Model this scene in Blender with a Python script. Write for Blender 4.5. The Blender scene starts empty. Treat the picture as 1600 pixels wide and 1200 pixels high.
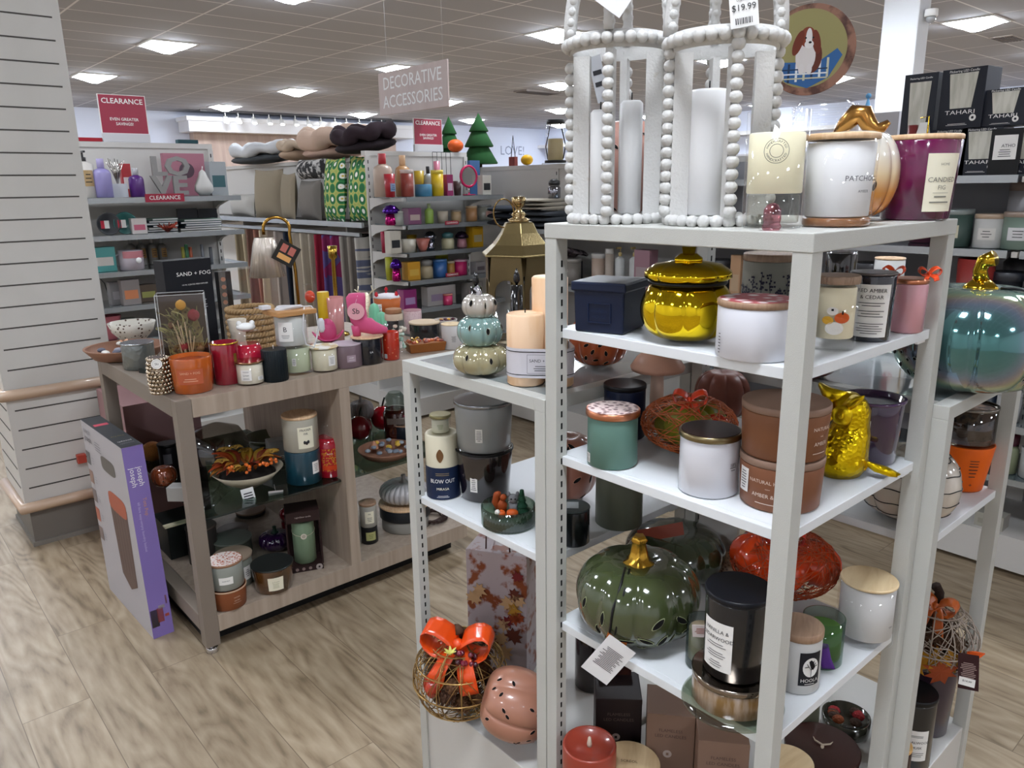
import bpy, math, random
from mathutils import Vector, Matrix, noise as mnoise
random.seed(7)
PI = math.pi
SC = bpy.context.scene
COL = SC.collection

# ------------------------------------------------------------------ camera (world X and Y run along the shop's aisles)
FPX, PITCH, ROLL, PHI, EYE = 1200.8, .253, .0155, 2.2886 - PI / 2, 1.5
_U = (math.cos(PHI), math.sin(PHI)); _V = (-math.sin(PHI), math.cos(PHI))
_c, _s, _cr, _sr = math.cos(PITCH), math.sin(PITCH), math.cos(ROLL), math.sin(ROLL)
def _store(r, y): return (r * _U[0] + y * _U[1], r * _V[0] + y * _V[1])
_rt = (_cr, 0, 0)
def _axis(x, y, d):
    "camera axes (x right, y up, d forward) into world"
    r = x * _cr + y * _sr; u = -x * _sr + y * _cr
    Y = d * _c + u * _s; Z = -d * _s + u * _c
    a, b = _store(r, Y); return Vector((a, b, Z))
cam = bpy.data.cameras.new('camera'); camo = bpy.data.objects.new('camera', cam); COL.objects.link(camo)
ax, ay, az = _axis(1, 0, 0), _axis(0, 1, 0), -_axis(0, 0, 1)
camo.matrix_world = Matrix(((ax[0], ay[0], az[0], 0), (ax[1], ay[1], az[1], 0), (ax[2], ay[2], az[2], EYE), (0, 0, 0, 1)))
cam.sensor_width = 36; cam.lens = 36 * FPX / 1600; cam.clip_start = .02; cam.clip_end = 100
SC.camera = camo

# ------------------------------------------------------------------ world, exposure
w = bpy.data.worlds.new('world'); SC.world = w; w.use_nodes = True
w.node_tree.nodes['Background'].inputs[0].default_value = (.9, .95, 1, 1)
w.node_tree.nodes['Background'].inputs[1].default_value = .5
SC.view_settings.view_transform = 'Standard'; SC.view_settings.look = 'None'
SC.view_settings.exposure = 0.72; SC.view_settings.gamma = 1; SC.view_settings.use_curve_mapping = False
try:
    SC.cycles.sample_clamp_indirect = 6; SC.cycles.max_bounces = 8; SC.cycles.transparent_max_bounces = 24
    SC.cycles.caustics_reflective = False; SC.cycles.caustics_refractive = False
except Exception: pass
LAMP = 42.0      # radiance of the ceiling troffers

# ------------------------------------------------------------------ where things stand: lines of sight met with shelves and fixture planes
def pr(p):
    ox = p[0] * _U[0] + p[1] * _V[0]; oy = p[0] * _U[1] + p[1] * _V[1]; oz = p[2] - EYE
    d = oy * _c - oz * _s; u = oy * _s + oz * _c
    return 800 + FPX * (ox * _cr - u * _sr) / d, 600 - FPX * (ox * _sr + u * _cr) / d, d
def on(px, py, axis, val):
    d = _axis((px - 800) / FPX, (600 - py) / FPX, 1); t = (val - (0, 0, EYE)[axis]) / d[axis]
    return Vector((d[0] * t, d[1] * t, EYE + d[2] * t))
def plc(px, w, yt, z, yb=None, X=None, Y=None, foot=1.):
    "a round thing standing at height z: base centre, radius, height, turn towards the aisle"
    if yb is not None:
        P = on(px, yb, 2, z); r = .03
        for _ in range(6):
            L = math.hypot(P[0], P[1]); C = Vector((P[0] * (1 + r * foot / L), P[1] * (1 + r * foot / L), z))
            r = w / 2 * pr((C[0], C[1], z))[2] / FPX
    else:
        yy = 300
        for _ in range(5):
            C = on(px, yy, 0 if X is not None else 1, X if X is not None else Y)
            yy = pr((C[0], C[1], z))[1]
        C = Vector((C[0], C[1], z)); r = w / 2 * pr(C)[2] / FPX
    lo, hi = z, z + 2
    for _ in range(40):
        m = (lo + hi) / 2
        if pr((C[0], C[1], m))[1] > yt: lo = m
        else: hi = m
    return C, r, lo - z, math.atan2(-C[1], -C[0])

# ------------------------------------------------------------------ materials
def C(h):
    h = h.lstrip('#'); o = []
    for i in (0, 2, 4):
        v = int(h[i:i + 2], 16) / 255; o.append(v / 12.92 if v <= .04045 else ((v + .055) / 1.055) ** 2.4)
    return (*o, 1)
MATS = {}
def _new(k):
    m = bpy.data.materials.new(k); m.use_nodes = True; MATS[k] = m
    return m, m.node_tree.nodes, m.node_tree.links, m.node_tree.nodes['Principled BSDF']
def _coords(n, l, sc):
    tc = n.new('ShaderNodeTexCoord'); mp = n.new('ShaderNodeMapping'); mp.inputs['Scale'].default_value = sc
    l.new(tc.outputs['Object'], mp.inputs[0]); return mp.outputs[0]
def mat(col, rough=.5, metal=0., coat=0., tr=0., emit=0., bump=None, mix=None, sub=0., key=None):
    """bump=(kind, scale, strength); mix=(kind, scale, colour2, lo, hi)"""
    k = key or f'{col}_{rough}_{metal}_{coat}_{tr}_{emit}_{bump}_{mix}_{sub}'
    if k in MATS: return MATS[k]
    m, n, l, b = _new(k)
    b.inputs['Base Color'].default_value = C(col); b.inputs['Roughness'].default_value = rough
    b.inputs['Metallic'].default_value = metal; b.inputs['Coat Weight'].default_value = coat; b.inputs['Coat Roughness'].default_value = .04
    b.inputs['Specular IOR Level'].default_value = .5 if coat or metal or rough < .3 else .28
    if sub: b.inputs['Subsurface Weight'].default_value = sub; b.inputs['Subsurface Radius'].default_value = (.01, .008, .006); b.inputs['Subsurface Scale'].default_value = 1
    if emit: b.inputs['Emission Color'].default_value = C(col); b.inputs['Emission Strength'].default_value = emit
    def tex(kind, sc):
        s3 = sc if isinstance(sc, tuple) else (sc, sc, sc)
        v = _coords(n, l, s3)
        if kind == 'noise':
            t = n.new('ShaderNodeTexNoise'); t.inputs['Scale'].default_value = 1; t.inputs['Detail'].default_value = 4; l.new(v, t.inputs['Vector']); return t.outputs['Fac']
        if kind == 'voronoi':
            t = n.new('ShaderNodeTexVoronoi'); t.inputs['Scale'].default_value = 1; l.new(v, t.inputs['Vector']); return t.outputs['Distance']
        if kind == 'cell':
            t = n.new('ShaderNodeTexVoronoi'); t.inputs['Scale'].default_value = 1; l.new(v, t.inputs['Vector'])
            s = n.new('ShaderNodeSeparateColor'); l.new(t.outputs['Color'], s.inputs[0]); return s.outputs[0]
        t = n.new('ShaderNodeTexWave'); t.inputs['Scale'].default_value = 1; t.inputs['Distortion'].default_value = 3; l.new(v, t.inputs['Vector']); return t.outputs['Fac']
    if bump:
        bn = n.new('ShaderNodeBump'); bn.inputs['Strength'].default_value = bump[2]; bn.inputs['Distance'].default_value = .002
        l.new(tex(bump[0], bump[1]), bn.inputs['Height']); l.new(bn.outputs[0], b.inputs['Normal'])
    if mix:
        r = n.new('ShaderNodeValToRGB'); r.color_ramp.elements[0].color = C(col); r.color_ramp.elements[1].color = C(mix[2])
        r.color_ramp.elements[0].position = mix[3]; r.color_ramp.elements[1].position = mix[4]
        l.new(tex(mix[0], mix[1]), r.inputs[0]); l.new(r.outputs[0], b.inputs['Base Color'])
    return m
def glass(col='#ffffff', dens=.12, key=None):
    "thin clear glass: see-through with a mirror-like sheen"
    k = f'glass_{col}_{dens}'
    if k in MATS: return MATS[k]
    m, n, l, b = _new(k); n.remove(b)
    t = n.new('ShaderNodeBsdfTransparent'); t.inputs[0].default_value = C(col)
    g = n.new('ShaderNodeBsdfGlossy'); g.inputs['Roughness'].default_value = .03; g.inputs[0].default_value = (.95, .97, 1, 1)
    f = n.new('ShaderNodeLayerWeight'); f.inputs[0].default_value = .35
    pw_ = n.new('ShaderNodeMath'); pw_.operation = 'POWER'; pw_.inputs[1].default_value = 3; l.new(f.outputs['Facing'], pw_.inputs[0])
    a = n.new('ShaderNodeMath'); a.operation = 'MULTIPLY_ADD'; a.inputs[1].default_value = .5; a.inputs[2].default_value = dens * .3; a.use_clamp = True
    x = n.new('ShaderNodeMixShader'); l.new(pw_.outputs[0], a.inputs[0]); l.new(a.outputs[0], x.inputs[0])
    l.new(t.outputs[0], x.inputs[1]); l.new(g.outputs[0], x.inputs[2]); l.new(x.outputs[0], n['Material Output'].inputs[0])
    return m
def ramp(fac, n, l, stops, interp='LINEAR'):
    r = n.new('ShaderNodeValToRGB'); cr = r.color_ramp; cr.interpolation = interp
    while len(cr.elements) < len(stops): cr.elements.new(.5)
    for e, (p, c) in zip(cr.elements, stops): e.position = p; e.color = C(c)
    l.new(fac, r.inputs[0]); return r.outputs[0]
def zgrad(key, z0, z1, stops, rough=.2, metal=0., coat=0., wob=0.):
    "paint that changes colour with height (dip-glazed ceramic, ombre glass)"
    if key in MATS: return MATS[key]
    m, n, l, b = _new(key); b.inputs['Roughness'].default_value = rough; b.inputs['Metallic'].default_value = metal; b.inputs['Coat Weight'].default_value = coat
    tc = n.new('ShaderNodeTexCoord'); s = n.new('ShaderNodeSeparateXYZ'); l.new(tc.outputs['Object'], s.inputs[0])
    mr = n.new('ShaderNodeMapRange'); mr.inputs[1].default_value = z0; mr.inputs[2].default_value = z1; l.new(s.outputs[2], mr.inputs[0])
    l.new(ramp(mr.outputs[0], n, l, stops), b.inputs['Base Color']); return m
def wood(key, c1, c2, scale=(14, 90, 14), rough=.5, axis=None):
    if key in MATS: return MATS[key]
    m, n, l, b = _new(key); b.inputs['Roughness'].default_value = rough
    v = _coords(n, l, scale)
    t = n.new('ShaderNodeTexNoise'); t.inputs['Scale'].default_value = 1; t.inputs['Detail'].default_value = 6; t.inputs['Distortion'].default_value = .6
    l.new(v, t.inputs['Vector']); l.new(ramp(t.outputs['Fac'], n, l, [(.3, c1), (.7, c2)]), b.inputs['Base Color'])
    return m
def floor_mat():
    m, n, l, b = _new('floor_planks'); b.inputs['Roughness'].default_value = .42
    tc = n.new('ShaderNodeTexCoord')
    mp = n.new('ShaderNodeMapping'); mp.inputs['Rotation'].default_value = (0, 0, PI / 2); l.new(tc.outputs['Object'], mp.inputs[0])
    br = n.new('ShaderNodeTexBrick'); br.inputs['Scale'].default_value = 1; br.inputs['Brick Width'].default_value = 1.2; br.inputs['Row Height'].default_value = .18
    br.inputs['Mortar Size'].default_value = .0012; br.inputs['Color1'].default_value = (.1, .1, .1, 1); br.inputs['Color2'].default_value = (.9, .9, .9, 1); br.inputs['Mortar'].default_value = (0, 0, 0, 1)
    br.offset = .37; l.new(mp.outputs[0], br.inputs['Vector'])
    # offset the grain from plank to plank
    ad = n.new('ShaderNodeVectorMath'); ad.operation = 'MULTIPLY_ADD'; ad.inputs[1].default_value = (7, 5, 3); l.new(br.outputs['Color'], ad.inputs[0]); l.new(mp.outputs[0], ad.inputs[2])
    sc = n.new('ShaderNodeVectorMath'); sc.operation = 'MULTIPLY'; sc.inputs[1].default_value = (1.3, 7, 1); l.new(ad.outputs[0], sc.inputs[0])
    big = n.new('ShaderNodeTexNoise'); big.inputs['Scale'].default_value = .9; big.inputs['Detail'].default_value = 1.5; l.new(sc.outputs[0], big.inputs['Vector'])
    mu = n.new('ShaderNodeMath'); mu.operation = 'MULTIPLY'; mu.inputs[1].default_value = 15; l.new(big.outputs['Fac'], mu.inputs[0])
    pp = n.new('ShaderNodeMath'); pp.operation = 'PINGPONG'; pp.inputs[1].default_value = .5; l.new(mu.outputs[0], pp.inputs[0])
    fine = n.new('ShaderNodeTexNoise'); fine.inputs['Scale'].default_value = 6; fine.inputs['Detail'].default_value = 6
    s2 = n.new('ShaderNodeVectorMath'); s2.operation = 'MULTIPLY'; s2.inputs[1].default_value = (1, 5, 1); l.new(ad.outputs[0], s2.inputs[0]); l.new(s2.outputs[0], fine.inputs['Vector'])
    mx = n.new('ShaderNodeMath'); mx.operation = 'MULTIPLY_ADD'; mx.inputs[1].default_value = .5; l.new(pp.outputs[0], mx.inputs[0])
    m3 = n.new('ShaderNodeMath'); m3.operation = 'MULTIPLY'; m3.inputs[1].default_value = 1.15; l.new(fine.outputs['Fac'], m3.inputs[0]); l.new(m3.outputs[0], mx.inputs[2])
    col = ramp(mx.outputs[0], n, l, [(.35, '#6a5a45'), (.6, '#8f7d65'), (.95, '#a6957d')])
    sp = n.new('ShaderNodeSeparateColor'); l.new(br.outputs['Color'], sp.inputs[0])
    hs = n.new('ShaderNodeHueSaturation'); l.new(col, hs.inputs['Color'])
    mr = n.new('ShaderNodeMapRange'); mr.inputs[3].default_value = .88; mr.inputs[4].default_value = 1.08; l.new(sp.outputs[0], mr.inputs[0]); l.new(mr.outputs[0], hs.inputs['Value'])
    mm = n.new('ShaderNodeMix'); mm.data_type = 'RGBA'; l.new(br.outputs['Fac'], mm.inputs[0]); l.new(hs.outputs[0], mm.inputs[6]); mm.inputs[7].default_value = C('#6c5c49'); l.new(mm.outputs[2], b.inputs['Base Color'])
    return m
def ceiling_mat():
    m, n, l, b = _new('ceiling_tiles'); b.inputs['Roughness'].default_value = .9
    tc = n.new('ShaderNodeTexCoord'); mp = n.new('ShaderNodeMapping'); mp.inputs['Location'].default_value = (.3 - 3.9, .3 - 4.0, 0); l.new(tc.outputs['Object'], mp.inputs[0])
    br = n.new('ShaderNodeTexBrick'); br.offset = 0; br.inputs['Scale'].default_value = 1; br.inputs['Brick Width'].default_value = 3.7 / 3; br.inputs['Row Height'].default_value = 3.7 / 6
    br.inputs['Mortar Size'].default_value = .012; br.inputs['Mortar Smooth'].default_value = 0; l.new(mp.outputs[0], br.inputs['Vector'])
    for s, c in (('Color1', '#9e9fa6'), ('Color2', '#a3a4ab'), ('Mortar', '#dcdcdd')): br.inputs[s].default_value = C(c)
    l.new(br.outputs['Color'], b.inputs['Base Color']); return m
def daisy_mat():
    m, n, l, b = _new('daisy_fabric'); b.inputs['Roughness'].default_value = .8
    v = _coords(n, l, (1, 13, 13)); t = n.new('ShaderNodeTexVoronoi'); t.inputs['Randomness'].default_value = .25; t.inputs['Scale'].default_value = 1; l.new(v, t.inputs['Vector'])
    l.new(ramp(t.outputs['Distance'], n, l, [(0, '#d9b52a'), (.07, '#d9b52a'), (.08, '#f4f4ea'), (.2, '#f0f0e4'), (.24, '#1e6a3a'), (.42, '#2f8a48'), (.5, '#b9b765'), (.62, '#9fb35a')], 'CONSTANT'), b.inputs['Base Color']); return m

WHITE_PAINT = mat('#bcbcb6', .45, bump=('noise', 900, .35), key='white_powder_coat')
SHELF_WHITE = mat('#dfe2e4', .38, key='white_shelf')
BLACK = mat('#0c0c0e', .4, key='black'); INK = mat('#26262a', .6, key='ink'); WHITE = mat('#e8e8e6', .4, key='white'); PAPER = mat('#e4e2de', .6, key='paper')
CREAM = mat('#e6dcbc', .45, sub=.0, key='cream_wax'); GOLD = mat('#dcb03c', .22, 1, key='gold'); COPPER = mat('#c98565', .28, 1, key='copper'); CHROME = mat('#d8d8dc', .12, 1, key='chrome'); GREYMETAL = mat('#9a9894', .35, 1, key='grey_metal')
BRONZE_LID = mat('#8a7c5c', .3, 1, key='bronze_lid')
LIDWOOD = wood('lid_wood', '#c9a27a', '#e3c4a0', (20, 120, 20)); LIDOAK = wood('lid_oak', '#8e6f58', '#a98a70', (20, 140, 20)); LIDPALE = wood('lid_pale', '#d3b68a', '#e6cfa6', (10, 60, 10))
CLEAR = glass('#ffffff', .1); SMOKE = glass('#b8c2bd', .2); GREENGLASS = glass('#c5d8cc', .15)
HOLE_SHADE = mat('#060505', .9, key='hole_shade')  # black patch colour, painted shade for the inside of pumpkin cut-outs

# ------------------------------------------------------------------ mesh builder
class MB:
    def __init__(s): s.v = []; s.f = []; s.m = []; s.sm = []; s.mats = []; s.M = Matrix.Identity(4)
    def mi(s, m):
        if m not in s.mats: s.mats.append(m)
        return s.mats.index(m)
    def add(s, vs, fs, m, smooth=False):
        o = len(s.v); s.v += [tuple(s.M @ Vector(p)) for p in vs]; i = s.mi(m)
        for f in fs: s.f.append(tuple(o + k for k in f)); s.m.append(i); s.sm.append(smooth)
        return s
    def box(s, x0, x1, y0, y1, z0, z1, m):
        return s.add([(x, y, z) for z in (z0, z1) for y in (y0, y1) for x in (x0, x1)], [(0, 2, 3, 1), (4, 5, 7, 6), (0, 1, 5, 4), (2, 6, 7, 3), (0, 4, 6, 2), (1, 3, 7, 5)], m)
    def hexa(s, p, m): return s.add(p, [(0, 3, 2, 1), (4, 5, 6, 7), (0, 1, 5, 4), (1, 2, 6, 5), (2, 3, 7, 6), (3, 0, 4, 7)], m)
    def lathe(s, prof, m, n=40, mod=None, cap=True, c=(0, 0, 0), smooth=True):
        vs = []
        for r, z in prof:
            for k in range(n):
                a = 2 * PI * k / n; q = r * (mod(a, z) if mod else 1); vs.append((c[0] + q * math.cos(a), c[1] + q * math.sin(a), c[2] + z))
        fs = [(i * n + k, i * n + (k + 1) % n, (i + 1) * n + (k + 1) % n, (i + 1) * n + k) for i in range(len(prof) - 1) for k in range(n)]
        s.add(vs, fs, m, smooth)
        if cap:
            o = len(s.v) - len(vs); i = s.mi(m); L = len(prof)
            s.f.append(tuple(o + k for k in range(n - 1, -1, -1))); s.f.append(tuple(o + (L - 1) * n + k for k in range(n))); s.m += [i, i]; s.sm += [False, False]
        return s
    def cyl(s, r, z0, z1, m, n=40, c=(0, 0, 0), r2=None, bev=.0015):
        r2 = r if r2 is None else r2; b = min(bev, r * .3, (z1 - z0) * .3)
        return s.lathe([(r - b, z0), (r, z0 + b), (r2, z1 - b), (r2 - b, z1)], m, n, c=c)
    def cup(s, r, h, t, m, n=40, r2=None, base=.006, c=(0, 0, 0)):
        "open vessel with walls and a floor"
        r2 = r2 or r
        return s.lathe([(r * .93, 0), (r, .004), (r2, h), (r2 - t, h), (r - t, base), (.0005, base)], m, n, cap=False, c=c).lathe([(.0005, 0), (r * .93, 0)], m, n, cap=False, c=c)
    def tube(s, pts, r, m, n=6, closed=False):
        pts = [Vector(p) for p in pts]; L = len(pts); vs = []; up = Vector((0, 0, 1)); pn = None
        for i, p in enumerate(pts):
            a = pts[(i - 1) % L] if closed or i else p; b = pts[(i + 1) % L] if closed or i < L - 1 else p
            t = (b - a).normalized()
            if pn is None: pn = t.orthogonal().normalized()
            pn = (pn - t * pn.dot(t)); pn = pn.normalized() if pn.length > 1e-6 else t.orthogonal().normalized()
            bn = t.cross(pn); rr = r[i] if isinstance(r, (list, tuple)) else r
            for k in range(n): q = 2 * PI * k / n; vs.append(p + (pn * math.cos(q) + bn * math.sin(q)) * rr)
        R = L if closed else L - 1
        fs = [(i * n + k, i * n + (k + 1) % n, ((i + 1) % L) * n + (k + 1) % n, ((i + 1) % L) * n + k) for i in range(R) for k in range(n)]
        if not closed: fs += [tuple(range(n - 1, -1, -1)), tuple((L - 1) * n + k for k in range(n))]
        return s.add(vs, fs, m, True)
    def ell(s, c, r, m, n=16, k=10, mod=None):
        rx, ry, rz = r if isinstance(r, (tuple, list)) else (r, r, r); vs = [(c[0], c[1], c[2] - rz)]
        for i in range(1, k):
            t = -PI / 2 + PI * i / k
            for j in range(n):
                a = 2 * PI * j / n; q = mod(a, t) if mod else 1
                vs.append((c[0] + rx * q * math.cos(t) * math.cos(a), c[1] + ry * q * math.cos(t) * math.sin(a), c[2] + rz * q * math.sin(t)))
        vs.append((c[0], c[1], c[2] + rz)); T = len(vs) - 1
        fs = [(0, 1 + (j + 1) % n, 1 + j) for j in range(n)] + [(T, 1 + (k - 2) * n + j, 1 + (k - 2) * n + (j + 1) % n) for j in range(n)]
        fs += [(1 + i * n + j, 1 + i * n + (j + 1) % n, 1 + (i + 1) * n + (j + 1) % n, 1 + (i + 1) * n + j) for i in range(k - 2) for j in range(n)]
        return s.add(vs, fs, m, True)
    def loft(s, secs, m, n=20, cap=True):
        "secs: (centre, u half-axis vector, v half-axis vector)"
        vs = []
        for c, u, v in secs:
            c, u, v = Vector(c), Vector(u), Vector(v)
            for k in range(n): a = 2 * PI * k / n; vs.append(c + u * math.cos(a) + v * math.sin(a))
        fs = [(i * n + k, i * n + (k + 1) % n, (i + 1) * n + (k + 1) % n, (i + 1) * n + k) for i in range(len(secs) - 1) for k in range(n)]
        if cap: fs += [tuple(range(n - 1, -1, -1)), tuple((len(secs) - 1) * n + k for k in range(n))]
        return s.add(vs, fs, m, True)
    def grid(s, fn, nu, nv, m, t=0., smooth=True):
        "a sheet fn(u,v)->point, with thickness t"
        P = [[Vector(fn(i / nu, j / nv)) for j in range(nv + 1)] for i in range(nu + 1)]; vs = [p for r in P for p in r]; W = nv + 1
        fs = [(i * W + j, (i + 1) * W + j, (i + 1) * W + j + 1, i * W + j + 1) for i in range(nu) for j in range(nv)]
        if t:
            nn = []
            for i in range(nu + 1):
                for j in range(nv + 1):
                    a = P[min(i + 1, nu)][j] - P[max(i - 1, 0)][j]; b = P[i][min(j + 1, nv)] - P[i][max(j - 1, 0)]; q = a.cross(b); nn.append(q.normalized() if q.length else Vector((0, 0, 1)))
            o = len(vs); vs = vs + [p - k * t for p, k in zip(vs[:o], nn)]; fs += [tuple(o + k for k in reversed(f)) for f in fs[:]]
            e = [(i * W, (i + 1) * W) for i in range(nu)] + [((i + 1) * W + nv, i * W + nv) for i in range(nu)] + [(j + 1, j) for j in range(nv)] + [(nu * W + j, nu * W + j + 1) for j in range(nv)]
            fs += [(b, a, a + o, b + o) for a, b in e]
        return s.add(vs, fs, m, smooth)
    def poly(s, pts, t, m, M=None):
        "flat outline in local XY, extruded by t along Z"
        o = s.M
        if M is not None: s.M = s.M @ M
        n = len(pts); s.add([(x, y, 0) for x, y in pts] + [(x, y, t) for x, y in pts], [tuple(range(n - 1, -1, -1)), tuple(range(n, 2 * n))] + [(i, (i + 1) % n, n + (i + 1) % n, n + i) for i in range(n)], m)
        s.M = o; return s
    def build(s, name, parent=None, bevel=0.):
        me = bpy.data.meshes.new(name); me.from_pydata(s.v, [], s.f)
        for m in s.mats: me.materials.append(m)
        me.polygons.foreach_set('material_index', s.m); me.polygons.foreach_set('use_smooth', s.sm); me.update()
        o = bpy.data.objects.new(name, me); COL.objects.link(o); o.parent = parent
        if bevel:
            b = o.modifiers.new('bevel', 'BEVEL'); b.width = bevel; b.segments = 2; b.limit_method = 'ANGLE'; b.angle_limit = .6
        return o
_TX = {}
def glyphs(t, size, font_w=0.):
    k = (t, font_w)
    if k not in _TX:
        c = bpy.data.curves.new('lettering', 'FONT'); c.body = t; c.size = 1; c.align_x = 'CENTER'; c.align_y = 'CENTER'; c.resolution_u = 2; c.offset = font_w
        o = bpy.data.objects.new('lettering', c); COL.objects.link(o); dg = bpy.context.evaluated_depsgraph_get(); me = bpy.data.meshes.new_from_object(o.evaluated_get(dg))
        _TX[k] = ([tuple(v.co) for v in me.vertices], [tuple(p.vertices) for p in me.polygons]); bpy.data.objects.remove(o); bpy.data.curves.remove(c); bpy.data.meshes.remove(me)
    v, f = _TX[k]; return [(x * size, y * size) for x, y, _ in v], f
def ftext(mb, t, size, m, M, w=0., sx=1.):
    "letters on a plane: M maps local XY; lifted a hair along local Z"
    v, f = glyphs(t, size, w); o = mb.M; mb.M = mb.M @ M; mb.add([(x * sx, y, .0006) for x, y in v], f, m); mb.M = o
def flines(mb, w, h, n, m, M, seed=0, th=.28):
    rn = random.Random(seed); o = mb.M; mb.M = mb.M @ M
    for i in range(n):
        y = h / 2 - h * (i + .5) / n; q = w * rn.uniform(.55, 1) / 2; d = h / n * th
        mb.add([(-q, y - d, .0006), (q, y - d, .0006), (q, y + d, .0006), (-q, y + d, .0006)], [(0, 1, 2, 3)], m)
    mb.M = o
def wpatch(mb, R, a0, zc, w, h, m, eps=.0005, slope=0.):
    k = max(3, int(w / R / .12)); P = []
    for i in range(k + 1):
        a = a0 + (i / k - .5) * w / R
        for z in (zc - h / 2, zc + h / 2): q = R + eps + slope * (z - zc); P.append((q * math.cos(a), q * math.sin(a), z))
    mb.add(P, [(2 * i, 2 * i + 2, 2 * i + 3, 2 * i + 1) for i in range(k)], m, True)
def wtext(mb, t, size, R, a0, zc, m, eps=.0010, w=0., slope=0., sx=1.):
    v, f = glyphs(t, size, w); mb.add([((R + eps + slope * y) * math.cos(a0 + x * sx / R), (R + eps + slope * y) * math.sin(a0 + x * sx / R), zc + y) for x, y in v], f, m)
def wlines(mb, R, a0, zc, w, h, n, m, seed=0, eps=.0010, slope=0., th=.25):
    rn = random.Random(seed)
    for i in range(n):
        z = zc + h / 2 - h * (i + .5) / n; wpatch(mb, R + slope * (z - zc), a0, z, w * rn.uniform(.5, 1), h / n * th, m, eps)
def FM(o, right, up):
    "matrix with local X=right, local Y=up, at o"
    r = Vector(right).normalized(); u = Vector(up).normalized(); n = r.cross(u); o = Vector(o)
    return Matrix(((r[0], u[0], n[0], o[0]), (r[1], u[1], n[1], o[1]), (r[2], u[2], n[2], o[2]), (0, 0, 0, 1)))
# ------------------------------------------------------------------ things
def thing(name, label, cat, loc=(0, 0, 0), rz=0., group=None, tilt=None):
    o = bpy.data.objects.new(name, None); COL.objects.link(o); o.location = loc; o.rotation_euler = (tilt[0] if tilt else 0, tilt[1] if tilt else 0, rz)
    o.empty_display_size = .05; return tag(o, label, cat, group)
def tag(o, label, cat, group=None):
    o['label'] = label; o['category'] = cat
    if group: o['group'] = group
    return o
def struct(name, mb, bevel=0):
    o = mb.build(name, None, bevel); o['kind'] = 'structure'; return o
def single(name, mb, label, cat, loc=(0, 0, 0), rz=0, group=None, bevel=0, tilt=None):
    o = mb.build(name, None, bevel); o.location = loc; o.rotation_euler = (tilt[0] if tilt else 0, tilt[1] if tilt else 0, rz); return tag(o, label, cat, group)

# ================================================================== the room
CEIL = 3.4
WX0, WX1, WY0, WY1 = -5.0, 19.8, -5.5, 20.7
struct('floor', MB().add([(WX0, WY0, 0), (WX1, WY0, 0), (WX1, WY1, 0), (WX0, WY1, 0), (WX0, WY0, -.1), (WX1, WY0, -.1), (WX1, WY1, -.1), (WX0, WY1, -.1)],
    [(0, 1, 2, 3), (4, 7, 6, 5), (0, 4, 5, 1), (1, 5, 6, 2), (2, 6, 7, 3), (3, 7, 4, 0)], floor_mat()))
struct('ceiling', MB().box(WX0, WX1, WY0, WY1, CEIL, CEIL + .1, ceiling_mat()))
WALLP = mat('#d5dbea', .8, key='pale_wall'); WALLW = mat('#d9d6d6', .8, key='white_wall')
struct('wall_back', MB().box(WX0, WX1, WY1, WY1 + .1, 0, CEIL, WALLP))
struct('wall_right', MB().box(WX1, WX1 + .1, WY0, WY1, 0, CEIL, WALLP))
struct('wall_left', MB().box(WX0 - .1, WX0, WY0, WY1, 0, CEIL, WALLW))
struct('wall_front', MB().box(WX0, WX1, WY0 - .1, WY0, 0, CEIL, WALLW))
# wood-look feature panel with a soffit on the back wall
PX0 = on(300, 190, 1, WY1 - .3)[0]; PX1 = on(600, 215, 1, WY1 - .3)[0] + .4
PANELWOOD = wood('panel_wood', '#a58f84', '#b9a498', (9, 9, .6), .6)
struct('trim_panel', MB().box(PX0, PX1, WY1 - .3, WY1 - .02, 0, 2.95, PANELWOOD))
struct('trim_soffit', MB().box(PX0 - .25, PX1 + .5, WY1 - .75, WY1 - .02, 2.9, 3.17, mat('#dcdcdf', .6)).box(PX0 - .3, PX1 + .5, WY1 - .8, WY1 - .02, 3.15, 3.25, mat('#e4e4e6', .6)))
struct('trim_crown', MB().box(WX1 - .35, WX1, WY0, WY1, 2.75, 2.85, mat('#e2e2e2', .6)).box(WX1 - .15, WX1, WY0, WY1, 2.2, 2.25, mat('#bcbcc0', .6)))
# track lights in front of the soffit
TRY = WY1 - 1.0
tr = thing('track_light_rail', 'dark ceiling track carrying a row of white spotlights before the wood panel', 'track', (0, TRY, 0))
MB().box(on(345, 180, 1, TRY)[0] - .5, on(598, 200, 1, TRY)[0] + .3, -.02, .02, CEIL - .05, CEIL - .001, mat('#4c4a4c', .5)).build('rail', tr)
spx = [353, 373, 397, 421, 440, 462, 482, 502, 524, 542, 562, 581, 597]
for i, p in enumerate(spx):
    P = on(p, 190 + i, 1, TRY); t = thing('track_spotlight', ('first second third fourth fifth sixth seventh eighth ninth tenth eleventh twelfth last'.split()[i]) + ' small white spotlight from the left on the far ceiling track', 'spotlight', (P[0], TRY, CEIL - .05), 0, 'white spotlights along the far ceiling track')
    MB().cyl(.012, -.12, 0, WHITE, 10).build('stem', t); MB().loft([((0, 0, -.1), (.05, 0, 0), (0, .04, .03)), ((-.02, -.08, -.2), (.07, 0, 0), (0, .05, .04)), ((-.03, -.12, -.24), (.075, 0, 0), (0, .055, .045))], WHITE, 14).build('lamp_head', t)
    MB().ell((-.032, -.125, -.245), (.06, .045, .03), mat('#ffffff', .5, emit=6, key='spot_glow'), 12, 6).build('bulb', t)

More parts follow.
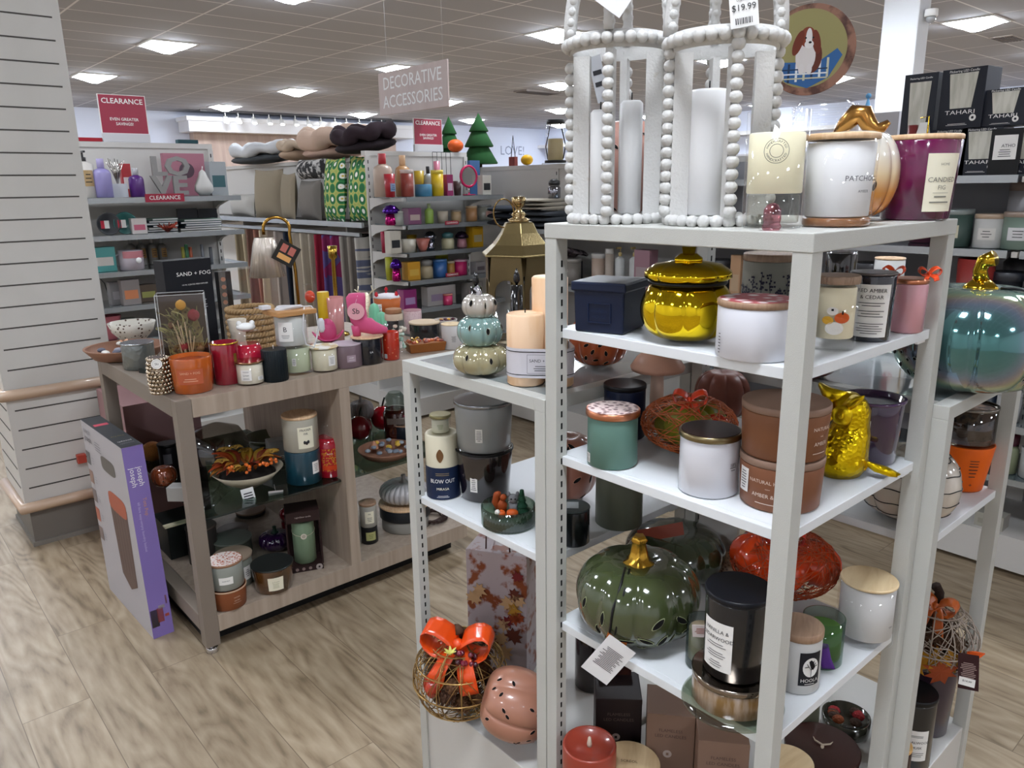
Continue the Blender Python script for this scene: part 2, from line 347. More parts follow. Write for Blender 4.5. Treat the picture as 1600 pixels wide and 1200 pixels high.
# ceiling troffers
DIFF = mat('#eef5ff', .5, emit=LAMP, key='lamp_diffuser')
FRM = mat('#eeeeee', .5, key='lamp_frame')
fm = MB(); hw = .305
for a, b, c_, d in ((-hw, hw, -hw, -hw + .025), (-hw, hw, hw - .025, hw), (-hw, -hw + .025, -hw + .025, hw - .025), (hw - .025, hw, -hw + .025, hw - .025)): fm.box(a, b, c_, d, -.014, -.001, FRM)
proto = thing('ceiling_light', 'x', 'ceiling light'); fr = fm.build('frame', proto); df = MB().hexa([(a * .05, b * .05, -.11) for a, b in ((-1, -1), (1, -1), (1, 1), (-1, 1))] + [(a * .28, b * .28, -.004) for a, b in ((-1, -1), (1, -1), (1, 1), (-1, 1))], DIFF).build('diffuser', proto)
first = True; NL = {}
lights = []
for i in range(-2, 5):
    for j in range(-2, 5):
        lights.append((3.9 + 3.7 * i, 4.0 + 3.7 * j))
for k, (x, y) in enumerate(lights):
    if first: r = proto; first = False
    else:
        r = proto.copy(); COL.objects.link(r)
        for ch in (fr, df): c2 = ch.copy(); COL.objects.link(c2); c2.parent = r
    r.location = (x, y, CEIL)
    u, v, d = pr((x, y, CEIL)); r['label'] = 'square recessed ceiling light out of the picture above the aisles'; r['group'] = 'square ceiling lights'
    NL[(round(x, 1), round(y, 1))] = r; r['_uv'] = (u, v) if d > 0 else (-1, -1)
def name_light(px, py, text):
    b = min((o for o in NL.values()), key=lambda o: (o['_uv'][0] - px) ** 2 + (o['_uv'][1] - py) ** 2); b['label'] = text
name_light(288, 58, 'square recessed ceiling light, the largest in the upper left of the ceiling')
name_light(173, 112, 'square recessed ceiling light right above the left red clearance sign')
name_light(370, 165, 'square recessed ceiling light just above the track spotlights')
name_light(480, 140, 'square recessed ceiling light left of the hanging department sign')
name_light(575, 180, 'small square ceiling light by the lower left corner of the hanging department sign')
name_light(637, 97, 'square recessed ceiling light at the top edge of the hanging department sign')
name_light(706, 160, 'square ceiling light at the lower right corner of the hanging department sign')
name_light(873, 42, 'square recessed ceiling light beside the top of the left beaded lantern')
name_light(868, 130, 'square ceiling light halfway up beside the left beaded lantern')
name_light(875, 171, 'small square ceiling light low beside the left beaded lantern')
name_light(1120, 97, 'square ceiling light seen through the right beaded lantern')
name_light(1508, 27, 'large square ceiling light at the top right beside the round white camera')
for a_, b_, c_ in ((1302, 121, 'square ceiling light right of the round dog sign'), (1055, 150, 'square ceiling light seen behind the domes of the beaded lanterns'), (737, 187, 'small far ceiling light above the larger green felt tree'), (1428, 142, 'far ceiling light beside the foot of the white column'), (1194, 164, 'far ceiling light just right of the right beaded lantern'), (1016, 181, 'far ceiling light seen through the left beaded lantern'), (876, 195, 'farthest small ceiling light above the candle in the wire-handled glass lantern')): name_light(a_, b_, c_)
name_light(115, 146, 'square ceiling light cut off by the grey slatted pillar')

# ceiling vent, dome camera, white column
struct('trim_column', MB().box(9.0, 9.28, 3.74, 4.12, 0, CEIL - .001, mat('#dfe2e6', .6)), .01)
t = thing('security_camera', 'round white dome camera on the side of the white column', 'camera', (9.14, 3.675, on(1449, 22, 0, 9.14)[2]), 0)
MB().cyl(.065, -.03, .04, WHITE, 24).build('housing', t); MB().ell((0, 0, -.05), (.05, .05, .045), mat('#9a9ca0', .1, coat=1), 20, 10).build('dome', t)
V1 = on(1575, 60, 2, CEIL); m_ = MB().box(-.3, .3, -.15, .15, -.01, 0, mat('#b8b2ae', .6))
for i in range(7): m_.box(-.27, .27, -.13 + i * .04, -.11 + i * .04, -.018, -.009, mat('#6a6462', .6))
single('ceiling_vent', m_, 'slotted air vent in the ceiling at the upper right', 'vent', V1 - Vector((0, 0, .001)))
V1 = on(840, 143, 2, CEIL); m_ = MB().box(-.5, .5, -.2, .2, -.03, 0, mat('#7b736e', .6))
for i in range(6): m_.box(-.46, .46, -.17 + i * .06, -.14 + i * .06, -.04, -.029, mat('#544e4b', .6))
single('ceiling_vent', m_, 'dark ceiling vent left of the beaded lanterns', 'vent', V1 - Vector((0, 0, .001)))

# slatwall pillar
SLAT = wood('slat_paint', '#c3c1bb', '#cbc9c4', (3, 3, 1.2), .5); GRV = mat('#4d4a47', .7, key='groove')
TAN = mat('#b79d86', .35, coat=.3, key='tan_rail')
pm = MB(); x0, x1, y0, y1 = .442, .862, 3.705, 4.12
pm.box(x0, x1, y0, y1, .19, CEIL - .001, SLAT)
z = .265
while z < 3.3:
    if not .66 < z < .72:
        pm.box(x0 + .025, x1 - .03, y0 - .0012, y0 + .004, z, z + .006, GRV); pm.box(x0 - .0012, x0 + .004, y0 + .03, y1 - .03, z, z + .006, GRV)
    z += .0867
struct('trim_pillar', pm)
rl = MB()
for zc in (.685, .185):
    rl.tube([(x1 + .012, y0 - .012, zc), (x0 - .012, y0 - .012, zc), (x0 - .012, y1, zc)], .024, TAN, 12)
struct('trim_rail', rl)
struct('baseboard_pillar', MB().box(x0 + .012, x1 - .01, y0 + .006, y1, 0, .185, mat('#6f6a63', .55)).box(x0 + .004, x1, y0 - .003, y1, 0, .02, mat('#7d7870', .55)))

# ================================================================== white display tower with its four lower side racks
NX, NY, WL, WR, S = .8870, .4630, .465, .448, .0262
Z1, Z2, Z3, ZD, ZC = 1.266, 1.039, .712, .33, 1.4392
ZU, ZM = 1.1385, .8265
def post(mb, x, y, z0, z1, slots=None):
    mb.box(x, x + S, y, y + S, z0, z1, WHITE_PAINT)
SLOT = mat('#151515', .8, key='slot_dark')
def rack(name, label, x0, x1, y0, y1, ztop, shelves, tc=.024, th=.016, glass_top=False, deck=ZD, cats='display rack', slotted=()):
    t = thing(name, label, cats, (x0, y0, 0))
    X, Y = x1 - x0, y1 - y0
    for (px, py) in ((0, 0), (X - S, 0), (0, Y - S), (X - S, Y - S)):
        m = MB(); post(m, px, py, 0, ztop - tc, None)
        # slotted inner faces
        z = .1
        fx = px + S if px == 0 else px; fy = py + S if py == 0 else py
        while z < ztop - tc - .03:
            sy = (py - .0006, py + .0004) if py else (py + S - .0004, py + S + .0006)
            m.box(px + S / 2 - .002, px + S / 2 + .002, sy[0], sy[1], z, z + .011, SLOT)
            z += .0215
        m.build('post', t, .0015)
    if glass_top:
        m = MB()
        for a, b, c_, d in ((0, X, 0, S), (0, X, Y - S, Y), (0, S, S, Y - S), (X - S, X, S, Y - S)): m.box(a, b, c_, d, ztop - tc, ztop, WHITE_PAINT)
        m.build('top_frame', t, .001); MB().box(S + .0005, X - S - .0005, S + .0005, Y - S - .0005, ztop - .006, ztop - .0005, mat('#9aa3a4', .08, coat=1, key='grey_glass_top')).build('glass_top', t)
    else: MB().box(-.001, X + .001, -.001, Y + .001, ztop - tc, ztop, WHITE_PAINT).build('top', t, .0015)
    for zs in shelves:
        m = MB().box(S * .05, X - S * .05, S * .42, Y - S * .42, zs - th, zs, SHELF_WHITE) if False else MB().box(S, X - S, S * .4, Y - S * .4, zs - th, zs, SHELF_WHITE).box(S * .55, S, S, Y - S, zs - th, zs, SHELF_WHITE).box(X - S, X - S * .55, S, Y - S, zs - th, zs, SHELF_WHITE)
        m.build('shelf', t, .001)
        for cx in (S, X - S):
            for cy in (S * .6, Y - S * .6 - .004):
                s_ = 1 if cx == S else -1; MB().box(min(cx, cx + s_ * .03), max(cx, cx + s_ * .03), cy, cy + .004, zs - th - .006, zs - th - .0005, WHITE).build('shelf_clip', t)
    if deck: MB().box(S * .2, X - S * .2, S * .2, Y - S * .2, 0.02, deck, mat('#c9c7c2', .45, key='base_panel')).build('base_cabinet', t, .002)
    return t
TX0, TX1, TY0, TY1 = NX, NX + WR, NY, NY + WL
rack('display_tower', 'tall square white metal shelf tower holding candles and pumpkins in the foreground', TX0, TX1, TY0, TY1, ZC, (Z1, Z2, Z3))
LY1 = NY + .912
rack('display_rack', 'lower white rack with a glass top joined to the left of the white tower', TX0 - .001, TX0 + .447, TY1 + .0015, LY1, ZU, (ZM,), glass_top=True)
RX1 = 1.335 + .379; RY0 = NY - .0248; ZRM = .8877
rack('display_rack', 'lower white rack with a glass top joined to the right of the white tower', TX1 + .0015, RX1, RY0, RY0 + .455, ZU - .002, (ZRM,), glass_top=True)

# ================================================================== driftwood display table
TAUPE = mat('#7d7267', .45, key='taupe_metal'); LAM = wood('laminate', '#938374', '#a89888', (40, 40, 1.2), .45); LAMT = wood('laminate_top', '#a08f80', '#b3a394', (3, 60, 60), .45)
BX0, BX1, BY0, BY1, BH = .707, 1.80, 2.362, 3.258, .88
tb = thing('display_table', 'taupe wood-look display table with metal end frame and glass half shelves', 'table', (BX0, BY0, 0))
q = .047
m = MB().box(q, BX1 - BX0, .0, BY1 - BY0, BH - .061, BH, LAM); m.build('table_top', tb, .001)
m = MB().box(0, q - .0005, 0, q, .03, BH, TAUPE).box(0, q - .0005, BY1 - BY0 - q, BY1 - BY0, .03, BH, TAUPE).box(0, q - .0005, q, BY1 - BY0 - q, BH - .06, BH, TAUPE).box(0, q - .0005, q, BY1 - BY0 - q, .077, .137, TAUPE)
m.build('end_frame', tb, .002)
for yy in (q / 2, BY1 - BY0 - q / 2):
    MB().cyl(.006, .02, .031, CHROME, 12, c=(q / 2, yy, 0)).cyl(.019, .0, .02, CHROME, 20, c=(q / 2, yy, 0)).build('leveling_foot', tb)
MB().box(q, BX1 - BX0, 0, BY1 - BY0, .0765, .1365, LAM).build('lower_shelf', tb, .001); MB().box(.03, BX1 - BX0 - .02, .09, BY1 - BY0 - .09, .001, .076, mat('#141313', .7)).build('plinth', tb)
MB().box(.55, .59, 0, BY1 - BY0, .137, BH - .0615, LAM).build('divider', tb, .001)
MB().box(.86, .90, BY1 - BY0 - .05, BY1 - BY0, .137, BH - .0615, TAUPE).build('rear_post', tb, .002)
TG = .47; TGL = mat('#3c4341', .06, coat=1, key='dark_glass_shelf'); TGL2 = glass('#9fb0aa', .25)
for a, b in ((q + .006, .548), (.592, 1.02)):
    g = MB().box(a, b, .03, BY1 - BY0 - .03, TG - .008, TG, TGL2).build('glass_shelf', tb)
    for cx in (a - .004, b - .012):
        for cy in (.06, BY1 - BY0 - .08): MB().box(cx, cx + .016, cy, cy + .02, TG - .016, TG - .009, CHROME).build('shelf_clip', tb)

# ================================================================== wall-bay gondolas (end caps and the right-hand run)
GREY = mat('#c3c0bb', .5, key='gondola_grey'); GREYD = mat('#8d8b8a', .5, key='gondola_shadow_grey'); EDGE = mat('#a7acae', .25, .6, key='shelf_edge_metal')
SHGL = mat('#596468', .08, coat=1, key='glass_shelf_tint')
def bay(name, label, x0, x1, yb, yf, ztop, zs, axis='x', base=.14, ends=True, backcol=None, x_sh1=None, panel_bottom=.0):
    """a bay whose back panel stands at yb and whose shelves reach forward to yf; axis 'y' swaps the two directions"""
    sw = (lambda a, b, c_, d: (c_, d, a, b)) if axis == 'y' else (lambda a, b, c_, d: (a, b, c_, d))
    t = thing(name, label, 'shelf unit', (0, 0, 0)); s_ = 1 if yb > yf else -1
    def bx(m, a, b, c_, d, z0, z1, mt):
        p = sw(min(a, b), max(a, b), min(c_, d), max(c_, d)); m.box(*p, z0, z1, mt); return m
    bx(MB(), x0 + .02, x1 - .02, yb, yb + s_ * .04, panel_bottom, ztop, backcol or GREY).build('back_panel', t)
    bx(MB(), x0, x1, yb - s_ * .005, yb + s_ * .045, ztop + .0005, ztop + .03, GREY).build('top_cap', t)
    for xx in (x0, x1 - .03):
        m = bx(MB(), xx, xx + .03, yb - s_ * .012, yb - s_ * .0005, 0, ztop, GREY); z = .3
        while z < ztop - .04: bx(m, xx + .011, xx + .017, yb - s_ * .0128, yb - s_ * .0118, z, z + .022, SLOT); z += .045
        m.build('upright', t)
    bx(MB(), x0, x1, yb - s_ * .013, yf, .02, base, GREY).build('base_deck', t); 
    xs = x_sh1 or x1
    for z in zs:
        bx(MB(), x0 + .035, xs - .005, yb - s_ * .02, yf, z - .006, z, SHGL).build('glass_shelf', t)
        bx(MB(), x0 + .035, xs - .005, yf - s_ * .002, yf - s_ * .007, z - .028, z - .0005, EDGE).build('shelf_edge', t)
        for xx in (x0 + .005, x1 - .03):
            if xx > xs: continue
            L = abs(yb - yf) - .02; pts = [(0, -.005), (L, -.005), (L, -.025), (L * .55, -.03), (L * .15, -.06), (0, -.085)]; n_ = len(pts); vs = []
            for q_ in (xx, xx + .02):
                for a, b in pts:
                    yy = yb - s_ * .014 - s_ * a; vs.append((q_, yy, z - .001 + b) if axis == 'x' else (yy, q_, z - .001 + b))
            MB().add(vs, [tuple(range(n_)), tuple(range(2 * n_ - 1, n_ - 1, -1))] + [(i, n_ + i, n_ + (i + 1) % n_, (i + 1) % n_) for i in range(n_)], GREY).build('bracket', t)
    return t
LZ = (1.467, 1.269, 1.074, .882, .69, .5)
LGY = 4.6; bay('shelf_unit', 'grey shelf unit of clearance gifts behind the slatted pillar', 1.0, 1.90, 4.98, LGY, 1.745, LZ)
CZ = (1.439, 1.269, 1.097, .919, .735, .5)
CGY = 4.1; bay('shelf_unit', 'white end shelf of clearance candles in the middle of the shop', 2.70, 3.53, 4.5, CGY, 1.70, CZ)
RGX = 3.226; RZ = (1.243, .92, .597); RTOP = 1.51
for (a, b, nm) in ((-1.6, -.35, 'right-hand shelf run, section nearest the right picture edge'), (-.35, .9, 'right-hand shelf run, section below the white flickering candles'), (.9, 2.5, 'right-hand shelf run, section behind the tower below the flickering candle boxes'), (2.5, 3.72, 'right-hand shelf run, section ending left of the beaded lanterns')):
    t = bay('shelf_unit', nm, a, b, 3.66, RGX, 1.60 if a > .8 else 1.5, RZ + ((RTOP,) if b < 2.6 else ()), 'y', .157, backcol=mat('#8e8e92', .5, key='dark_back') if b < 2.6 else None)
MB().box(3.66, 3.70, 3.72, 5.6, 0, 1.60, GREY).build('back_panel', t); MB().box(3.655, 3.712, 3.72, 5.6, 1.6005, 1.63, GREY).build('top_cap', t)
# textile gondola behind the centre shelf
t = thing('shelf_unit', 'long grey shelf run of pillows and hanging textiles between the clearance shelves', 'shelf unit')
MB().box(3.10, 3.14, 4.56, 9.6, 0, 1.69, GREY).build('back_panel', t); MB().box(3.08, 3.16, 4.56, 9.6, 1.6905, 1.72, GREY).build('top_cap', t)
MB().box(2.70, 3.09, 4.56, 9.6, 1.245, 1.262, mat('#4a4846', .5)).build('shelf', t); MB().box(2.68, 2.699, 4.56, 9.6, 1.24, 1.275, EDGE).build('shelf_edge', t)
for yy in (4.9, 5.8, 6.7, 7.6): MB().box(2.762, 3.095, yy, yy + .02, 1.19, 1.24, GREY).build('rail_bracket', t)
MB().box(2.74, 2.76, 4.7, 9.2, 1.175, 1.2, EDGE).build('hang_rail', t); MB().box(2.75, 3.099, 4.56, 9.6, .02, .14, GREY).build('base_deck', t)
# ================================================================== builders of goods
def sticker(mb, R, a, z, w=.016, h=.03, seed=1, slope=0.):
    wpatch(mb, R, a, z, w, h, PAPER, .0007, slope); wlines(mb, R, a, z, w * .8, h * .8, 7, INK, seed, .0012, slope, .3)
def candle(px, w, yb, yt, z, body, label, lid=None, lidh=.012, lidr=1.0, X=None, Y=None, glassy=False, wax=None, waxh=.8, base=.008, taper=1.0, lab=None, name='jar_candle', cat='candle', group=None,
           wick=False, stick=None, lab2=None, topdome=False, n=40, pos=None, extra=None, lidtop=None, rim=None):
    """a jar candle. body: vessel material; glassy: clear vessel with a visible wax fill; taper: foot radius over mouth radius
    lab=(angle, centre height fraction, width, height, paper, [(text, size, dz, material)], lines)"""
    if pos: P, r, h, rz = pos
    else: P, r, h, rz = plc(px, w, yt, z, yb, X, Y)
    t = thing(name, label, cat, P, rz, group)
    hv = h - (lidh if lid else 0); r0 = r * taper; sl = (r - r0) / hv
    Rz = lambda zz: r0 + sl * zz
    m = MB()
    if glassy:
        m.lathe([(.001, 0), (r0 * .92, 0), (r0, .003), (r, hv), (r - .002, hv)], body, n, cap=False)
    else: m.lathe([(.001, 0), (r0 - .003, 0), (r0, .003), (r - .0006, hv - .0015), (r - .0012, hv), (r - .004, hv), (r0 - .004, hv * .75), (.001, hv * .75)], body, n, cap=False)
    if rim: m.lathe([(r - .001, hv - .006), (r + .0015, hv - .004), (r + .0015, hv), (r - .001, hv)], rim, n, cap=False)
    m.build('vessel', t)
    if glassy and wax: 
        wz = base + (hv - base) * waxh; MB().cyl(Rz(base) - .004, base + .001, wz, wax, n, r2=Rz(wz) - .004).build('wax', t)
    elif wax: MB().cyl(Rz(hv * .8) - .005, hv * .751, hv * waxh, wax, n).build('wax', t)
    if lid:
        L = MB(); lr = r * lidr
        if topdome: L.lathe([(lr, hv + .0003), (lr, hv + lidh * .6), (lr * .8, hv + lidh * .9), (.001, hv + lidh)], lid, n, cap=False)
        else: L.cyl(lr, hv + .0003, hv + lidh, lid, n)
        if lidtop: L.cyl(lr * .93, hv + lidh - .001, hv + lidh + .0006, lidtop, n, bev=.0003)
        L.build('lid', t)
    for i, q in enumerate([x for x in (lab, lab2) if x]):
        a, fz, lw, lh, paper, texts, lines = q; zc = hv * fz; m = MB(); R = Rz(zc)
        if paper: wpatch(m, R, a, zc, lw, lh, paper, .0005, sl)
        for (s, sz, dz, mt) in texts: wtext(m, s, sz, R + sl * dz, a, zc + dz, mt, .0010, .0, sl)
        for (dz, ww, hh, nn, mt) in lines: wlines(m, R + sl * dz, a, zc + dz, ww, hh, nn, mt, i + int(px), .0010, sl)
        m.build('label', t)
    if stick: m = MB(); sticker(m, Rz(hv * stick[1]), stick[0], hv * stick[1], *stick[2:]); m.build('price_sticker', t)
    if wick: MB().tube([(0, 0, hv * waxh - .002), (0, .001, hv * waxh + .012)], .0012, mat('#d8d2c4', .8), 5).build('wick', t)
    if extra: extra(t, r, hv, Rz)
    return t, (P, r, h, rz)
def stackpos(pos, z2, px, w, yt):
    return plc(px, w, yt, z2, None, None, pos[0][1] if False else None) if False else None
def on_top(pos, px, w, yt):
    "place on top of a thing already standing at pos"
    P, r, h, rz = pos; z = P[2] + h + .0006; d = pr((P[0], P[1], z))[2]; r2 = w / 2 * d / FPX; lo, hi = z, z + 1
    for _ in range(40):
        m = (lo + hi) / 2
        if pr((P[0], P[1], m))[1] > yt: lo = m
        else: hi = m
    return Vector((P[0], P[1], z)), r2, lo - z, rz
def pumpkin_fn(r, h, lobes, depth, dimp=.18, ph=0.):
    def f(a, t):
        "t 0 bottom .. 1 top"
        e = -PI / 2 + PI * t; c_ = max(0, math.cos(e)) ** .62; g = abs(math.sin((a + ph) * lobes / 2)) ** .5
        q = r * c_ * (1 - depth * (1 - g)); s_ = math.sin(e); z = h / 2 * (1 + s_ * (1 - .0)) 
        k = max(0, 1 - c_) ; z += (-dimp * h * .5 * k * k if s_ > 0 else dimp * h * .35 * k * k) 
        return Vector((q * math.cos(a), q * math.sin(a), z))
    return f
def pumpkin_mesh(f, m, nu=112, nv=32):
    mb = MB(); vs = [f(2 * PI * i / nu, .004 + .992 * j / nv) for j in range(nv + 1) for i in range(nu)]
    fs = [(j * nu + i, j * nu + (i + 1) % nu, (j + 1) * nu + (i + 1) % nu, (j + 1) * nu + i) for j in range(nv) for i in range(nu)] + [tuple(range(nu - 1, -1, -1)), tuple(nv * nu + i for i in range(nu))]
    return mb.add(vs, fs, m, True)
def hole(mb, f, a, t, L, W, rot, rim, r, h, dark=None):
    "an almond cut-out on a pumpkin wall, with its paler cut edge"
    c = f(a, t); du = (f(a + .01, t) - f(a - .01, t)); dv = (f(a, t + .005) - f(a, t - .005)); su, sv = du.length / .02, dv.length / .01
    def ring(k, e):
        o = []
        for i in range(14):
            q = 2 * PI * i / 14; x = math.cos(q) * L / 2 * k; y = math.sin(q) * W / 2 * k * (1 - .35 * abs(math.cos(q)) ** 3)
            X = x * math.cos(rot) - y * math.sin(rot); Y = x * math.sin(rot) + y * math.cos(rot); aa, tt = a + X / su, t + Y / sv
            p = f(aa, tt); n_ = (f(aa + .02, tt) - f(aa - .02, tt)).cross(f(aa, tt + .01) - f(aa, tt - .01)).normalized(); o.append(p + n_ * e)
        return o
    A, B_ = ring(1.18, .0008), ring(1.0, .0012); mb.add(A + B_, [(i, (i + 1) % 14, 14 + (i + 1) % 14, 14 + i) for i in range(14)], rim, False)
    D = ring(1.0, .0010); mb.add(D, [tuple(range(14))], dark or HOLE_SHADE)
def pumpkin(pos, label, body, lobes=8, depth=.12, stem=None, holes=(), rim=None, name='ceramic_pumpkin', cat='pumpkin', group=None, stemk='straight', dimp=.18, ph=0., rz=None, tilt=None, nu=112, sh=.3, extra=None):
    P, r, h, rr = pos; t = thing(name, label, cat, P, rr if rz is None else rz, group, tilt); f = pumpkin_fn(r, h, lobes, depth, dimp, ph); pumpkin_mesh(f, body, nu).build('body', t)
    if holes:
        m = MB()
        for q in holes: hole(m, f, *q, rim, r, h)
        m.build('cut_out_patches', t)
    if stem:
        zt = f(0, .99)[2]; m = MB(); s_ = sh * r
        if stemk == 'straight':
            m.lathe([(s_ * .95, zt - .004), (s_ * .9, zt + s_ * .15), (s_ * .45, zt + s_ * .45), (s_ * .36, zt + s_ * 1.1), (s_ * .45, zt + s_ * 1.6), (s_ * .3, zt + s_ * 1.68)], stem, 20, mod=lambda a, z: 1 + .14 * math.cos(5 * a))
        else:
            pts = [(s_ * .0, 0, zt - .004), (s_ * .02, 0, zt + s_ * .5), (s_ * .25, s_ * .2, zt + s_ * 1.1), (s_ * .7, s_ * .7, zt + s_ * 1.45)]; m.tube(pts, [s_ * .6, s_ * .38, s_ * .33, s_ * .38], stem, 10)
        m.build('stem', t)
    if extra: extra(t, f, r, h)
    return t
def boxthing(name, label, cat, P, w, d, h, rz, m, faces=(), group=None, bevel=.0012, tilt=None, part='carton'):
    "box with its front (+X local) face towards rz; faces: fn(mb, half-depth, w, h)"
    t = thing(name, label, cat, P, rz, group, tilt); MB().box(-d / 2, d / 2, -w / 2, w / 2, 0, h, m).build(part, t, bevel)
    for fn in faces:
        b = MB(); nm = fn(b, d, w, h) or 'print'; b.build(nm, t)
    return t
def FF(d, y=0, z=0): return FM((d / 2 + .0002, y, z), (0, 1, 0), (0, 0, 1))       # front face frame (x right, y up)
def LF(w, x=0, z=0): return FM((x, -w / 2 - .0002, z), (1, 0, 0), (0, 0, 1))      # face on the left seen from the front
def RF(w, x=0, z=0): return FM((x, w / 2 + .0002, z), (-1, 0, 0), (0, 0, 1))
def rect(mb, w, h, m, M, e=.0003):
    o = mb.M; mb.M = mb.M @ M; mb.add([(-w / 2, -h / 2, e), (w / 2, -h / 2, e), (w / 2, h / 2, e), (-w / 2, h / 2, e)], [(0, 1, 2, 3)], m); mb.M = o
def disc(mb, r, m, M, e=.0005, n=24, r_in=0., sq=1.):
    o = mb.M; mb.M = mb.M @ M; vs = [(r * math.cos(2 * PI * k / n), r * sq * math.sin(2 * PI * k / n), e) for k in range(n)]
    if r_in: mb.add(vs + [(r_in * math.cos(2 * PI * k / n), r_in * sq * math.sin(2 * PI * k / n), e) for k in range(n)], [(k, (k + 1) % n, n + (k + 1) % n, n + k) for k in range(n)], m)
    else: mb.add(vs, [tuple(range(n))], m)
    mb.M = o
def hangtag(t, p, w, h, rot, col, rn, up=(0, 0, 1), right=(0, 1, 0), lines=8, texts=(), name='price_tag', label=None, barcode=True, string=None, ink=None):
    "a card hanging on a thing: centre p, turned by rot in its own plane"
    M = FM(p, right, up) @ Matrix.Rotation(rot, 4, 'Z'); m = MB(); o = m.M; m.M = M; m.box(-w / 2, w / 2, -h / 2, h / 2, -.0008, .0002, col); m.M = o
    if lines: flines(m, w * .8, h * .5, lines, ink or INK, M @ Matrix.Translation((0, h * .02, 0)), rn, .2)
    for (s, sz, y) in texts: ftext(m, s, sz, ink or INK, M @ Matrix.Translation((0, y, .0004)))
    if barcode:
        r_ = random.Random(rn); x = -w * .3
        while x < w * .3: q = r_.uniform(.0005, .0014); rect(m, q, h * .12, INK, M @ Matrix.Translation((x, -h * .38, .0004))); x += q * 2
    if string: m.tube(string, .0005, mat('#cfcfcf', .6), 4)
    b = m.build(name, t)
    if label: b['label'] = label
    return b
def leaf(mb, M, s_, m, bend=.2):
    pts = [(0, -.5), (.08, -.28), (.38, -.38), (.3, -.18), (.52, -.02), (.3, .06), (.34, .3), (.13, .2), (0, .56), (-.13, .2), (-.34, .3), (-.3, .06), (-.52, -.02), (-.3, -.18), (-.38, -.38), (-.08, -.28)]
    o = mb.M; mb.M = mb.M @ M; n = len(pts); vs = [(x * s_, y * s_, -bend * s_ * (x * x * 2 + y * y)) for x, y in pts] + [(0, 0, 0)]
    lo = [(x, y, z - .0007) for x, y, z in vs]; mb.add(vs + lo, [(i, (i + 1) % n, n) for i in range(n)] + [(n + 1 + (i + 1) % n, n + 1 + i, 2 * n + 1) for i in range(n)] + [((i + 1) % n, i, n + 1 + i, n + 1 + (i + 1) % n) for i in range(n)], m); mb.M = o
def petal(mb, M, L, W, m, bend=.25, n=6):
    o = mb.M; mb.M = mb.M @ M
    def f(u, v): x = u * L; w_ = W / 2 * math.sin(PI * min(1, .06 + u * .94)) ** .8; return (x, (v - .5) * 2 * w_, bend * L * math.sin(u * PI) * .5 + abs(v - .5) * W * .3 - bend * L * u * u)
    mb.grid(f, n, 4, m, .0006); mb.M = o
def ribbon(mb, pts, nrm, w, m, t=.0006):
    "a satin strip along pts, nrm: width direction at each point"
    def f(u, v):
        q = u * (len(pts) - 1); i = min(int(q), len(pts) - 2); k = q - i
        p = Vector(pts[i]).lerp(Vector(pts[i + 1]), k); n_ = Vector(nrm[i]).lerp(Vector(nrm[i + 1]), k).normalized(); return p + n_ * w * (v - .5)
    mb.grid(f, (len(pts) - 1) * 4, 4, m, t)
def bow(t, c, size, m, face=0., name='ribbon_bow', tails=1., flip=1):
    "bow of two loops, a knot and two tails, turned by face about z"
    mb = MB(); mb.M = Matrix.Translation(c) @ Matrix.Rotation(face, 4, 'Z'); s_ = size
    for k in (-1, 1):
        pts = []; nn = []
        for i in range(13):
            q = i / 12 * 2 * PI; x = k * s_ * (.05 + .48 * (1 - math.cos(q)) ); z = s_ * (.36 * math.sin(q)) * (.6 + .4 * (1 - math.cos(q)) / 2) + s_ * .22 * (1 - math.cos(q)) / 2
            pts.append((s_ * .12 * math.sin(q / 2), x * .8, z)); nn.append((1, .25 * k * math.sin(q), -.35))
        ribbon(mb, pts, nn, s_ * .5, m)
    for k in (-1, 1):
        pts = [(0, 0, 0), (s_ * .28, k * s_ * .18, -s_ * .15), (s_ * .55, k * s_ * .34, -s_ * .55 * tails), (s_ * .6, k * s_ * .42, -s_ * 1.05 * tails)]; nn = [(.3, 1, 0), (.2, 1, .3), (.0, 1, .25), (-.2, 1, .25)]
        ribbon(mb, pts, nn, s_ * .42, m)
    mb.ell((s_ * .08, 0, .0), (s_ * .14, s_ * .14, s_ * .17), m, 10, 8)
    return mb.build(name, t)
def pinecone(mb, c, r, L, d, m, rn):
    d = Vector(d).normalized(); M0 = Matrix.Translation(c) @ d.to_track_quat('Z', 'Y').to_matrix().to_4x4(); o = mb.M; mb.M = mb.M @ M0
    mb.ell((0, 0, 0), (r * .62, r * .62, L * .46), m, 10, 6)
    n = 44
    for i in range(n):
        k = (i + .5) / n; z = L * (k - .5) * .96; q = r * math.sin(PI * (.12 + .8 * k)) ** .7; a = i * 2.39996; dx, dy = math.cos(a), math.sin(a); s_ = r * .34
        b_ = Vector((dx * q * .55, dy * q * .55, z)); tip = Vector((dx * q, dy * q, z + L * .045)); tv = Vector((-dy, dx, 0)) * s_
        mb.add([b_ - tv * .5, b_ + tv * .5, tip + tv * .7 , tip + Vector((dx, dy, .3)) * s_ * .35, tip - tv * .7, tip + Vector((0, 0, -s_ * .35)), b_ + Vector((0, 0, -s_ * .35))],
               [(0, 1, 2, 3), (0, 3, 4), (4, 3, 5), (3, 2, 5), (0, 4, 5, 6), (1, 6, 5, 2)], m)
    mb.M = o
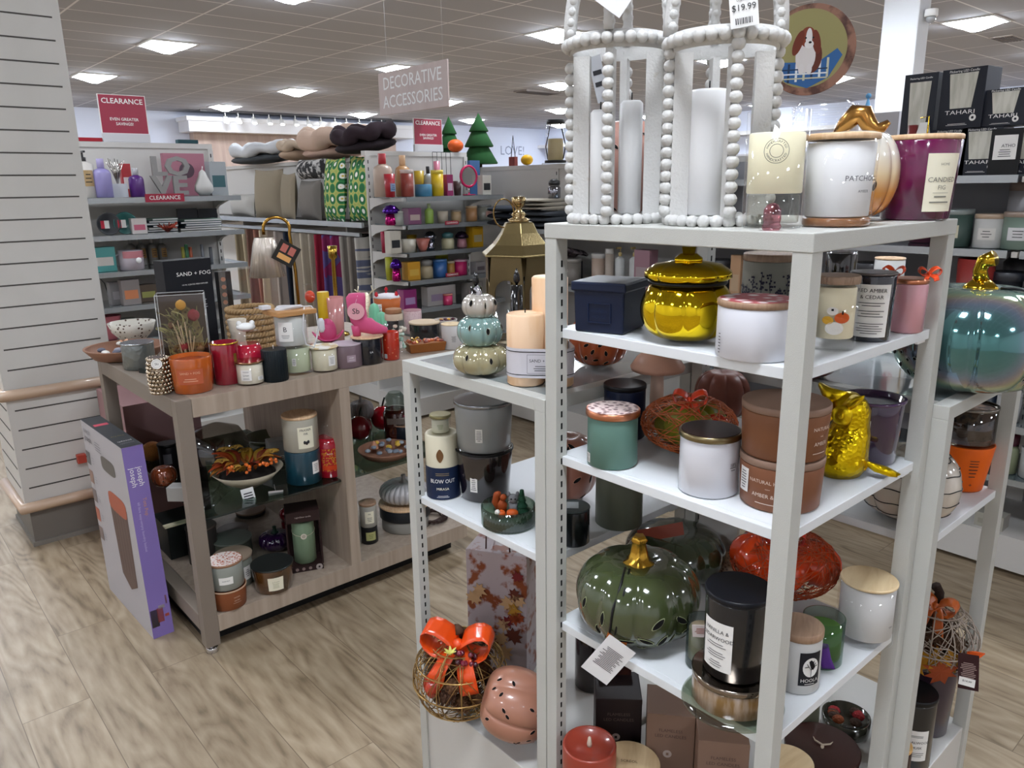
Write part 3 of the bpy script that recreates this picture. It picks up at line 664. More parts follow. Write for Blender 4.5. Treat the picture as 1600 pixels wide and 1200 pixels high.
def wirepumpkin(P, r, h, rz, label, wire, inner, rn, nwire=60, tw=.0011, rings=0, ribm=None, stem=None, name='wire_pumpkin', rib=None, squash=.0, ringm=None, stemk=.2, tilt=None):
    R_ = random.Random(rn); t = thing(name, label, 'pumpkin', P, rz, None, tilt); m = MB(); c = Vector((0, 0, h / 2))
    for i in range(nwire):
        a = Vector((R_.gauss(0, 1), R_.gauss(0, 1), R_.gauss(0, 1))).normalized(); b = a.orthogonal().normalized(); q0 = R_.uniform(0, 6.28); b = Matrix.Rotation(q0, 3, a) @ b; b2 = a.cross(b); off = R_.uniform(-.35, .35); s_ = math.sqrt(1 - off * off); A0 = R_.uniform(0, 6.28); L = R_.uniform(2.2, 5.5); pts = []
        for k in range(15):
            q = A0 + L * k / 14; v = a * off + (b * math.cos(q) + b2 * math.sin(q)) * s_; rr = 1 - R_.uniform(.004, .03); pts.append((v[0] * r * rr, v[1] * r * rr, c[2] + v[2] * h / 2 * rr))
        m.tube(pts, tw * R_.uniform(.6, 1.1), wire, 4)
    m.build('wire_shell', t)
    if rings:
        m = MB()
        for k in range(rings):
            e = -1.15 + 2.1 * k / (rings - 1); q = math.cos(e); m.tube([(r * q * math.cos(2 * PI * i / 36), r * q * math.sin(2 * PI * i / 36), c[2] + h / 2 * math.sin(e)) for i in range(36)], tw * 1.4, ringm or wire, 6, True)
        for k in range(6): a = PI * k / 6; m.tube([(.99 * r * math.cos(q_) * math.cos(a), .99 * r * math.cos(q_) * math.sin(a), c[2] + h / 2 * .98 * math.sin(q_)) for q_ in [2 * PI * i / 36 for i in range(36)]], tw * 1.2, ringm or wire, 5, True)
        m.build('wire_frame', t)
    inner(t, r, h, R_)
    if stem: MB().tube([(0, 0, h * .96), (.003, .002, h + r * stemk * .6), (.012, -.006, h + r * stemk)], [r * .13, r * .1, r * .12], stem, 8).build('stem', t)
    if rib: bow(t, (r * .25, 0, h * rib[2] if len(rib) > 2 else h * .97), rib[1], rib[0], 0 if len(rib) < 4 else rib[3], tails=1.1 if len(rib) < 5 else rib[4])
    return t
def bottle(pos, label, prof, m, cap=None, name='bottle', cat='bottle', group=None, lab=None, n=24):
    "prof: [(radius factor, height factor)]"
    P, r, h, rz = pos; t = thing(name, label, cat, P, rz, group); MB().lathe([(a * r, b * h) for a, b in prof], m, n).build('body', t)
    if cap: c0, c1, cr, cm = cap; MB().cyl(r * cr, h * c0 + .0003, h * c1, cm, 16).build('cap', t)
    if lab: q = MB(); wpatch(q, r * lab[4] if len(lab) > 4 else r, lab[0], h * lab[1], r * lab[2], h * lab[3], lab[5] if len(lab) > 5 else PAPER, .0008); wlines(q, r * (lab[4] if len(lab) > 4 else 1), lab[0], h * lab[1], r * lab[2] * .75, h * lab[3] * .7, 4, INK, 3, .0014); q.build('label', t)
    return t
# ================================================================== goods on the tower, top board
FLOR = mat('#e7dfdc', .5, mix=('voronoi', 55, '#a84c52', .28, .5), key='floral_lid'); LIME = mat('#e9e9ea', .35, coat=.3, key='white_ceramic')
def lantern(P, r, ring_y, label, seed, tagk):
    P = Vector((*P, ZC + .0005)); rz = math.atan2(-P[1], -P[0]); h = next(q / 1000 for q in range(100, 600) if pr((P[0], P[1], P[2] + q / 1000))[1] < ring_y); t = thing('beaded_lantern', label, 'lantern', P, rz); R_ = random.Random(seed); AG = mat('#c6c5c2', .6, bump=('noise', 260, .5), mix=('noise', 60, '#a59d8e', .62, .85), key='aged_white')
    br = .009; H1 = h
    def beadring(nm, rad, z, n=None):
        m = MB(); n = n or int(2 * PI * rad / (br * 1.9))
        for k in range(n): a = 2 * PI * k / n; m.ell((rad * math.cos(a), rad * math.sin(a), z), br * R_.uniform(.95, 1.06), AG, 10, 7)
        return m.build(nm, t)
    MB().cyl(r - br * 1.1, 0.002, .012, AG, 48).build('base', t); beadring('bead_ring', r - br, .0068)
    MB().lathe([(r - .010, H1 - .012), (r - .006, H1 - .012), (r - .006, H1 + .012), (r - .010, H1 + .012), (r - .010, H1 - .012)], AG, 48, cap=False).build('ring_band', t); beadring('bead_ring', r - .001, H1)
    for k in range(4):
        a = PI / 2 * k + (-.19 if seed == 1 else .23); m = MB(); m.M = Matrix.Rotation(a, 4, 'Z'); q = r - .012
        m.box(q - .024, q + .002, -.0055, .0055, .012, H1 - .012, AG).build('slat', t)
        m = MB(); m.M = Matrix.Rotation(a, 4, 'Z'); z = .02
        while z < H1 - .012: m.ell((q + .008, 0, z), br * R_.uniform(.97, 1.05), AG, 10, 7); z += br * 1.85
        m.build('bead_string', t)
        m = MB(); m.M = Matrix.Rotation(a, 4, 'Z'); D = .135; arc = [((q) * math.cos(e) ** .8, H1 + .01 + D * math.sin(e)) for e in [PI / 2 * i / 12 for i in range(13)]]
        m.grid(lambda u, v: (lambda i, kk: (arc[i][0] + (arc[min(i + 1, 12)][0] - arc[i][0]) * kk, (v - .5) * .012, arc[i][1] + (arc[min(i + 1, 12)][1] - arc[i][1]) * kk))(min(int(u * 12), 11), u * 12 - min(int(u * 12), 11)), 12, 1, AG, .018)
        m.build('dome_slat', t)
        m = MB(); m.M = Matrix.Rotation(a, 4, 'Z')
        for i in range(13): e = PI / 2 * (i + .6) / 14; m.ell(((q + .007) * math.cos(e) ** .8, 0, H1 + .012 + (D + .007) * math.sin(e)), br, AG, 10, 7)
        m.build('bead_string', t)
    MB().cyl(.018, H1 + .145, H1 + .16, AG, 20).build('crown', t)
    for dx, dy, ch, cr in (tagk):
        m = MB().cyl(cr, .0125, ch, mat('#dcdcdc', .35, sub=0, key='led_wax'), 28, c=(dx, dy, 0), bev=.004); m.tube([(dx, dy, ch - .001), (dx + .002, dy, ch + .012)], .0012, BLACK, 5)
        b = m.build('flameless_pillar', t)
    return t, (P, r, h, rz)
tA, pA = lantern((.966, .845), .080, 72, 'left of two white beaded dome lanterns on top of the tower', 1, ((.005, -.026, .172, .016), (.0, .022, .185, .0175)))
tB, pB = lantern((.995, .674), .080, 68, 'right of two white beaded dome lanterns on the tower, with the printed price tag', 2, ((.0, -.018, .188, .028),))
# tags on the lanterns
r_ = pA[1]; hangtag(tA, (r_ + .012, -.012, pA[2] + .058), .045, .062, .95, mat('#e6e6ea', .5), 4, lines=0, barcode=False, label='blank back of a white price tag')
hangtag(tA, (-r_ * .2, -.03, pA[2] - .045), .02, .07, .25, mat('#a9aaae', .6), 5, lines=2, barcode=False, name='swing_tag', label='grey paper swing tag')
r_ = pB[1]; hangtag(tB, (r_ + .014, .02, pB[2] + .034), .035, .062, .12, WHITE, 6, lines=0, texts=(('$19.99', .011, -.008), ('COMPARE AT $30.00', .0034, .006), ('OUR PRICE', .0034, .001)), string=[(r_ - .02, .02, pB[2] + .13), (r_ + .014, .02, pB[2] + .06)], label='white price tag reading $19.99')
m = MB(); wlines(m, r_ + .015, 0, 0, .001, .001, 1, INK)
# glass cylinder candle with round stamp
P = Vector((.96, .5625, ZC + .0005)); r, h, rz = .0395, .148, math.atan2(-P[1], -P[0]); t = thing('cylinder_candle', 'cream candle in a tall clear glass cylinder with a round black stamp', 'candle', P, rz)
MB().lathe([(.001, 0), (r * .95, 0), (r, .003), (r, h), (r - .002, h)], CLEAR, 48, cap=False).build('vessel', t); MB().cyl(r - .004, h * .30, h * .82, mat('#e9e2c2', .45, key='pale_cream'), 40).cyl(r - .006, .0065, h * .29, glass('#f3f3ee', .16), 32).build('wax', t)
m = MB(); zc = h * .66
for q in (.0155, .0085):
    n = 40; vs = []
    for k in range(n):
        for rr in (q, q - .0006): x = rr * math.cos(2 * PI * k / n); y = rr * math.sin(2 * PI * k / n); vs.append(((r + .0008) * math.cos(x / r), (r + .0008) * math.sin(x / r), zc + y))
    m.add(vs, [(2 * k, 2 * k + 1, (2 * k + 3) % (2 * n), (2 * k + 2) % (2 * n)) for k in range(n)], INK)
for s_, sg in (('HANDCRAFTED', 1), ('HANDCRAFTED', -1)):
    for i, chh in enumerate(s_):
        a = sg * (PI / 2 - (i - 5) * .24) ; v, f = glyphs(chh, .0042); ro = a - PI / 2 if sg > 0 else a + PI / 2; cx, cy = .012 * math.cos(a), .012 * math.sin(a)
        m.add([((r + .0008) * math.cos((cx + x * math.cos(ro) - y * math.sin(ro)) / r), (r + .0008) * math.sin((cx + x * math.cos(ro) - y * math.sin(ro)) / r), zc + cy + x * math.sin(ro) + y * math.cos(ro)) for x, y in v], f, INK)
m.build('stamp', t)
# pink glass ghost ornament in front of its foot
P = Vector((.906, .531, ZC + .0005)); r, h, rz = .0125, .034, PI; t = thing('glass_ornament', 'small pink clear glass ghost ornament at the foot of the tall cylinder candle', 'ornament', P, rz)
PG = glass('#e9b6c0', .3); MB().lathe([(r * .8, 0), (r, .004), (r * .8, .009), (r * .9, h * .4), (r * .85, h * .75), (r * .5, h * .95), (.001, h)], PG, 20, cap=False).build('body', t); MB().cyl(r * 1.25, 0, .003, CLEAR, 20).build('foot', t)
# white candle with wooden lid and grey lettering
candle(1304, 109, 356, 209, ZC + .0005, CLEAR, 'white glass candle with a pale wooden lid at the tower top front corner', LIDWOOD, .0085, 1.0, glassy=True, wax=mat('#dfdfe0', .35, key='white_wax'), waxh=.97, base=.012, taper=.93,
       lab=(.72, .52, .03, .05, None, [('PATCHOULI', .0095, .004, mat('#5a5a60', .5, key='grey_ink')), ('AMBER', .005, -.012, mat('#5a5a60', .5, key='grey_ink'))], []),
       extra=lambda t, r, hv, Rz: MB().cyl(r * .9, .0008, .0118, mat('#8a5a32', .3, coat=.5, key='amber_base'), 40).build('amber_base', t))
# amber glass pumpkin with snaking gold stem
Pq = Vector((1.19, .569, ZC + .0005)); h = .137; r = .067; rz = math.atan2(-Pq[1], -Pq[0])
PZ = (Pq, r, h, rz); AMB = zgrad('amber_dip', 0, h, [(0, '#b86a1e'), (.3, '#cf8a3a'), (.5, '#d8bf94'), (.7, '#d9d2c4'), (1, '#d9d6cf')], .12, .0, 1)
def goldstem(t, f, r, h):
    m = MB(); z = h * .93; m.tube([(-.01, -r * .38, z), (0, -r * .22, z + r * .22), (.01, -r * .02, z + r * .42), (.012, r * .14, z + r * .40), (.012, r * .26, z + r * .18), (.012, r * .40, z + r * .08), (.012, r * .52, z + r * .10), (.012, r * .66, z + r * .22)], [.008, .012, .0145, .0145, .012, .010, .008, .004], mat('#b98748', .25, 1, key='antique_gold'), 14); m.build('stem', t)
pumpkin(PZ, 'amber and white glass pumpkin with a snaking gold stem behind the white candle', AMB, 6, .1, None, [(.5 + .0, .42, .014, .006, 1.45)], mat('#b7a27f', .4), extra=goldstem)
# glass dome jar behind
P = Vector((1.265, .66, ZC + .0005)); r, h = .043, .17; rz = PI
t = thing('glass_cloche', 'round clear glass cloche jar behind the gold stem', 'jar', P, rz); MB().lathe([(r, 0), (r * 1.15, h * .5), (r * 1.12, h * 1.02), (r * .9, h * 1.1), (.001, h * 1.13)], CLEAR, 40, cap=False).build('dome', t)
m = MB()
for k in range(5): m.tube([(r * 1.14 * math.cos(2 * PI * i / 36), r * 1.14 * math.sin(2 * PI * i / 36), h * (.86 + .045 * k)) for i in range(36)], .0022, CLEAR, 6, True)
m.build('ribs', t)
# burgundy candle
LBL = mat('#e4dfc9', .55, key='ivory_label')
candle(1416, 112, 345, 212, ZC + .0005, mat('#4a0a33', .12, coat=1, mix=('noise', 9, '#6a1048', .4, .6), key='burgundy_glass'), 'burgundy glass candle with a pale wooden lid and cream label on the tower top', LIDWOOD, .008, 1.0, taper=.86,
       lab=(.66, .47, .05, .083, LBL, [('CANDIED', .010, .004, mat('#7c7a70', .6, key='soft_ink')), ('FIG', .009, -.007, mat('#7c7a70', .6, key='soft_ink')), ('HOME', .005, .026, mat('#7c7a70', .6, key='soft_ink'))], [(-.024, .036, .016, 2, mat('#7c7a70', .6, key='soft_ink')), (-.0145, .046, .002, 1, mat('#7c7a70', .6, key='soft_ink'))]))
# pumpkins seen through the lanterns
MAUVE = mat('#b98a7d', .32, coat=.4, key='mauve_ceramic'); MRIM = mat('#d3aea2', .5)
def seeds(n, rn, L=.012, W=.0048, a0=-1.3, a1=1.3): R_ = random.Random(rn); return [(a0 + (a1 - a0) * (i + R_.uniform(.1, .9)) / n, R_.uniform(.2, .8), L, W, R_.uniform(.4, 2.6)) for i in range(n)]
pumpkin((Vector((1.06, .903, ZC + .0005)), .065, .17, -2.4), 'tall dusty pink pumpkin with seed-shaped cut-outs standing behind the left beaded lantern', MAUVE, 6, .1, None, seeds(26, 3), MRIM)
pumpkin((Vector((1.10, .812, ZC + .0005)), .040, .09, PI), 'small glossy white pumpkin behind the right beaded lantern', LIME, 10, .12, mat('#b9b6b0', .4))
boxthing('gift_box', 'white gift box with a dark swirl picture behind the right beaded lantern', 'box', Vector((1.215, .885, ZC + .0005)), .075, .04, .155, -2.2, WHITE, [lambda b, d, w, h: (rect(b, w * .8, h * .45, mat('#3d3c4a', .3, mix=('noise', 30, '#8a8494', .5, .7)), FF(d, 0, h * .55)), flines(b, w * .6, h * .08, 2, INK, FF(d, 0, h * .87), 3), 'picture')[-1]])
t = thing('glass_bottle', 'green drink bottle with a dark stopper behind the left beaded lantern', 'bottle', Vector((1.138, .905, ZC + .0005)), 0); MB().lathe([(.016, 0), (.018, .004), (.018, .09), (.02, .15), (.019, .165)], mat('#1f7a3e', .15, coat=1), 24).build('body', t); MB().cyl(.012, .1655, .178, BLACK, 16).build('stopper', t)

# ================================================================== shelf 1
z = Z1 + .0005
# navy storage box candle
NAVY = mat('#131c33', .38, key='navy_box'); P0 = on(898, 517, 2, z); P1 = on(973, 524, 2, z); P2 = on(1010, 511, 2, z)
e1 = (P1 - P0); wN = e1.length; ang = math.atan2(e1[1], e1[0]) - PI / 2; dN = .088; cN = (P0 + P1) / 2 + Vector((-math.cos(ang), -math.sin(ang), 0)) * dN / 2
hN = plc(935, 80, 440, z, 520)[2] * 1.0
t = thing('box_candle', 'navy blue square box candle with an embossed front on the upper left of the tower', 'candle', cN, ang); MB().hexa([(dN / 2 * a, wN / 2 * b, 0) for a, b in ((-1, -1), (1, -1), (1, 1), (-1, 1))] + [(dN / 2 * 1.04 * a, wN / 2 * 1.04 * b, hN * .9) for a, b in ((-1, -1), (1, -1), (1, 1), (-1, 1))], NAVY).build('vessel', t, .003)
MB().box(-dN / 2 * 1.13, dN / 2 * 1.13, -wN / 2 * 1.13, wN / 2 * 1.13, hN * .86, hN * 1.06, NAVY).build('lid', t, .003)
m = MB(); NV2 = mat('#1b2743', .3); fr_ = FM((dN / 2 + .0022, .002, hN * .42), (0, 1, 0), (.03, 0, 1))
for a, b, c_, d in ((-.02, .02, .015, .016), (-.02, .02, -.016, -.015), (-.02, -.019, -.016, .016), (.019, .02, -.016, .016)): o = m.M; m.M = fr_; m.box(a, b, c_, d, -.001, .0008, NV2); m.M = o
ftext(m, 'modern', .009, NV2, fr_ @ Matrix.Translation((0, .004, .0006))); ftext(m, 'HOUSE', .008, NV2, fr_ @ Matrix.Translation((0, -.006, .0006))); m.build('embossing', t)
# gold pumpkin jar
GP = mat('#edcb22', .07, 1, key='mirror_gold'); P, r, h, rz = plc(1070, 145, 385, z, 545); t = thing('pumpkin_jar', 'mirror gold glass pumpkin jar with lid and stem on the top shelf', 'pumpkin', P, rz); hb = h * .56
f = pumpkin_fn(r, hb * 1.22, 8, .07, .1); mb = MB(); nu, nv = 112, 22; vs = [f(2 * PI * i / nu, .004 + .80 * j / nv) for j in range(nv + 1) for i in range(nu)]
mb.add(vs, [(j * nu + i, j * nu + (i + 1) % nu, (j + 1) * nu + (i + 1) % nu, (j + 1) * nu + i) for j in range(nv) for i in range(nu)] + [tuple(nv * nu + i for i in range(nu))], GP, True); mb.build('bowl', t)
zt = vs[-1][2]; MB().lathe([(r * .80, zt - .001), (r * .83, zt + .001), (r * .83, zt + .004), (r * .80, zt + .005)], BLACK, 48).build('seal', t)
MB().lathe([(r * .82, zt + .0052), (r * .93, zt + .010), (r * .92, zt + .018), (r * .7, zt + .028), (r * .3, zt + .033), (.001, zt + .033)], GP, 96, mod=lambda a, q: 1 - .06 * (1 - abs(math.sin(a * 4)) ** .5), cap=False).build('lid', t)
z2 = zt + .033; MB().lathe([(r * .29, z2 - .002), (r * .3, z2 + .004), (r * .17, z2 + .011), (r * .13, h * .93), (r * .15, h)], GP, 24, mod=lambda a, q: 1 + .1 * math.cos(6 * a)).build('stem', t)
candle(1177, 118, 568, 466, z, mat('#dcdde4', .42, key='white_tin'), 'wide white candle with a floral wooden lid at the front corner of the top shelf', LIDOAK, .0095, 1.01, lidtop=FLOR, lab=(-1.05, .3, .004, .03, None, [], [(0, .006, .03, 7, INK)]))
# frosted candle with dried flower print
def flowers(t, r, hv, Rz):
    m = MB(); R_ = random.Random(4); IK = mat('#2c2838', .6)
    for k in range(9):
        a = -1.2 + k * .3; H = R_.uniform(.35, .8) * hv
        for i in range(8): wpatch(m, r, a + .02 * math.sin(i), .01 + H * i / 8, .0012, H / 7.5, IK, .0012)
        for i in range(14): wpatch(m, r, a + R_.gauss(0, .09), H * R_.uniform(.6, 1.1), .0035, .0035, IK, .0012)
    m.build('print', t)
candle(1201, 86, 485, 395, z, mat('#8f8c80', .35, key='frosted_taupe'), 'frosted taupe candle with dark dried-flower print at the back of the top shelf', LIDOAK, .014, 1.0, extra=flowers)
# snowman candle
def snowm(t, r, hv, Rz):
    m = MB()
    for da, zf, s_, c_ in ((-.28, .48, .015, '#d9a534'), (-.1, .62, .015, '#e8e2d8'), (.32, .52, .02, '#cf5a22'), (.02, .36, .024, '#efece4')):
        k = 16; mt = mat(c_, .5); m.add([((r + .0012) * math.cos(da + s_ / 2 * math.cos(2 * PI * i / k) / r), (r + .0012) * math.sin(da + s_ / 2 * math.cos(2 * PI * i / k) / r), hv * zf + s_ * .38 * math.sin(2 * PI * i / k)) for i in range(k)], [tuple(range(k))], mt)
    wpatch(m, r, -.1, hv * .64, .003, .003, BLACK, .002); wpatch(m, r, .32, hv * .6, .002, .005, BLACK, .002); m.build('picture', t)
candle(1299, 66, 550, 429, z, CLEAR, 'clear glass candle with painted pumpkins and a ridged wooden lid, right of the front post', mat('#a08672', .5, bump=('wave', 120, .6)), .012, 1.0, glassy=True, wax=CREAM, waxh=.95, base=.016, extra=snowm)
NVY = mat('#0d1220', .14, coat=1, key='midnight_glass')
candle(1355, 68, 536, 424, z, NVY, 'dark navy glass candle reading RED AMBER & CEDAR on a white label', mat('#6f6866', .3, .8), .004, 1.0, taper=.9,
       lab=(.0, .48, .052, .078, PAPER, [('RED AMBER', .0078, .030, BLACK), ('& CEDAR', .0078, .0205, BLACK)], [(.010, .044, .008, 2, INK), (-.004, .044, .012, 3, INK), (-.026, .046, .018, 5, INK)]))
def bows(t, r, hv, Rz):
    for k in (-1, 1): bow(t, (.0, k * .024, hv + .016), .02, mat('#e04a1c', .35), .4 * k, 'ribbon_bow', .5)
candle(1413, 54, 522, 434, z, mat('#c78f98', .18, coat=1, key='rose_glass'), 'pink glass candle with copper lid and small orange bows', COPPER, .008, 1.0, taper=.96, extra=bows)
candle(1383, 44, 480, 402, z, mat('#d9d8d4', .4), 'small white candle with a curl of black script behind the dark navy candle', LIDWOOD, .004, 1., lab=(0, .6, .02, .012, None, [('ol', .02, 0, INK)], []))
candle(1306, 46, 500, 392, z, mat('#16161c', .15, coat=1), 'black ribbed glass candle behind the clear glass pumpkin candle', CLEAR, .003, 1.0, n=24)

# ================================================================== shelf 2
z = Z2 + .0005
candle(956, 78, 736, 637, z, mat('#5c7d72', .45, key='sage_glass'), 'sage green candle with a copper floral lid at the left of the middle shelf', COPPER, .012, 1.07, lidtop=mat('#6b3a3c', .4, mix=('voronoi', 110, '#e3c9c4', .3, .55)), stick=(-1.15, .17, .012, .017, 2))
candle(1105, 92, 781, 670, z, mat('#d4d4da', .22, coat=.6, key='gloss_white'), 'glossy white candle with a bronze lid in the centre of the middle shelf', BRONZE_LID, .010, 1.04, lidtop=mat('#3a2422', .12, .6, key='dark_mirror'), lab=(.85, .6, .02, .02, None, [('18%', .008, 0, INK)], [(-.006, .014, .008, 2, INK)]))
BR = mat('#7d5038', .42, key='brown_frost'); BRL = mat('#8b7060', .55, key='brown_lid'); TXT = mat('#d8c3b4', .6)
_, pb = candle(1215, 126, 806, 705, z, BR, 'lower of two stacked brown candles, reading AMBER & FIG', BRL, .011, 1.0, taper=.94, lab=(-.28, .5, .06, .05, None, [('NATURAL HOME', .0075, .013, TXT), ('AMBER & FIG', .0082, -.008, TXT)], [(.003, .01, .002, 1, TXT), (-.02, .05, .004, 1, TXT)]), stick=(-1.0, .62, .02, .036, 3))
candle(1221, 132, 0, 0, z, mat('#7b4f34', .42, key='amber_frost'), 'upper of two stacked brown candles beside the front post', BRL, .011, 1.0, taper=.94, pos=on_top(pb, 1221, 132, 624), lab=(.95, .5, .06, .05, None, [('NATURAL', .0075, .016, TXT), ('AMBER', .0082, -.006, TXT)], [(.005, .01, .002, 1, TXT), (-.02, .05, .004, 1, TXT)]))
def balls(cols, n, k=.33):
    def f(t, r, h, R_):
        for i in range(n):
            a = R_.uniform(0, 6.28) if i else 0; q = R_.uniform(.15, .55) * r; m = MB(); c = (q * math.cos(a), q * math.sin(a), h * R_.uniform(.3, .65)); cc = R_.choice(cols)
            m.ell(c, (r * k, r * k, r * k * .85), cc, 24, 12, mod=lambda a_, t_: 1 - .1 * (1 - abs(math.sin(3 * a_)) ** .5)); m.build('filler', t)
    return f
SATIN = mat('#d43a12', .3, 0, coat=.3, key='orange_satin'); RW = mat('#b05a30', .5, key='rust_wire')
P, r, h, rz = plc(1074, 150, 618, z, 716, foot=.5); wirepumpkin(P + Vector((math.cos(rz + PI), math.sin(rz + PI), 0)) * .0, r, h, rz, 'red-orange wire pumpkin with a satin bow on the middle shelf', RW, balls([mat('#b3260f', .15, coat=1), mat('#b3260f', .15, coat=1), mat('#7a7a1e', .4)], 5, .5), 5, 95, .0009, rib=(SATIN, .036, .98))
# gold owl
OWL = mat('#d8b616', .28, 1, bump=('voronoi', 170, .45), key='owl_gold'); OWLS = mat('#dcbc1e', .3, 1, bump=('noise', 60, .4), key='owl_gold_smooth'); OWLG = mat('#b39312', .4, 1, bump=('noise', 700, 1.), key='owl_glitter')
P, r, h, rz = plc(1318, 92, 612, z, 756); t = thing('owl_figurine', 'gold glitter owl figurine leaning out over the middle shelf edge', 'figurine', P, rz - .75); s_ = h
mb = MB(); mb.loft([((0, 0, .0), (.24 * s_, 0, 0), (0, .2 * s_, 0)), ((.0, 0, .12 * s_), (.30 * s_, 0, 0), (0, .27 * s_, 0)), ((0, 0, .3 * s_), (.29 * s_, 0, 0), (0, .27 * s_, 0)), ((-.01, 0, .5 * s_), (.23 * s_, 0, 0), (0, .23 * s_, 0)), ((-.012, 0, .62 * s_), (.2 * s_, 0, 0), (0, .2 * s_, 0)), ((-.008, 0, .78 * s_), (.22 * s_, 0, 0), (0, .22 * s_, 0)), ((-.006, 0, .9 * s_), (.17 * s_, 0, 0), (0, .18 * s_, 0)), ((-.006, 0, .98 * s_), (.06 * s_, 0, 0), (0, .07 * s_, 0))], OWL, 28)
rnn = random.Random(8)
for i in range(150):
    q = rnn.uniform(0, 2 * PI); k = rnn.uniform(.16, .6); R0 = s_ * (.29 - .16 * max(0, k - .25)); c = Vector((R0 * math.cos(q), R0 * math.sin(q) * .93, k * s_)); n_ = Vector((math.cos(q), math.sin(q), -.25)); tv = Vector((-math.sin(q), math.cos(q), 0)); L = .06 * s_
    mb.add([c - tv * L * .6 - n_ * .003, c + tv * L * .6 - n_ * .003, c + n_ * .0012 - Vector((0, 0, L * .7)) + tv * L * .4, c + n_ * .0018 - Vector((0, 0, L * .95)), c + n_ * .0012 - Vector((0, 0, L * .7)) - tv * L * .4], [(0, 4, 3, 2, 1)], OWL)
mb.build('body', t)
mb = MB(); mb.loft([((-.0, .0, .05 * s_), (.0, .1 * s_, 0), (.04 * s_, 0, .02 * s_)), ((.0, .26 * s_, .0 * s_), (.06 * s_, 0.04 * s_, 0), (0.0, 0, .035 * s_)), ((.0, .42 * s_, -.05 * s_), (.075 * s_, 0, 0), (0, 0.01, .035 * s_)), ((.0, .56 * s_, -.1 * s_), (.06 * s_, 0, 0), (0, .01, .02 * s_)), ((.0, .6 * s_, -.115 * s_), (.02 * s_, 0, 0), (0, 0, .01 * s_))], OWL, 14); mb.M = Matrix.Identity(4); 
tl = mb.build('tail', t); tl.location = (0, 0, .022); tl.rotation_euler[2] = .75
mb = MB()
for k in (-1, 1):
    mb.M = Matrix.Translation((.17 * s_, k * .1 * s_, .76 * s_)) @ Matrix.Rotation(k * .55, 4, 'Z'); mb.ell((0, 0, 0), (.05 * s_, .115 * s_, .12 * s_), OWLS, 20, 12)
    mb.M = Matrix.Identity(4); mb.loft([((.05 * s_, k * .06 * s_, .86 * s_), (.10 * s_, 0, 0), (0, .07 * s_, .02)), ((.10 * s_, k * .2 * s_, .93 * s_), (.06 * s_, 0, 0), (0, .03 * s_, .012)), ((.12 * s_, k * .33 * s_, 1.02 * s_), (.015 * s_, 0, 0), (0, .006 * s_, .004))], OWLS, 10)
mb.build('face_disc', t)
for k in (-1, 1): MB().ell((.222 * s_, k * .13 * s_, .77 * s_), (.02 * s_, .036 * s_, .036 * s_), OWLS, 16, 8).ell((.24 * s_, k * .135 * s_, .77 * s_), (.012 * s_, .018 * s_, .018 * s_), OWLG, 12, 8).build('eye', t)
MB().loft([((.2 * s_, 0, .74 * s_), (0, .03 * s_, 0), (0, 0, .04 * s_)), ((.25 * s_, 0, .70 * s_), (0, .02 * s_, 0), (0, 0, .03 * s_)), ((.26 * s_, 0, .64 * s_), (0, .004 * s_, 0), (.004 * s_, 0, .0))], OWLS, 10).build('beak', t)
candle(1367, 92, 734, 622, z, mat('#2c0e36', .12, coat=1, key='purple_glass'), 'dark purple glass candle with a tree label behind the gold owl', None, taper=.86, rim=mat('#3a1648', .1, coat=1), wax=mat('#1e0a28', .3), waxh=.93,
       lab=(-.42, .42, .04, .068, LBL, [('autumn', .006, .026, INK)], [(-.004, .02, .03, 6, mat('#a7a59c', .6))]))
candle(991, 66, 700, 605, z, mat('#101a33', .3), 'navy candle with a black lid half hidden behind the sage green candle', mat('#0b0b10', .4), .01, 1.02)
Q = on(1035, 600, 1, .86); t = thing('mushroom_figurine', 'pale blush mushroom ornament at the back of the middle shelf', 'ornament', Vector((Q[0], .86, z)), 0); MB().lathe([(.02, 0), (.014, .03), (.012, .1), (.015, .115)], mat('#d0b3a0', .5), 20).build('stem', t); MB().lathe([(.01, .112), (.05, .115), (.052, .122), (.04, .14), (.018, .158), (.004, .165)], mat('#c99b84', .4), 28).build('cap', t)
Q = on(1128, 620, 1, .84); pumpkin((Vector((Q[0], .84, z)), .055, .1, PI), 'dusty rose pumpkin in the shade behind the red-orange wire pumpkin', mat('#7c4a3e', .4), 8, .12, None)

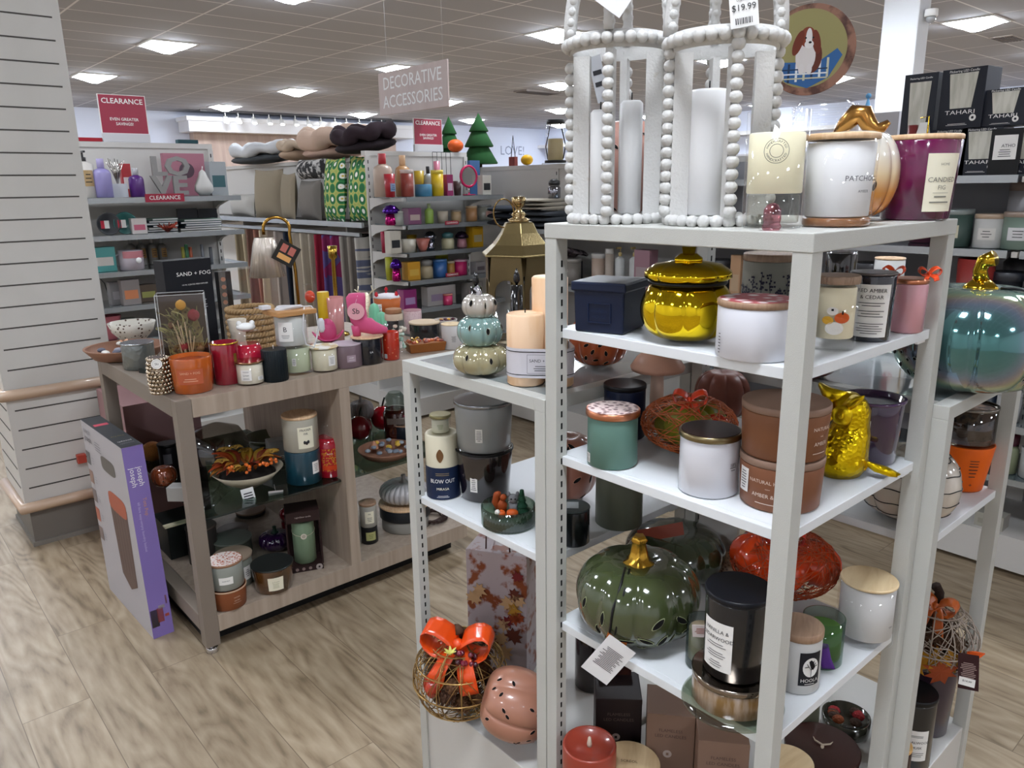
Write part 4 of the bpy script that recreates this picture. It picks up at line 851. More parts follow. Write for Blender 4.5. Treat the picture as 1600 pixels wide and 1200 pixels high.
# ================================================================== shelf 3
z = Z3 + .0005
OLV = mat('#3c4528', .14, coat=1, key='olive_ceramic'); ORIM = mat('#8d9470', .4)
P, r, h, rz = plc(994, 193, 868, z, 1012, foot=.5)
HO = [(.32, .52, .026, .010, .75), (-.55, .5, .026, .008, 1.45), (-.72, .36, .022, .009, 1.5), (-.52, .3, .02, .008, .1), (-.16, .34, .028, .009, -.15), (.16, .36, .026, .009, -.35), (.42, .36, .026, .01, 1.1), (.75, .5, .026, .01, -.55), (.66, .33, .024, .009, 1.2), (.1, .2, .024, .009, 1.2), (.92, .4, .024, .008, .4), (1.05, .28, .02, .008, 1.2), (-.95, .55, .02, .008, 1.4), (-.2, .13, .02, .008, -.3), (1.2, .55, .02, .008, 1)]
def gstem(t, f, r, h):
    m = MB(); zt = f(0, .98)[2]; q = r; G2 = mat('#c59a3c', .22, 1, key='stem_gold')
    m.lathe([(q * .30, zt - .006), (q * .29, zt - .002), (q * .15, zt + q * .06), (q * .12, zt + q * .2), (q * .095, zt + q * .34), (q * .12, zt + q * .4), (q * .08, zt + q * .46)], G2, 20, mod=lambda a, zz: 1 + .16 * math.cos(5 * a)).build('stem', t)
    m = MB(); m.tube([f(-.55, .93) + Vector((0, 0, .003)), f(-.35, .8) + Vector((.002, 0, .002)), f(-.38, .6) + Vector((.003, 0, 0)), f(-.42, .42) + Vector((.004, 0, 0))], .0022, BLACK, 6); m.tube([f(-.35, .93) + Vector((0, 0, .003)), f(-.25, .75) + Vector((.003, 0, 0)), f(-.33, .42) + Vector((.005, 0, 0))], .0018, BLACK, 6); m.build('tag_cord', t)
    p = f(-.42, .3) + Vector((.014, 0, -.008)); hangtag(t, p + Vector((-.004, .006, .012)), .036, .03, -.25, mat('#a65a22', .5), 1, lines=0, barcode=False, name='swing_tag', label='orange card behind the white tag'); hangtag(t, p + Vector((.006, -.006, -.016)), .054, .082, -.62, mat('#d9d7d6', .6), 9, lines=15, barcode=False, label='white tag covered in small print')
pumpkin((P, r, h, rz), 'olive green glazed pumpkin with gold stem and leaf cut-outs on the lower tower shelf', OLV, 9, .09, None, HO, ORIM, extra=gstem, dimp=.25)
P, r, h, rz = plc(1105, 160, 812, z, 905, foot=.5); P = P + Vector((math.cos(rz + PI), math.sin(rz + PI), 0)) * .05; P[0] = min(P[0], TX1 - .03 - r)
pumpkin((P, r * .95, h, rz), 'second olive green pumpkin, darker, at the back of the lower tower shelf', mat('#2b331f', .14, coat=1), 9, .09, None, [(-.3, .5, .03, .012, 1.4), (-.8, .6, .02, .01, .3)], ORIM)
m = MB(); m.M = FM(P + Vector((0, 0, h)) - Vector((.05, .0, -.004)), (.3, -.8, .35), (.4, .5, .8)); m.box(-.05, .05, -.013, .013, 0, .001, mat('#7a3320', .5)); single('paper_sleeve', m, 'rust paper sleeve lying across the darker olive pumpkin', 'sleeve')
t_, pj = candle(1130, 60, 905, 858, z, CLEAR, 'small clear jar of dried petals on the lower tower shelf', None, glassy=True, wax=mat('#7d5a4c', .8, mix=('voronoi', 150, '#c9a88c', .2, .5)), waxh=.7)
def tagc(t, r, hv, Rz): hangtag(t, (r + .006, .0, hv * .98), .034, .022, .1, mat('#c9bdb9', .6), 11, lines=4, barcode=False, name='swing_tag', label='blush paper tag', ink=mat('#9a5a50', .6))
candle(1095, 50, 1052, 968, z, SMOKE, 'cream candle in grey glass with a blush paper tag', None, glassy=True, wax=mat('#c9b99c', .5), waxh=.8, base=.012, extra=tagc)
GBASE = glass('#d8ddd4', .3); AGATE = mat('#74562a', .3, coat=.8, mix=('noise', (60, 60, 14), '#a8998c', .42, .66), key='agate')
P, r, h, rz = plc(1152, 158, 1052, z, 1158)
t = thing('jar_candle', 'wide agate-patterned candle on a flared glass foot under the black candle', 'candle', P, rz)
r2 = r * .80; MB().lathe([(r * .95, 0), (r, .003), (r * .98, .007), (r * .86, .010)], GBASE, 48).build('glass_foot', t); MB().cyl(r2, .0105, h * .82, AGATE, 48).build('vessel', t); MB().cyl(r2 + .0015, h * .82 + .0003, h, mat('#8f8478', .1, 1, key='mirror_lid'), 48).build('lid', t)
pw = (P, r2, h, rz); bk = on_top(pw, 1150, 100, 925)
candle(1150, 100, 0, 0, z, mat('#0a0b10', .25, coat=.5, key='gloss_black'), 'black candle reading VANILLA & SANDALWOOD stacked on the agate candle', mat('#0d0f16', .35), .010, 1.03, pos=bk, taper=.97,
       lab=(-.62, .45, .052, .08, PAPER, [('VANILLA &', .0085, .025, INK), ('CEDARWOOD', .0085, .013, INK)], [(.002, .044, .008, 2, INK), (-.014, .044, .012, 3, INK), (-.03, .03, .012, 3, INK)]))
P, r, h, rz = plc(1232, 168, 845, z, 975); P = P + Vector((0, 0, .0)); 
_, ph = candle(1240, 70, 1086, 975, z, mat('#c4c4c2', .4), 'small grey-white candle with an oak lid and black tree label', LIDOAK, .014, 1.02, n=36, lab=(.62, .52, .036, .058, mat('#14161e', .5), [('HOOLA', .0085, -.02, WHITE)], [(-.026, .02, .004, 1, WHITE)]),
   extra=lambda t, r, hv, Rz: (lambda m: ([m.add([((r + .0014) * math.cos(.62 + .013 * math.cos(q) / r), (r + .0014) * math.sin(.62 + .013 * math.cos(q) / r), hv * .56 + .017 * math.sin(q)) for q in [2 * PI * i / 20 for i in range(20)]], [tuple(range(20))], WHITE), [m.tube([((r + .0022) * math.cos(.62 + x0 / r), (r + .0022) * math.sin(.62 + x0 / r), hv * .56 + y0), ((r + .0022) * math.cos(.62 + x1 / r), (r + .0022) * math.sin(.62 + x1 / r), hv * .56 + y1)], .0005, BLACK, 4) for x0, y0, x1, y1 in ((0, -.016, 0, 0), (0, -.004, -.007, .007), (0, -.004, .007, .008), (0, 0, -.003, .012), (0, 0, .004, .012), (-.004, .002, -.01, .001), (.004, .002, .01, .003))]], m.build('tree_emblem', t)))(MB()))
P, r, h, rz = plc(1232, 160, 850, z + .02, 965, foot=.5); hgt_ = h
t = wirepumpkin(P + Vector((math.cos(rz + PI), math.sin(rz + PI), 0)) * .03, r * 1.06, h * 1.0, rz, 'rust wire pumpkin with a red satin bow leaning behind the front post', mat('#a6421c', .5), balls([mat('#d8400f', .12, coat=1), mat('#d8400f', .12, coat=1), mat('#8a7a28', .4)], 5, .5), 6, 95, .0009, rib=(mat('#b32208', .32), .042, .97))
candle(1280, 62, 1048, 962, z, GREENGLASS, 'green-lined glass jar with a purple ribbon tail on the lower shelf', None, glassy=True, wax=mat('#56793a', .6), waxh=.75, base=.01, extra=lambda t, r, hv, Rz: (lambda m: (ribbon(m, [(r * .9, .0, hv * .6), (r + .004, .006, hv * .35), (r + .008, .014, .012)], [(0, 1, 0), (0, 1, .1), (0, 1, .2)], .02, mat('#4a2370', .35)), m.build('ribbon', t)))(MB()))
candle(1346, 85, 1017, 903, z, CLEAR, 'white candle in clear glass with a pale round wooden lid, lower tower shelf', LIDPALE, .006, .97, glassy=True, wax=mat('#c9c8c6', .4), waxh=.985, base=.013, lab=(.95, .42, .01, .01, None, [('cyr', .006, 0, INK)], []))
Q = on(1306, 850, 1, .84); boxthing('gift_box', 'white cardboard box with two thin black marks behind the rust wire pumpkin', 'box', Vector((min(Q[0], TX1 - .05), .86, z)), .08, .05, .17, math.atan2(-.86, -Q[0]), mat('#b9b6b1', .6), [lambda b, d, w, h: (ftext(b, 'ill', .02, INK, FF(d, .01, h * .7)), 'print')[-1]])

# ================================================================== left rack: on its glass top
z = ZU + .0005; YBK = TY1
PEARL = lambda c_: mat(c_, .12, .25, 1, key='pearl_' + c_)
P, r, h, rz = plc(752, 90, 535, z, 590, foot=.6)
t = thing('pumpkin_stack', 'stack of three pearly ceramic pumpkins, cream over teal over olive, on the left glass top', 'pumpkin', P, rz); zz = 0; RR = r
for (px_w, yt_, nm, col, lb) in ((90, 541, 'bottom_pumpkin', '#a29a78', 8), (72, 497, 'middle_pumpkin', '#7d9c98', 9), (55, 463, 'top_pumpkin', '#b5afa6', 9)):
    rr = r * px_w / 90; hh = plc(752, 90, yt_, P[2] + zz, None, None, P[1])[2]; hh = max(.02, next(q / 1000 for q in range(5, 300) if pr((P[0], P[1], P[2] + zz + q / 1000))[1] < yt_)) + .006
    f = pumpkin_fn(rr, hh, lb, .13, .1, zz * 9); b = pumpkin_mesh(f, PEARL(col), 96, 24); b.v = [(x, y, q + zz) for x, y, q in b.v]; b.build(nm, t); m = MB(); m.M = Matrix.Translation((0, 0, zz))
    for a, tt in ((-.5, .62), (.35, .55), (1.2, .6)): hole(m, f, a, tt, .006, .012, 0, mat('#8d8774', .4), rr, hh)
    m.build('cut_out_patches', t); zz += hh - .007
MB().tube([(0, 0, zz - .004), (.002, 0, zz + .010), (-.002, -.006, zz + .018)], [.010, .005, .0065], mat('#a9a7ab', .2, .6), 10).build('stem', t)
# triple pillar candle set in a paper sleeve
P0 = on(785, 598, 2, z); P1 = on(900, 618, 2, z); P = Vector((.972, 1.03, z)); rz = math.atan2(-P[1], -P[0])
t = thing('pillar_candle_set', 'set of three peach pillar candles bound in a white paper sleeve beside the tower post', 'candle', P, rz)
PEACH = mat('#dfb48a', .45, mix=('noise', (30, 30, 6), '#e8c6a4', .4, .6), key='peach_wax')
def hz(px, y, x0, y0): return next(q / 1000 for q in range(5, 500) if pr((x0, y0, z + q / 1000))[1] < y)
ca, sa = math.cos(rz), math.sin(rz)
def loc(x, y): return (P[0] + x * ca - y * sa, P[1] + x * sa + y * ca)
for (x, y, rr, yt_) in ((.012, -.028, .035, 489), (-.025, .018, .034, 432), (.028, .035, .026, 556)):
    q = loc(x, y); hh = hz(0, yt_, *q); m = MB().cyl(rr, 0, hh, PEACH, 36, c=(x, y, 0), bev=.003); m.cyl(rr * .6, hh - .002, hh + .0004, mat('#e9cba8', .4), 24, c=(x, y, 0), bev=.0002); m.build('pillar', t); MB().tube([(x, y, hh - .001), (x + .001, y, hh + .008)], .0012, BLACK, 5).build('wick', t)
m = MB(); hull = []
for k in range(64):
    a = 2 * PI * k / 64; d = (math.cos(a), math.sin(a)); best = max(((x * d[0] + y * d[1] + rr, x, y, rr) for (x, y, rr, _) in ((.012, -.028, .0362, 0), (-.025, .018, .0352, 0), (.028, .035, .0272, 0)))); hull.append((best[1] + d[0] * best[3], best[2] + d[1] * best[3]))
zs0, zs1 = .018, .073; vs = [(x, y, zq) for zq in (zs0, zs1) for x, y in hull]; SLV = mat('#c9c6cc', .5, key='lilac_paper'); m.add(vs, [(i, (i + 1) % 64, 64 + (i + 1) % 64, 64 + i) for i in range(64)], SLV)
for zq in (zs0 + .006, zs1 - .006):
    m.add([(x * 1.012, y * 1.012, zq + e) for e in (-.0007, .0007) for x, y in hull], [(i, (i + 1) % 64, 64 + (i + 1) % 64, 64 + i) for i in range(64)], BLACK)
m.build('paper_sleeve', t)
m = MB(); A = Vector((.0122 + .0372, -.030, .045)); B_ = Vector((.0562, .036, .045)); rt = (B_ - A).normalized(); M = FM((A + B_) / 2 + Vector((.0012, 0, 0)), rt, (0, 0, 1))
for a, b, c_, d in ((-.028, .028, .017, .0175), (-.028, .028, -.0175, -.017), (-.028, -.0275, -.017, .017), (.0275, .028, -.017, .017)): rect(m, b - a, d - c_, INK, M @ Matrix.Translation(((a + b) / 2, (c_ + d) / 2, .0004)))
ftext(m, 'SAND + FOG', .0082, INK, M @ Matrix.Translation((0, .006, .0003))); flines(m, .04, .012, 3, INK, M @ Matrix.Translation((0, -.008, .0003)), 3, .15); m.build('label', t)
# clear cylinder with black candles behind
P, r, h, rz = plc(776, 56, 462, z, 566); P = Vector((1.0, 1.205, z)); rz = math.atan2(-P[1], -P[0]); P = on(776, 520, 1, 1.205); P[2] = z
t = thing('glass_vase', 'clear straight glass vase behind the stacked pumpkins', 'vase', P, rz); r = .034; MB().cup(r, .125, .0025, CLEAR, 40).build('vessel', t)
for px, yt_, yy, lb in ((745, 448, 1.255, 'black flameless taper standing left of the stacked pumpkin stem'), (808, 445, 1.15, 'black flameless taper with a dark flame tip between pumpkin stack and peach candles')):
    P = on(px, 500, 1, yy); P[2] = z; hh = next(q / 1000 for q in range(5, 400) if pr((P[0], P[1], z + q / 1000))[1] < yt_); t = thing('taper_candle', lb, 'candle', P); MB().cyl(.0125, 0, hh, mat('#0a0a0c', .08, coat=1, key='wet_black'), 28, bev=.002).build('body', t); MB().lathe([(.002, hh), (.007, hh + .008), (.006, hh + .018), (.001, hh + .032)], mat('#121214', .2), 14).build('flame_tip', t)
# bronze lantern
BZ = mat('#8a7a54', .3, .95, bump=('noise', (300, 300, 12), .25), key='brushed_brass'); BZD = mat('#6a5c40', .38, .9, key='brass_dark')
P = Vector((1.128, 1.21, z)); P = on(812, 450, 1, 1.275); P[2] = z; dL = pr(P)[2]; k_ = dL / FPX; t = thing('metal_lantern', 'antique brass hexagonal lantern with arched openings and a ring handle on the left rack', 'lantern', P, math.atan2(-P[1], -P[0]) + .12)
zz = lambda y: next((q / 1000 for q in range(0, 800) if pr((P[0], P[1], z + q / 1000))[1] < y), .1)
RB = 59 * k_; h1 = zz(398); h2 = zz(349); h3 = zz(343)
hexp = lambda R_, q: [(R_ * math.cos(PI / 3 * i + PI / 6 - PI / 6), R_ * math.sin(PI / 3 * i), q) for i in range(6)]
MB().add(hexp(RB * 1.0, 0) + hexp(RB * 1.0, .012), [tuple(range(5, -1, -1)), tuple(range(6, 12))] + [(i, (i + 1) % 6, 6 + (i + 1) % 6, 6 + i) for i in range(6)], BZ).build('base', t, .001)
for i in range(6):
    a0, a1 = Vector(hexp(RB * .97, 0)[i]), Vector(hexp(RB * .97, 0)[(i + 1) % 6]); L = (a1 - a0).length; M = FM(a0 + Vector((0, 0, .0125)), a1 - a0, (0, 0, 1)); H_ = h1 - .013; w0 = L * .17; m = MB(); m.M = M
    arch = [(L - w0 - (L - 2 * w0) * (1 - math.cos(PI * k / 12)) / 2, H_ * .62 + (L / 2 - w0) * math.sin(PI * k / 12)) for k in range(13)]
    inner = [(L - w0, w0)] + arch + [(w0, w0)]
    outer = [(L, 0)] + [(L, min(H_, H_ * .62)) if k == 0 else ((0, H_ * .62) if k == 12 else (L - L * k / 12, H_)) for k in range(13)] + [(0, 0)]
    n_ = len(inner); vs = [(x, y, 0) for x, y in inner + outer] + [(x, y, -.003) for x, y in inner + outer]
    fs = [(j, (j + 1) % n_, n_ + (j + 1) % n_, n_ + j) for j in range(n_)] + [(2 * n_ + n_ + j, 2 * n_ + n_ + (j + 1) % n_, 2 * n_ + (j + 1) % n_, 2 * n_ + j) for j in range(n_)] + [(j, 2 * n_ + j, 2 * n_ + (j + 1) % n_, (j + 1) % n_) for j in range(n_)]
    m.add(vs, fs, BZD).build('side_panel', t)
prof = [(1.06, h1), (1.06, h1 + .004), (.99, h1 + .008), (.75, h1 + (h2 - h1) * .35), (.52, h1 + (h2 - h1) * .7), (.40, h2), (.36, h2 + .002), (.02, h2 + .003)]
vs = [p for a, q in prof for p in hexp(RB * a, q)]; MB().add(vs, [(j * 6 + i, j * 6 + (i + 1) % 6, j * 6 + 6 + (i + 1) % 6, j * 6 + 6 + i) for j in range(len(prof) - 1) for i in range(6)] + [tuple(range(5, -1, -1))], BZ).build('roof', t, .0015)
zf = zz(305); q = zf - h3; MB().lathe([(.022, h2 + .003), (.024, h2 + .008), (.012, h2 + q * .25), (.018, h2 + q * .35), (.008, h2 + q * .5), (.007, h2 + q * .6), (.013, h2 + q * .72), (.0165, h2 + q * .85), (.016, h2 + q * 1.0), (.013, h2 + q * 1.08), (.001, h2 + q * 1.09)], mat('#a8926a', .18, 1), 28, cap=False).build('finial', t)
MB().tube([(.012, -.012 - .022 + .022 * math.cos(a), h2 + q * .42 + .030 * math.sin(a)) for a in [2 * PI * i / 28 for i in range(28)]], .0016, mat('#8a6f40', .25, 1), 6, True).build('ring_handle', t)
# gilded leaf bracket on the panel
m = MB(); R_ = random.Random(3)
for i in range(9): petal(m, Matrix.Translation((RB * .62, RB * .62, h1 * (.25 + .07 * i))) @ Matrix.Rotation(R_.uniform(-.8, .8), 4, 'Y') @ Matrix.Rotation(.6 + R_.uniform(-.6, .6), 4, 'Z'), .026, .016, mat('#c2a05e', .2, 1), .3)
m.build('leaf_ornament', t)
# orange pumpkin seen past the left tower post
P, r, h, rz = plc(940, 96, 490, z, 588, foot=.5); P = on(935, 560, 1, 1.045); P[2] = z
pumpkin((P, .062, .105, math.atan2(-P[1], -P[0])), 'burnt orange pumpkin with seed cut-outs on the left glass top, seen through the tower', mat('#b0532a', .25, coat=.7, key='burnt_orange'), 8, .1, mat('#b08a3c', .25, 1), [(-.4, .5, .012, .006, .5), (-.2, .42, .012, .006, 1.1), (.05, .5, .012, .006, .4), (.25, .4, .012, .006, 1.8), (-.1, .3, .012, .006, .2), (.3, .25, .012, .006, .9), (-.45, .33, .012, .006, 1.3)], mat('#d08a5c', .5), sh=.22)

# ================================================================== left rack: middle shelf
z = ZM + .0005
IV = mat('#cfc8b0', .45, key='ivory_wax')
P, r, h, rz = plc(694, 52, 674, z, 782); t = thing('pillar_candle', 'ivory pillar candle with a navy band reading BLOW OUT, left rack', 'candle', P, rz)
MB().lathe([(r - .002, 0), (r, .002), (r, h - .004), (r - .003, h), (r * .8, h - .002), (r * .6, h - .010), (.001, h - .012)], IV, 40, cap=False, mod=lambda a, q: 1 + (.012 * math.sin(5 * a) if q > h - .02 else 0)).build('body', t)
m = MB(); NB = mat('#16233f', .35, key='navy_band'); wpatch(m, r, 0, h * .26, 2 * PI * r * .99, h * .5, NB, .0006); m.build('band', t)
m = MB(); wtext(m, 'BLOW OUT', .0125, r, -.05, h * .30, WHITE, .0014, sx=.85); wtext(m, 'MIRASA', .008, r, -.05, h * .18, LBL, .0014); wlines(m, r, -.05, h * .41, .03, .008, 2, mat('#9a8a62', .5), 2, .0014); wlines(m, r, -.05, h * .06, .035, .006, 2, WHITE, 3, .0014)
m.add([((r + .0009) * math.cos(-.15 + .008 * math.cos(q) / r), (r + .0009) * math.sin(-.15 + .008 * math.cos(q) / r), h * .70 + .012 * math.sin(q) * (1 + .3 * abs(math.sin(q)) ** 6)) for q in [2 * PI * i / 20 for i in range(20)]], [tuple(range(20))], mat('#6a4a2c', .5)); m.build('label', t)
_, pd = candle(759, 88, 790, 697, z, mat('#1c1213', .1, coat=1, key='black_cherry_glass'), 'dark brown glass candle under the grey glass candle on the left rack', None, taper=.84, rim=BLACK, waxh=.9, stick=(-.45, .40, .017, .038, 4))
candle(765, 92, 0, 0, z, mat('#8b8d8c', .3, coat=.6, key='grey_frost'), 'grey glass candle with a metal lid stacked on the dark brown candle', mat('#8f9194', .25, .9, key='steel_lid'), .009, 1.02, pos=on_top(pd, 765, 90, 622), taper=.93, stick=(-.18, .42, .015, .03, 5))
# woodland scene bowl
P, r, h, rz = plc(795, 84, 788, z, 836); t = thing('scene_bowl', 'ribbed green glass bowl holding miniature squirrel, fox and pumpkin figures, left rack', 'bowl', P, rz)
MB().lathe([(.001, 0), (r * .94, 0), (r, .003), (r, h), (r - .002, h), (r - .002, .006)], glass('#b9c9bb', .3), 96, cap=False, mod=lambda a, q: 1 + .012 * math.cos(48 * a)).build('bowl', t); MB().cyl(r - .004, .004, h * .55, mat('#4d5f4c', .7, bump=('noise', 200, 1.)), 40).build('moss_filling', t)
zb = h * .55; m = MB(); SQ = mat('#8e3e16', .6); m.loft([((0, -.012, zb), (.008, 0, 0), (0, .009, 0)), ((0, -.012, zb + .02), (.009, 0, 0), (0, .010, 0)), ((0.002, -.012, zb + .03), (.005, 0, 0), (0, .005, 0))], SQ, 12); m.ell((.004, -.010, zb + .036), (.007, .007, .007), SQ, 12, 8); m.tube([(-.004, -.02, zb + .004), (-.01, -.026, zb + .02), (-.008, -.022, zb + .038), (-.002, -.018, zb + .044)], [.004, .008, .008, .004], SQ, 8); m.build('squirrel', t)
m = MB(); GY = mat('#77777a', .6); m.loft([((0, .010, zb), (.009, 0, 0), (0, .010, 0)), ((0, .010, zb + .022), (.009, 0, 0), (0, .009, 0))], GY, 12); m.ell((.002, .010, zb + .032), (.009, .010, .010), GY, 12, 8)
for k in (-1, 1): m.ell((.0, .010 + k * .009, zb + .041), (.003, .004, .006), GY, 8, 6); m.ell((.010, .010 + k * .004, zb + .034), (.002, .002, .002), BLACK, 6, 5)
m.build('raccoon', t)
m = MB(); OR = mat('#c2541c', .5); m.ell((.020, -.014, zb + .006), (.010, .009, .009), OR, 12, 8); m.ell((.024, -.022, zb + .012), (.006, .006, .006), mat('#d8d0c8', .5), 10, 6); m.build('fox', t)
MB().ell((.020, .008, zb + .008), (.011, .013, .009), OR, 16, 8, mod=lambda a, q: 1 - .1 * (1 - abs(math.sin(4 * a)) ** .5)).build('mini_pumpkin', t)
m = MB()
for i in range(4): m.cyl(.016 - .0035 * i, zb + .004 + .011 * i, zb + .017 + .011 * i, mat('#1f4a34', .7, bump=('noise', 300, 1.)), 12, c=(0, .028, 0), r2=.004, bev=.0003)
m.build('mini_tree', t)
# stack of little jars at the back
P = on(710, 690, 1, 1.30); P[2] = z; rz = math.atan2(-P[1], -P[0]); zq = 0
for i, (col, lb) in enumerate((('#cfcdb4', 'lowest of three small cream jars stacked at the back of the left rack'), ('#d5d2ba', 'middle of three small cream jars stacked at the back of the left rack'), ('#d2d0bb', 'topmost of three small stacked cream jars, with a green sprig, back of left rack'))):
    hh = .066 if i < 2 else .05; candle(0, 0, 0, 0, z, CLEAR, lb, mat('#a39c74', .3, .8, key='brass_dull'), .008, 1.06, glassy=True, wax=mat(col, .5), waxh=.93, pos=(P + Vector((0, 0, zq)), .023, hh, rz), lab=None if i < 2 else (0, .6, .02, .015, None, [], [(0, .014, .012, 4, mat('#5f7a3a', .6))])); zq += hh + .0008
# terracotta pumpkin at the back, dark candles seen past the post
P = on(838, 700, 1, 1.12); P[2] = z; P = Vector((1.13, 1.10, z))
pumpkin((P, .068, .15, -2.3), 'tall terracotta pumpkin with leaf cut-outs at the back of the left rack shelf', mat('#9a6350', .3, coat=.5), 6, .12, None, seeds(14, 12, .02, .008, -1.2, .8), mat('#c08a74', .5))
P, r, h, rz = plc(896, 50, 790, z, 857); candle(0, 0, 0, 0, z, mat('#11171a', .2), 'black tumbler with a paper square on its grey lid, left of the olive pumpkin', mat('#4f5a5c', .3, .4), .004, 1.02, pos=(P, r, h, rz), extra=lambda t, r, hv, Rz: (lambda m: (m.box(-r * .5, r * .45, -r * .5, r * .3, hv + .0045, hv + .0052, mat('#a9adae', .6)), m.build('price_sticker', t)))(MB()))
P = on(952, 770, 1, .985); P[2] = z; candle(0, 0, 0, 0, z, mat('#595c4e', .35), 'olive grey frosted candle behind the olive pumpkin, standing on the left rack shelf', None, pos=(P, .048, .105, math.atan2(-P[1], -P[0])), waxh=.9)

# ================================================================== left rack: bottom deck
z = ZD + .0005; GW = mat('#9c7c4a', .35, .9, key='gold_wire'); PC = mat('#6b4a30', .75, key='pinecone_brown'); PC2 = mat('#4d3324', .8, key='pinecone_dark')
def cones(t, r, h, R_):
    for i in range(34):
        while True:
            v = Vector((R_.uniform(-1, 1), R_.uniform(-1, 1), R_.uniform(-1, .75)))
            if .3 < v.length < .78: break
        c = Vector((v[0] * r, v[1] * r, h / 2 + v[2] * h / 2)); m = MB(); pinecone(m, c, r * R_.uniform(.15, .2), r * R_.uniform(.4, .55), (R_.gauss(0, 1), R_.gauss(0, 1), R_.gauss(0, .8)), R_.choice([PC, PC, PC2]), R_); m.build('pinecone', t)
    for p in ((.45, -.55, .1), (.2, .1, -.1)): m = MB(); m.ell((p[0] * r, p[1] * r, h / 2 + p[2] * h / 2), (r * .26, r * .22, r * .28), mat('#b5341c', .2, coat=.6), 20, 10, mod=lambda a, q: 1 - .12 * (1 - abs(math.sin(3 * a)) ** .5)); m.build('red_pumpkin', t)
P, r, h, rz = plc(722, 146, 992, z, 1128, foot=.35)
t = wirepumpkin(P, r, h, rz, 'gold wire pumpkin filled with pinecones, orange satin bow on top, left rack bottom', GW, cones, 21, 38, .0011, 5, ringm=mat('#b3925c', .3, .9), stem=PC2, rib=(mat('#d9480f', .28, coat=.3, key='orange_bow'), .098, .98, -.35, .8), tilt=(0, .0))
m = MB(); R_ = random.Random(5)
for i in range(16): m.ell((r * .62 + R_.uniform(-.012, .012), r * .12 + R_.uniform(-.022, .022), h * .93 + R_.uniform(-.02, .014)), .0062, mat(R_.choice(['#5a0f22', '#3a0a18', '#c9a06a', '#74142c']), .15, coat=.6), 10, 6)
m.build('berries', t); m = MB()
for k in range(6): petal(m, Matrix.Translation((r * .62, -.02, h * .97)) @ Matrix.Rotation(k * 1.05, 4, 'Z') @ Matrix.Rotation(-.8, 4, 'Y'), .02, .007, mat('#c9c46a', .6), .1)
m.build('dried_flower', t)
P, r, h, rz = plc(852, 138, 1050, z, 1135, foot=.6); P = Vector((.968, .998, z)); 
P = Vector((.975, 1.012, z))
pumpkin((P + Vector((0, 0, .082)), .078, .15, rz), 'dusty terracotta pumpkin lying on its side beside the gold wire pumpkin', mat('#a3715c', .35, coat=.3, key='terracotta_glaze'), 6, .14, None, seeds(22, 31, .012, .006, -1.5, 1.5), mat('#c79682', .5), tilt=(1.25, .0))
P = on(835, 1105, 2, z); m = MB().cyl(.03, 0, .012, mat('#b9babd', .2, 1, bump=('noise', 300, 1.)), 20, r2=.012); single('foil_bow', m, 'crumpled silver foil disc under the terracotta pumpkin', 'decoration', Vector((.935, .957, z)))
# leaf-print gift bag
P0 = on(742, 985, 2, z); P = Vector((1.10, 1.25, z)); P = on(792, 900, 1, 1.262); P[2] = z
BAGM = mat('#a79a9c', .4, mix=('noise', (26, 26, 26), '#7c3f22', .52, .6), key='leaf_print_paper')
t = thing('gift_bag', 'gift bag printed with autumn leaves standing at the back of the left rack bottom', 'bag', P, math.atan2(-P[1], -P[0]) - .35); w_, d_, h_ = .15, .10, .335
MB().hexa([(d_ / 2 * a, w_ / 2 * b, 0) for a, b in ((-1, -1), (1, -1), (1, 1), (-1, 1))] + [(d_ / 2 * .9 * a, w_ / 2 * 1.02 * b, h_) for a, b in ((-1, -1), (1, -1), (1, 1), (-1, 1))], BAGM).build('bag_body', t, .002)
m = MB(); R_ = random.Random(2)
for i in range(16): leaf(m, FM((d_ / 2 + .0012, R_.uniform(-.06, .06), R_.uniform(.03, .3)), (0, 1, 0), (0, 0, 1)) @ Matrix.Rotation(R_.uniform(0, 6), 4, 'Z'), R_.uniform(.03, .05), mat(R_.choice(['#8a3c1e', '#6a1f22', '#a4762a', '#5a2a1e', '#b5916a']), .5), 0)
m.build('leaf_print', t)
for k in (-1, 1): MB().tube([(k * .03, -.03, h_ - .002), (k * .03, -.028, h_ + .05), (k * .03, .028, h_ + .05), (k * .03, .03, h_ - .002)], .002, mat('#3c1c14', .6), 6).build('handle', t)
P = Vector((1.20, 1.10, z)); candle(0, 0, 0, 0, z, mat('#1b0f12', .2, coat=.6), 'tall dark plum candle right of the leaf-print gift bag', mat('#241418', .3), .01, 1.0, pos=(P, .04, .17, math.atan2(-P[1], -P[0])))

# ================================================================== tower bottom deck
z = ZD + .0005
P, r, h, rz = plc(921, 84, 1158, z + .0, None, None, .76); P = on(921, 1270, 2, z); 
def deckpos(px, yt_, X, hgt=None):
    "stand something on the deck so that its top shows at yt"
    return None
def atop(px, yt_, h_):
    "world spot on the deck (height z) where an object of height h_ has its top centre at the pixel"
    q = on(px, yt_, 2, z + h_); return Vector((q[0], q[1], z))
P = atop(921, 1162, .15); t = thing('pillar_candle', 'rust red flameless pillar candle at the bottom left of the tower', 'candle', P, math.atan2(-P[1], -P[0])); r = 42 * pr((P[0], P[1], z + .15))[2] / FPX; RU = mat('#8e3220', .35, coat=.4, key='rust_wax')
MB().lathe([(r - .002, 0), (r, .002), (r, .148), (r - .002, .152), (r * .9, .150), (r * .85, .145), (.001, .144)], RU, 44, cap=False).build('body', t); MB().lathe([(.004, .144), (.005, .15), (.003, .163), (.001, .166)], mat('#c9b9a6', .4), 12).build('led_flame', t)
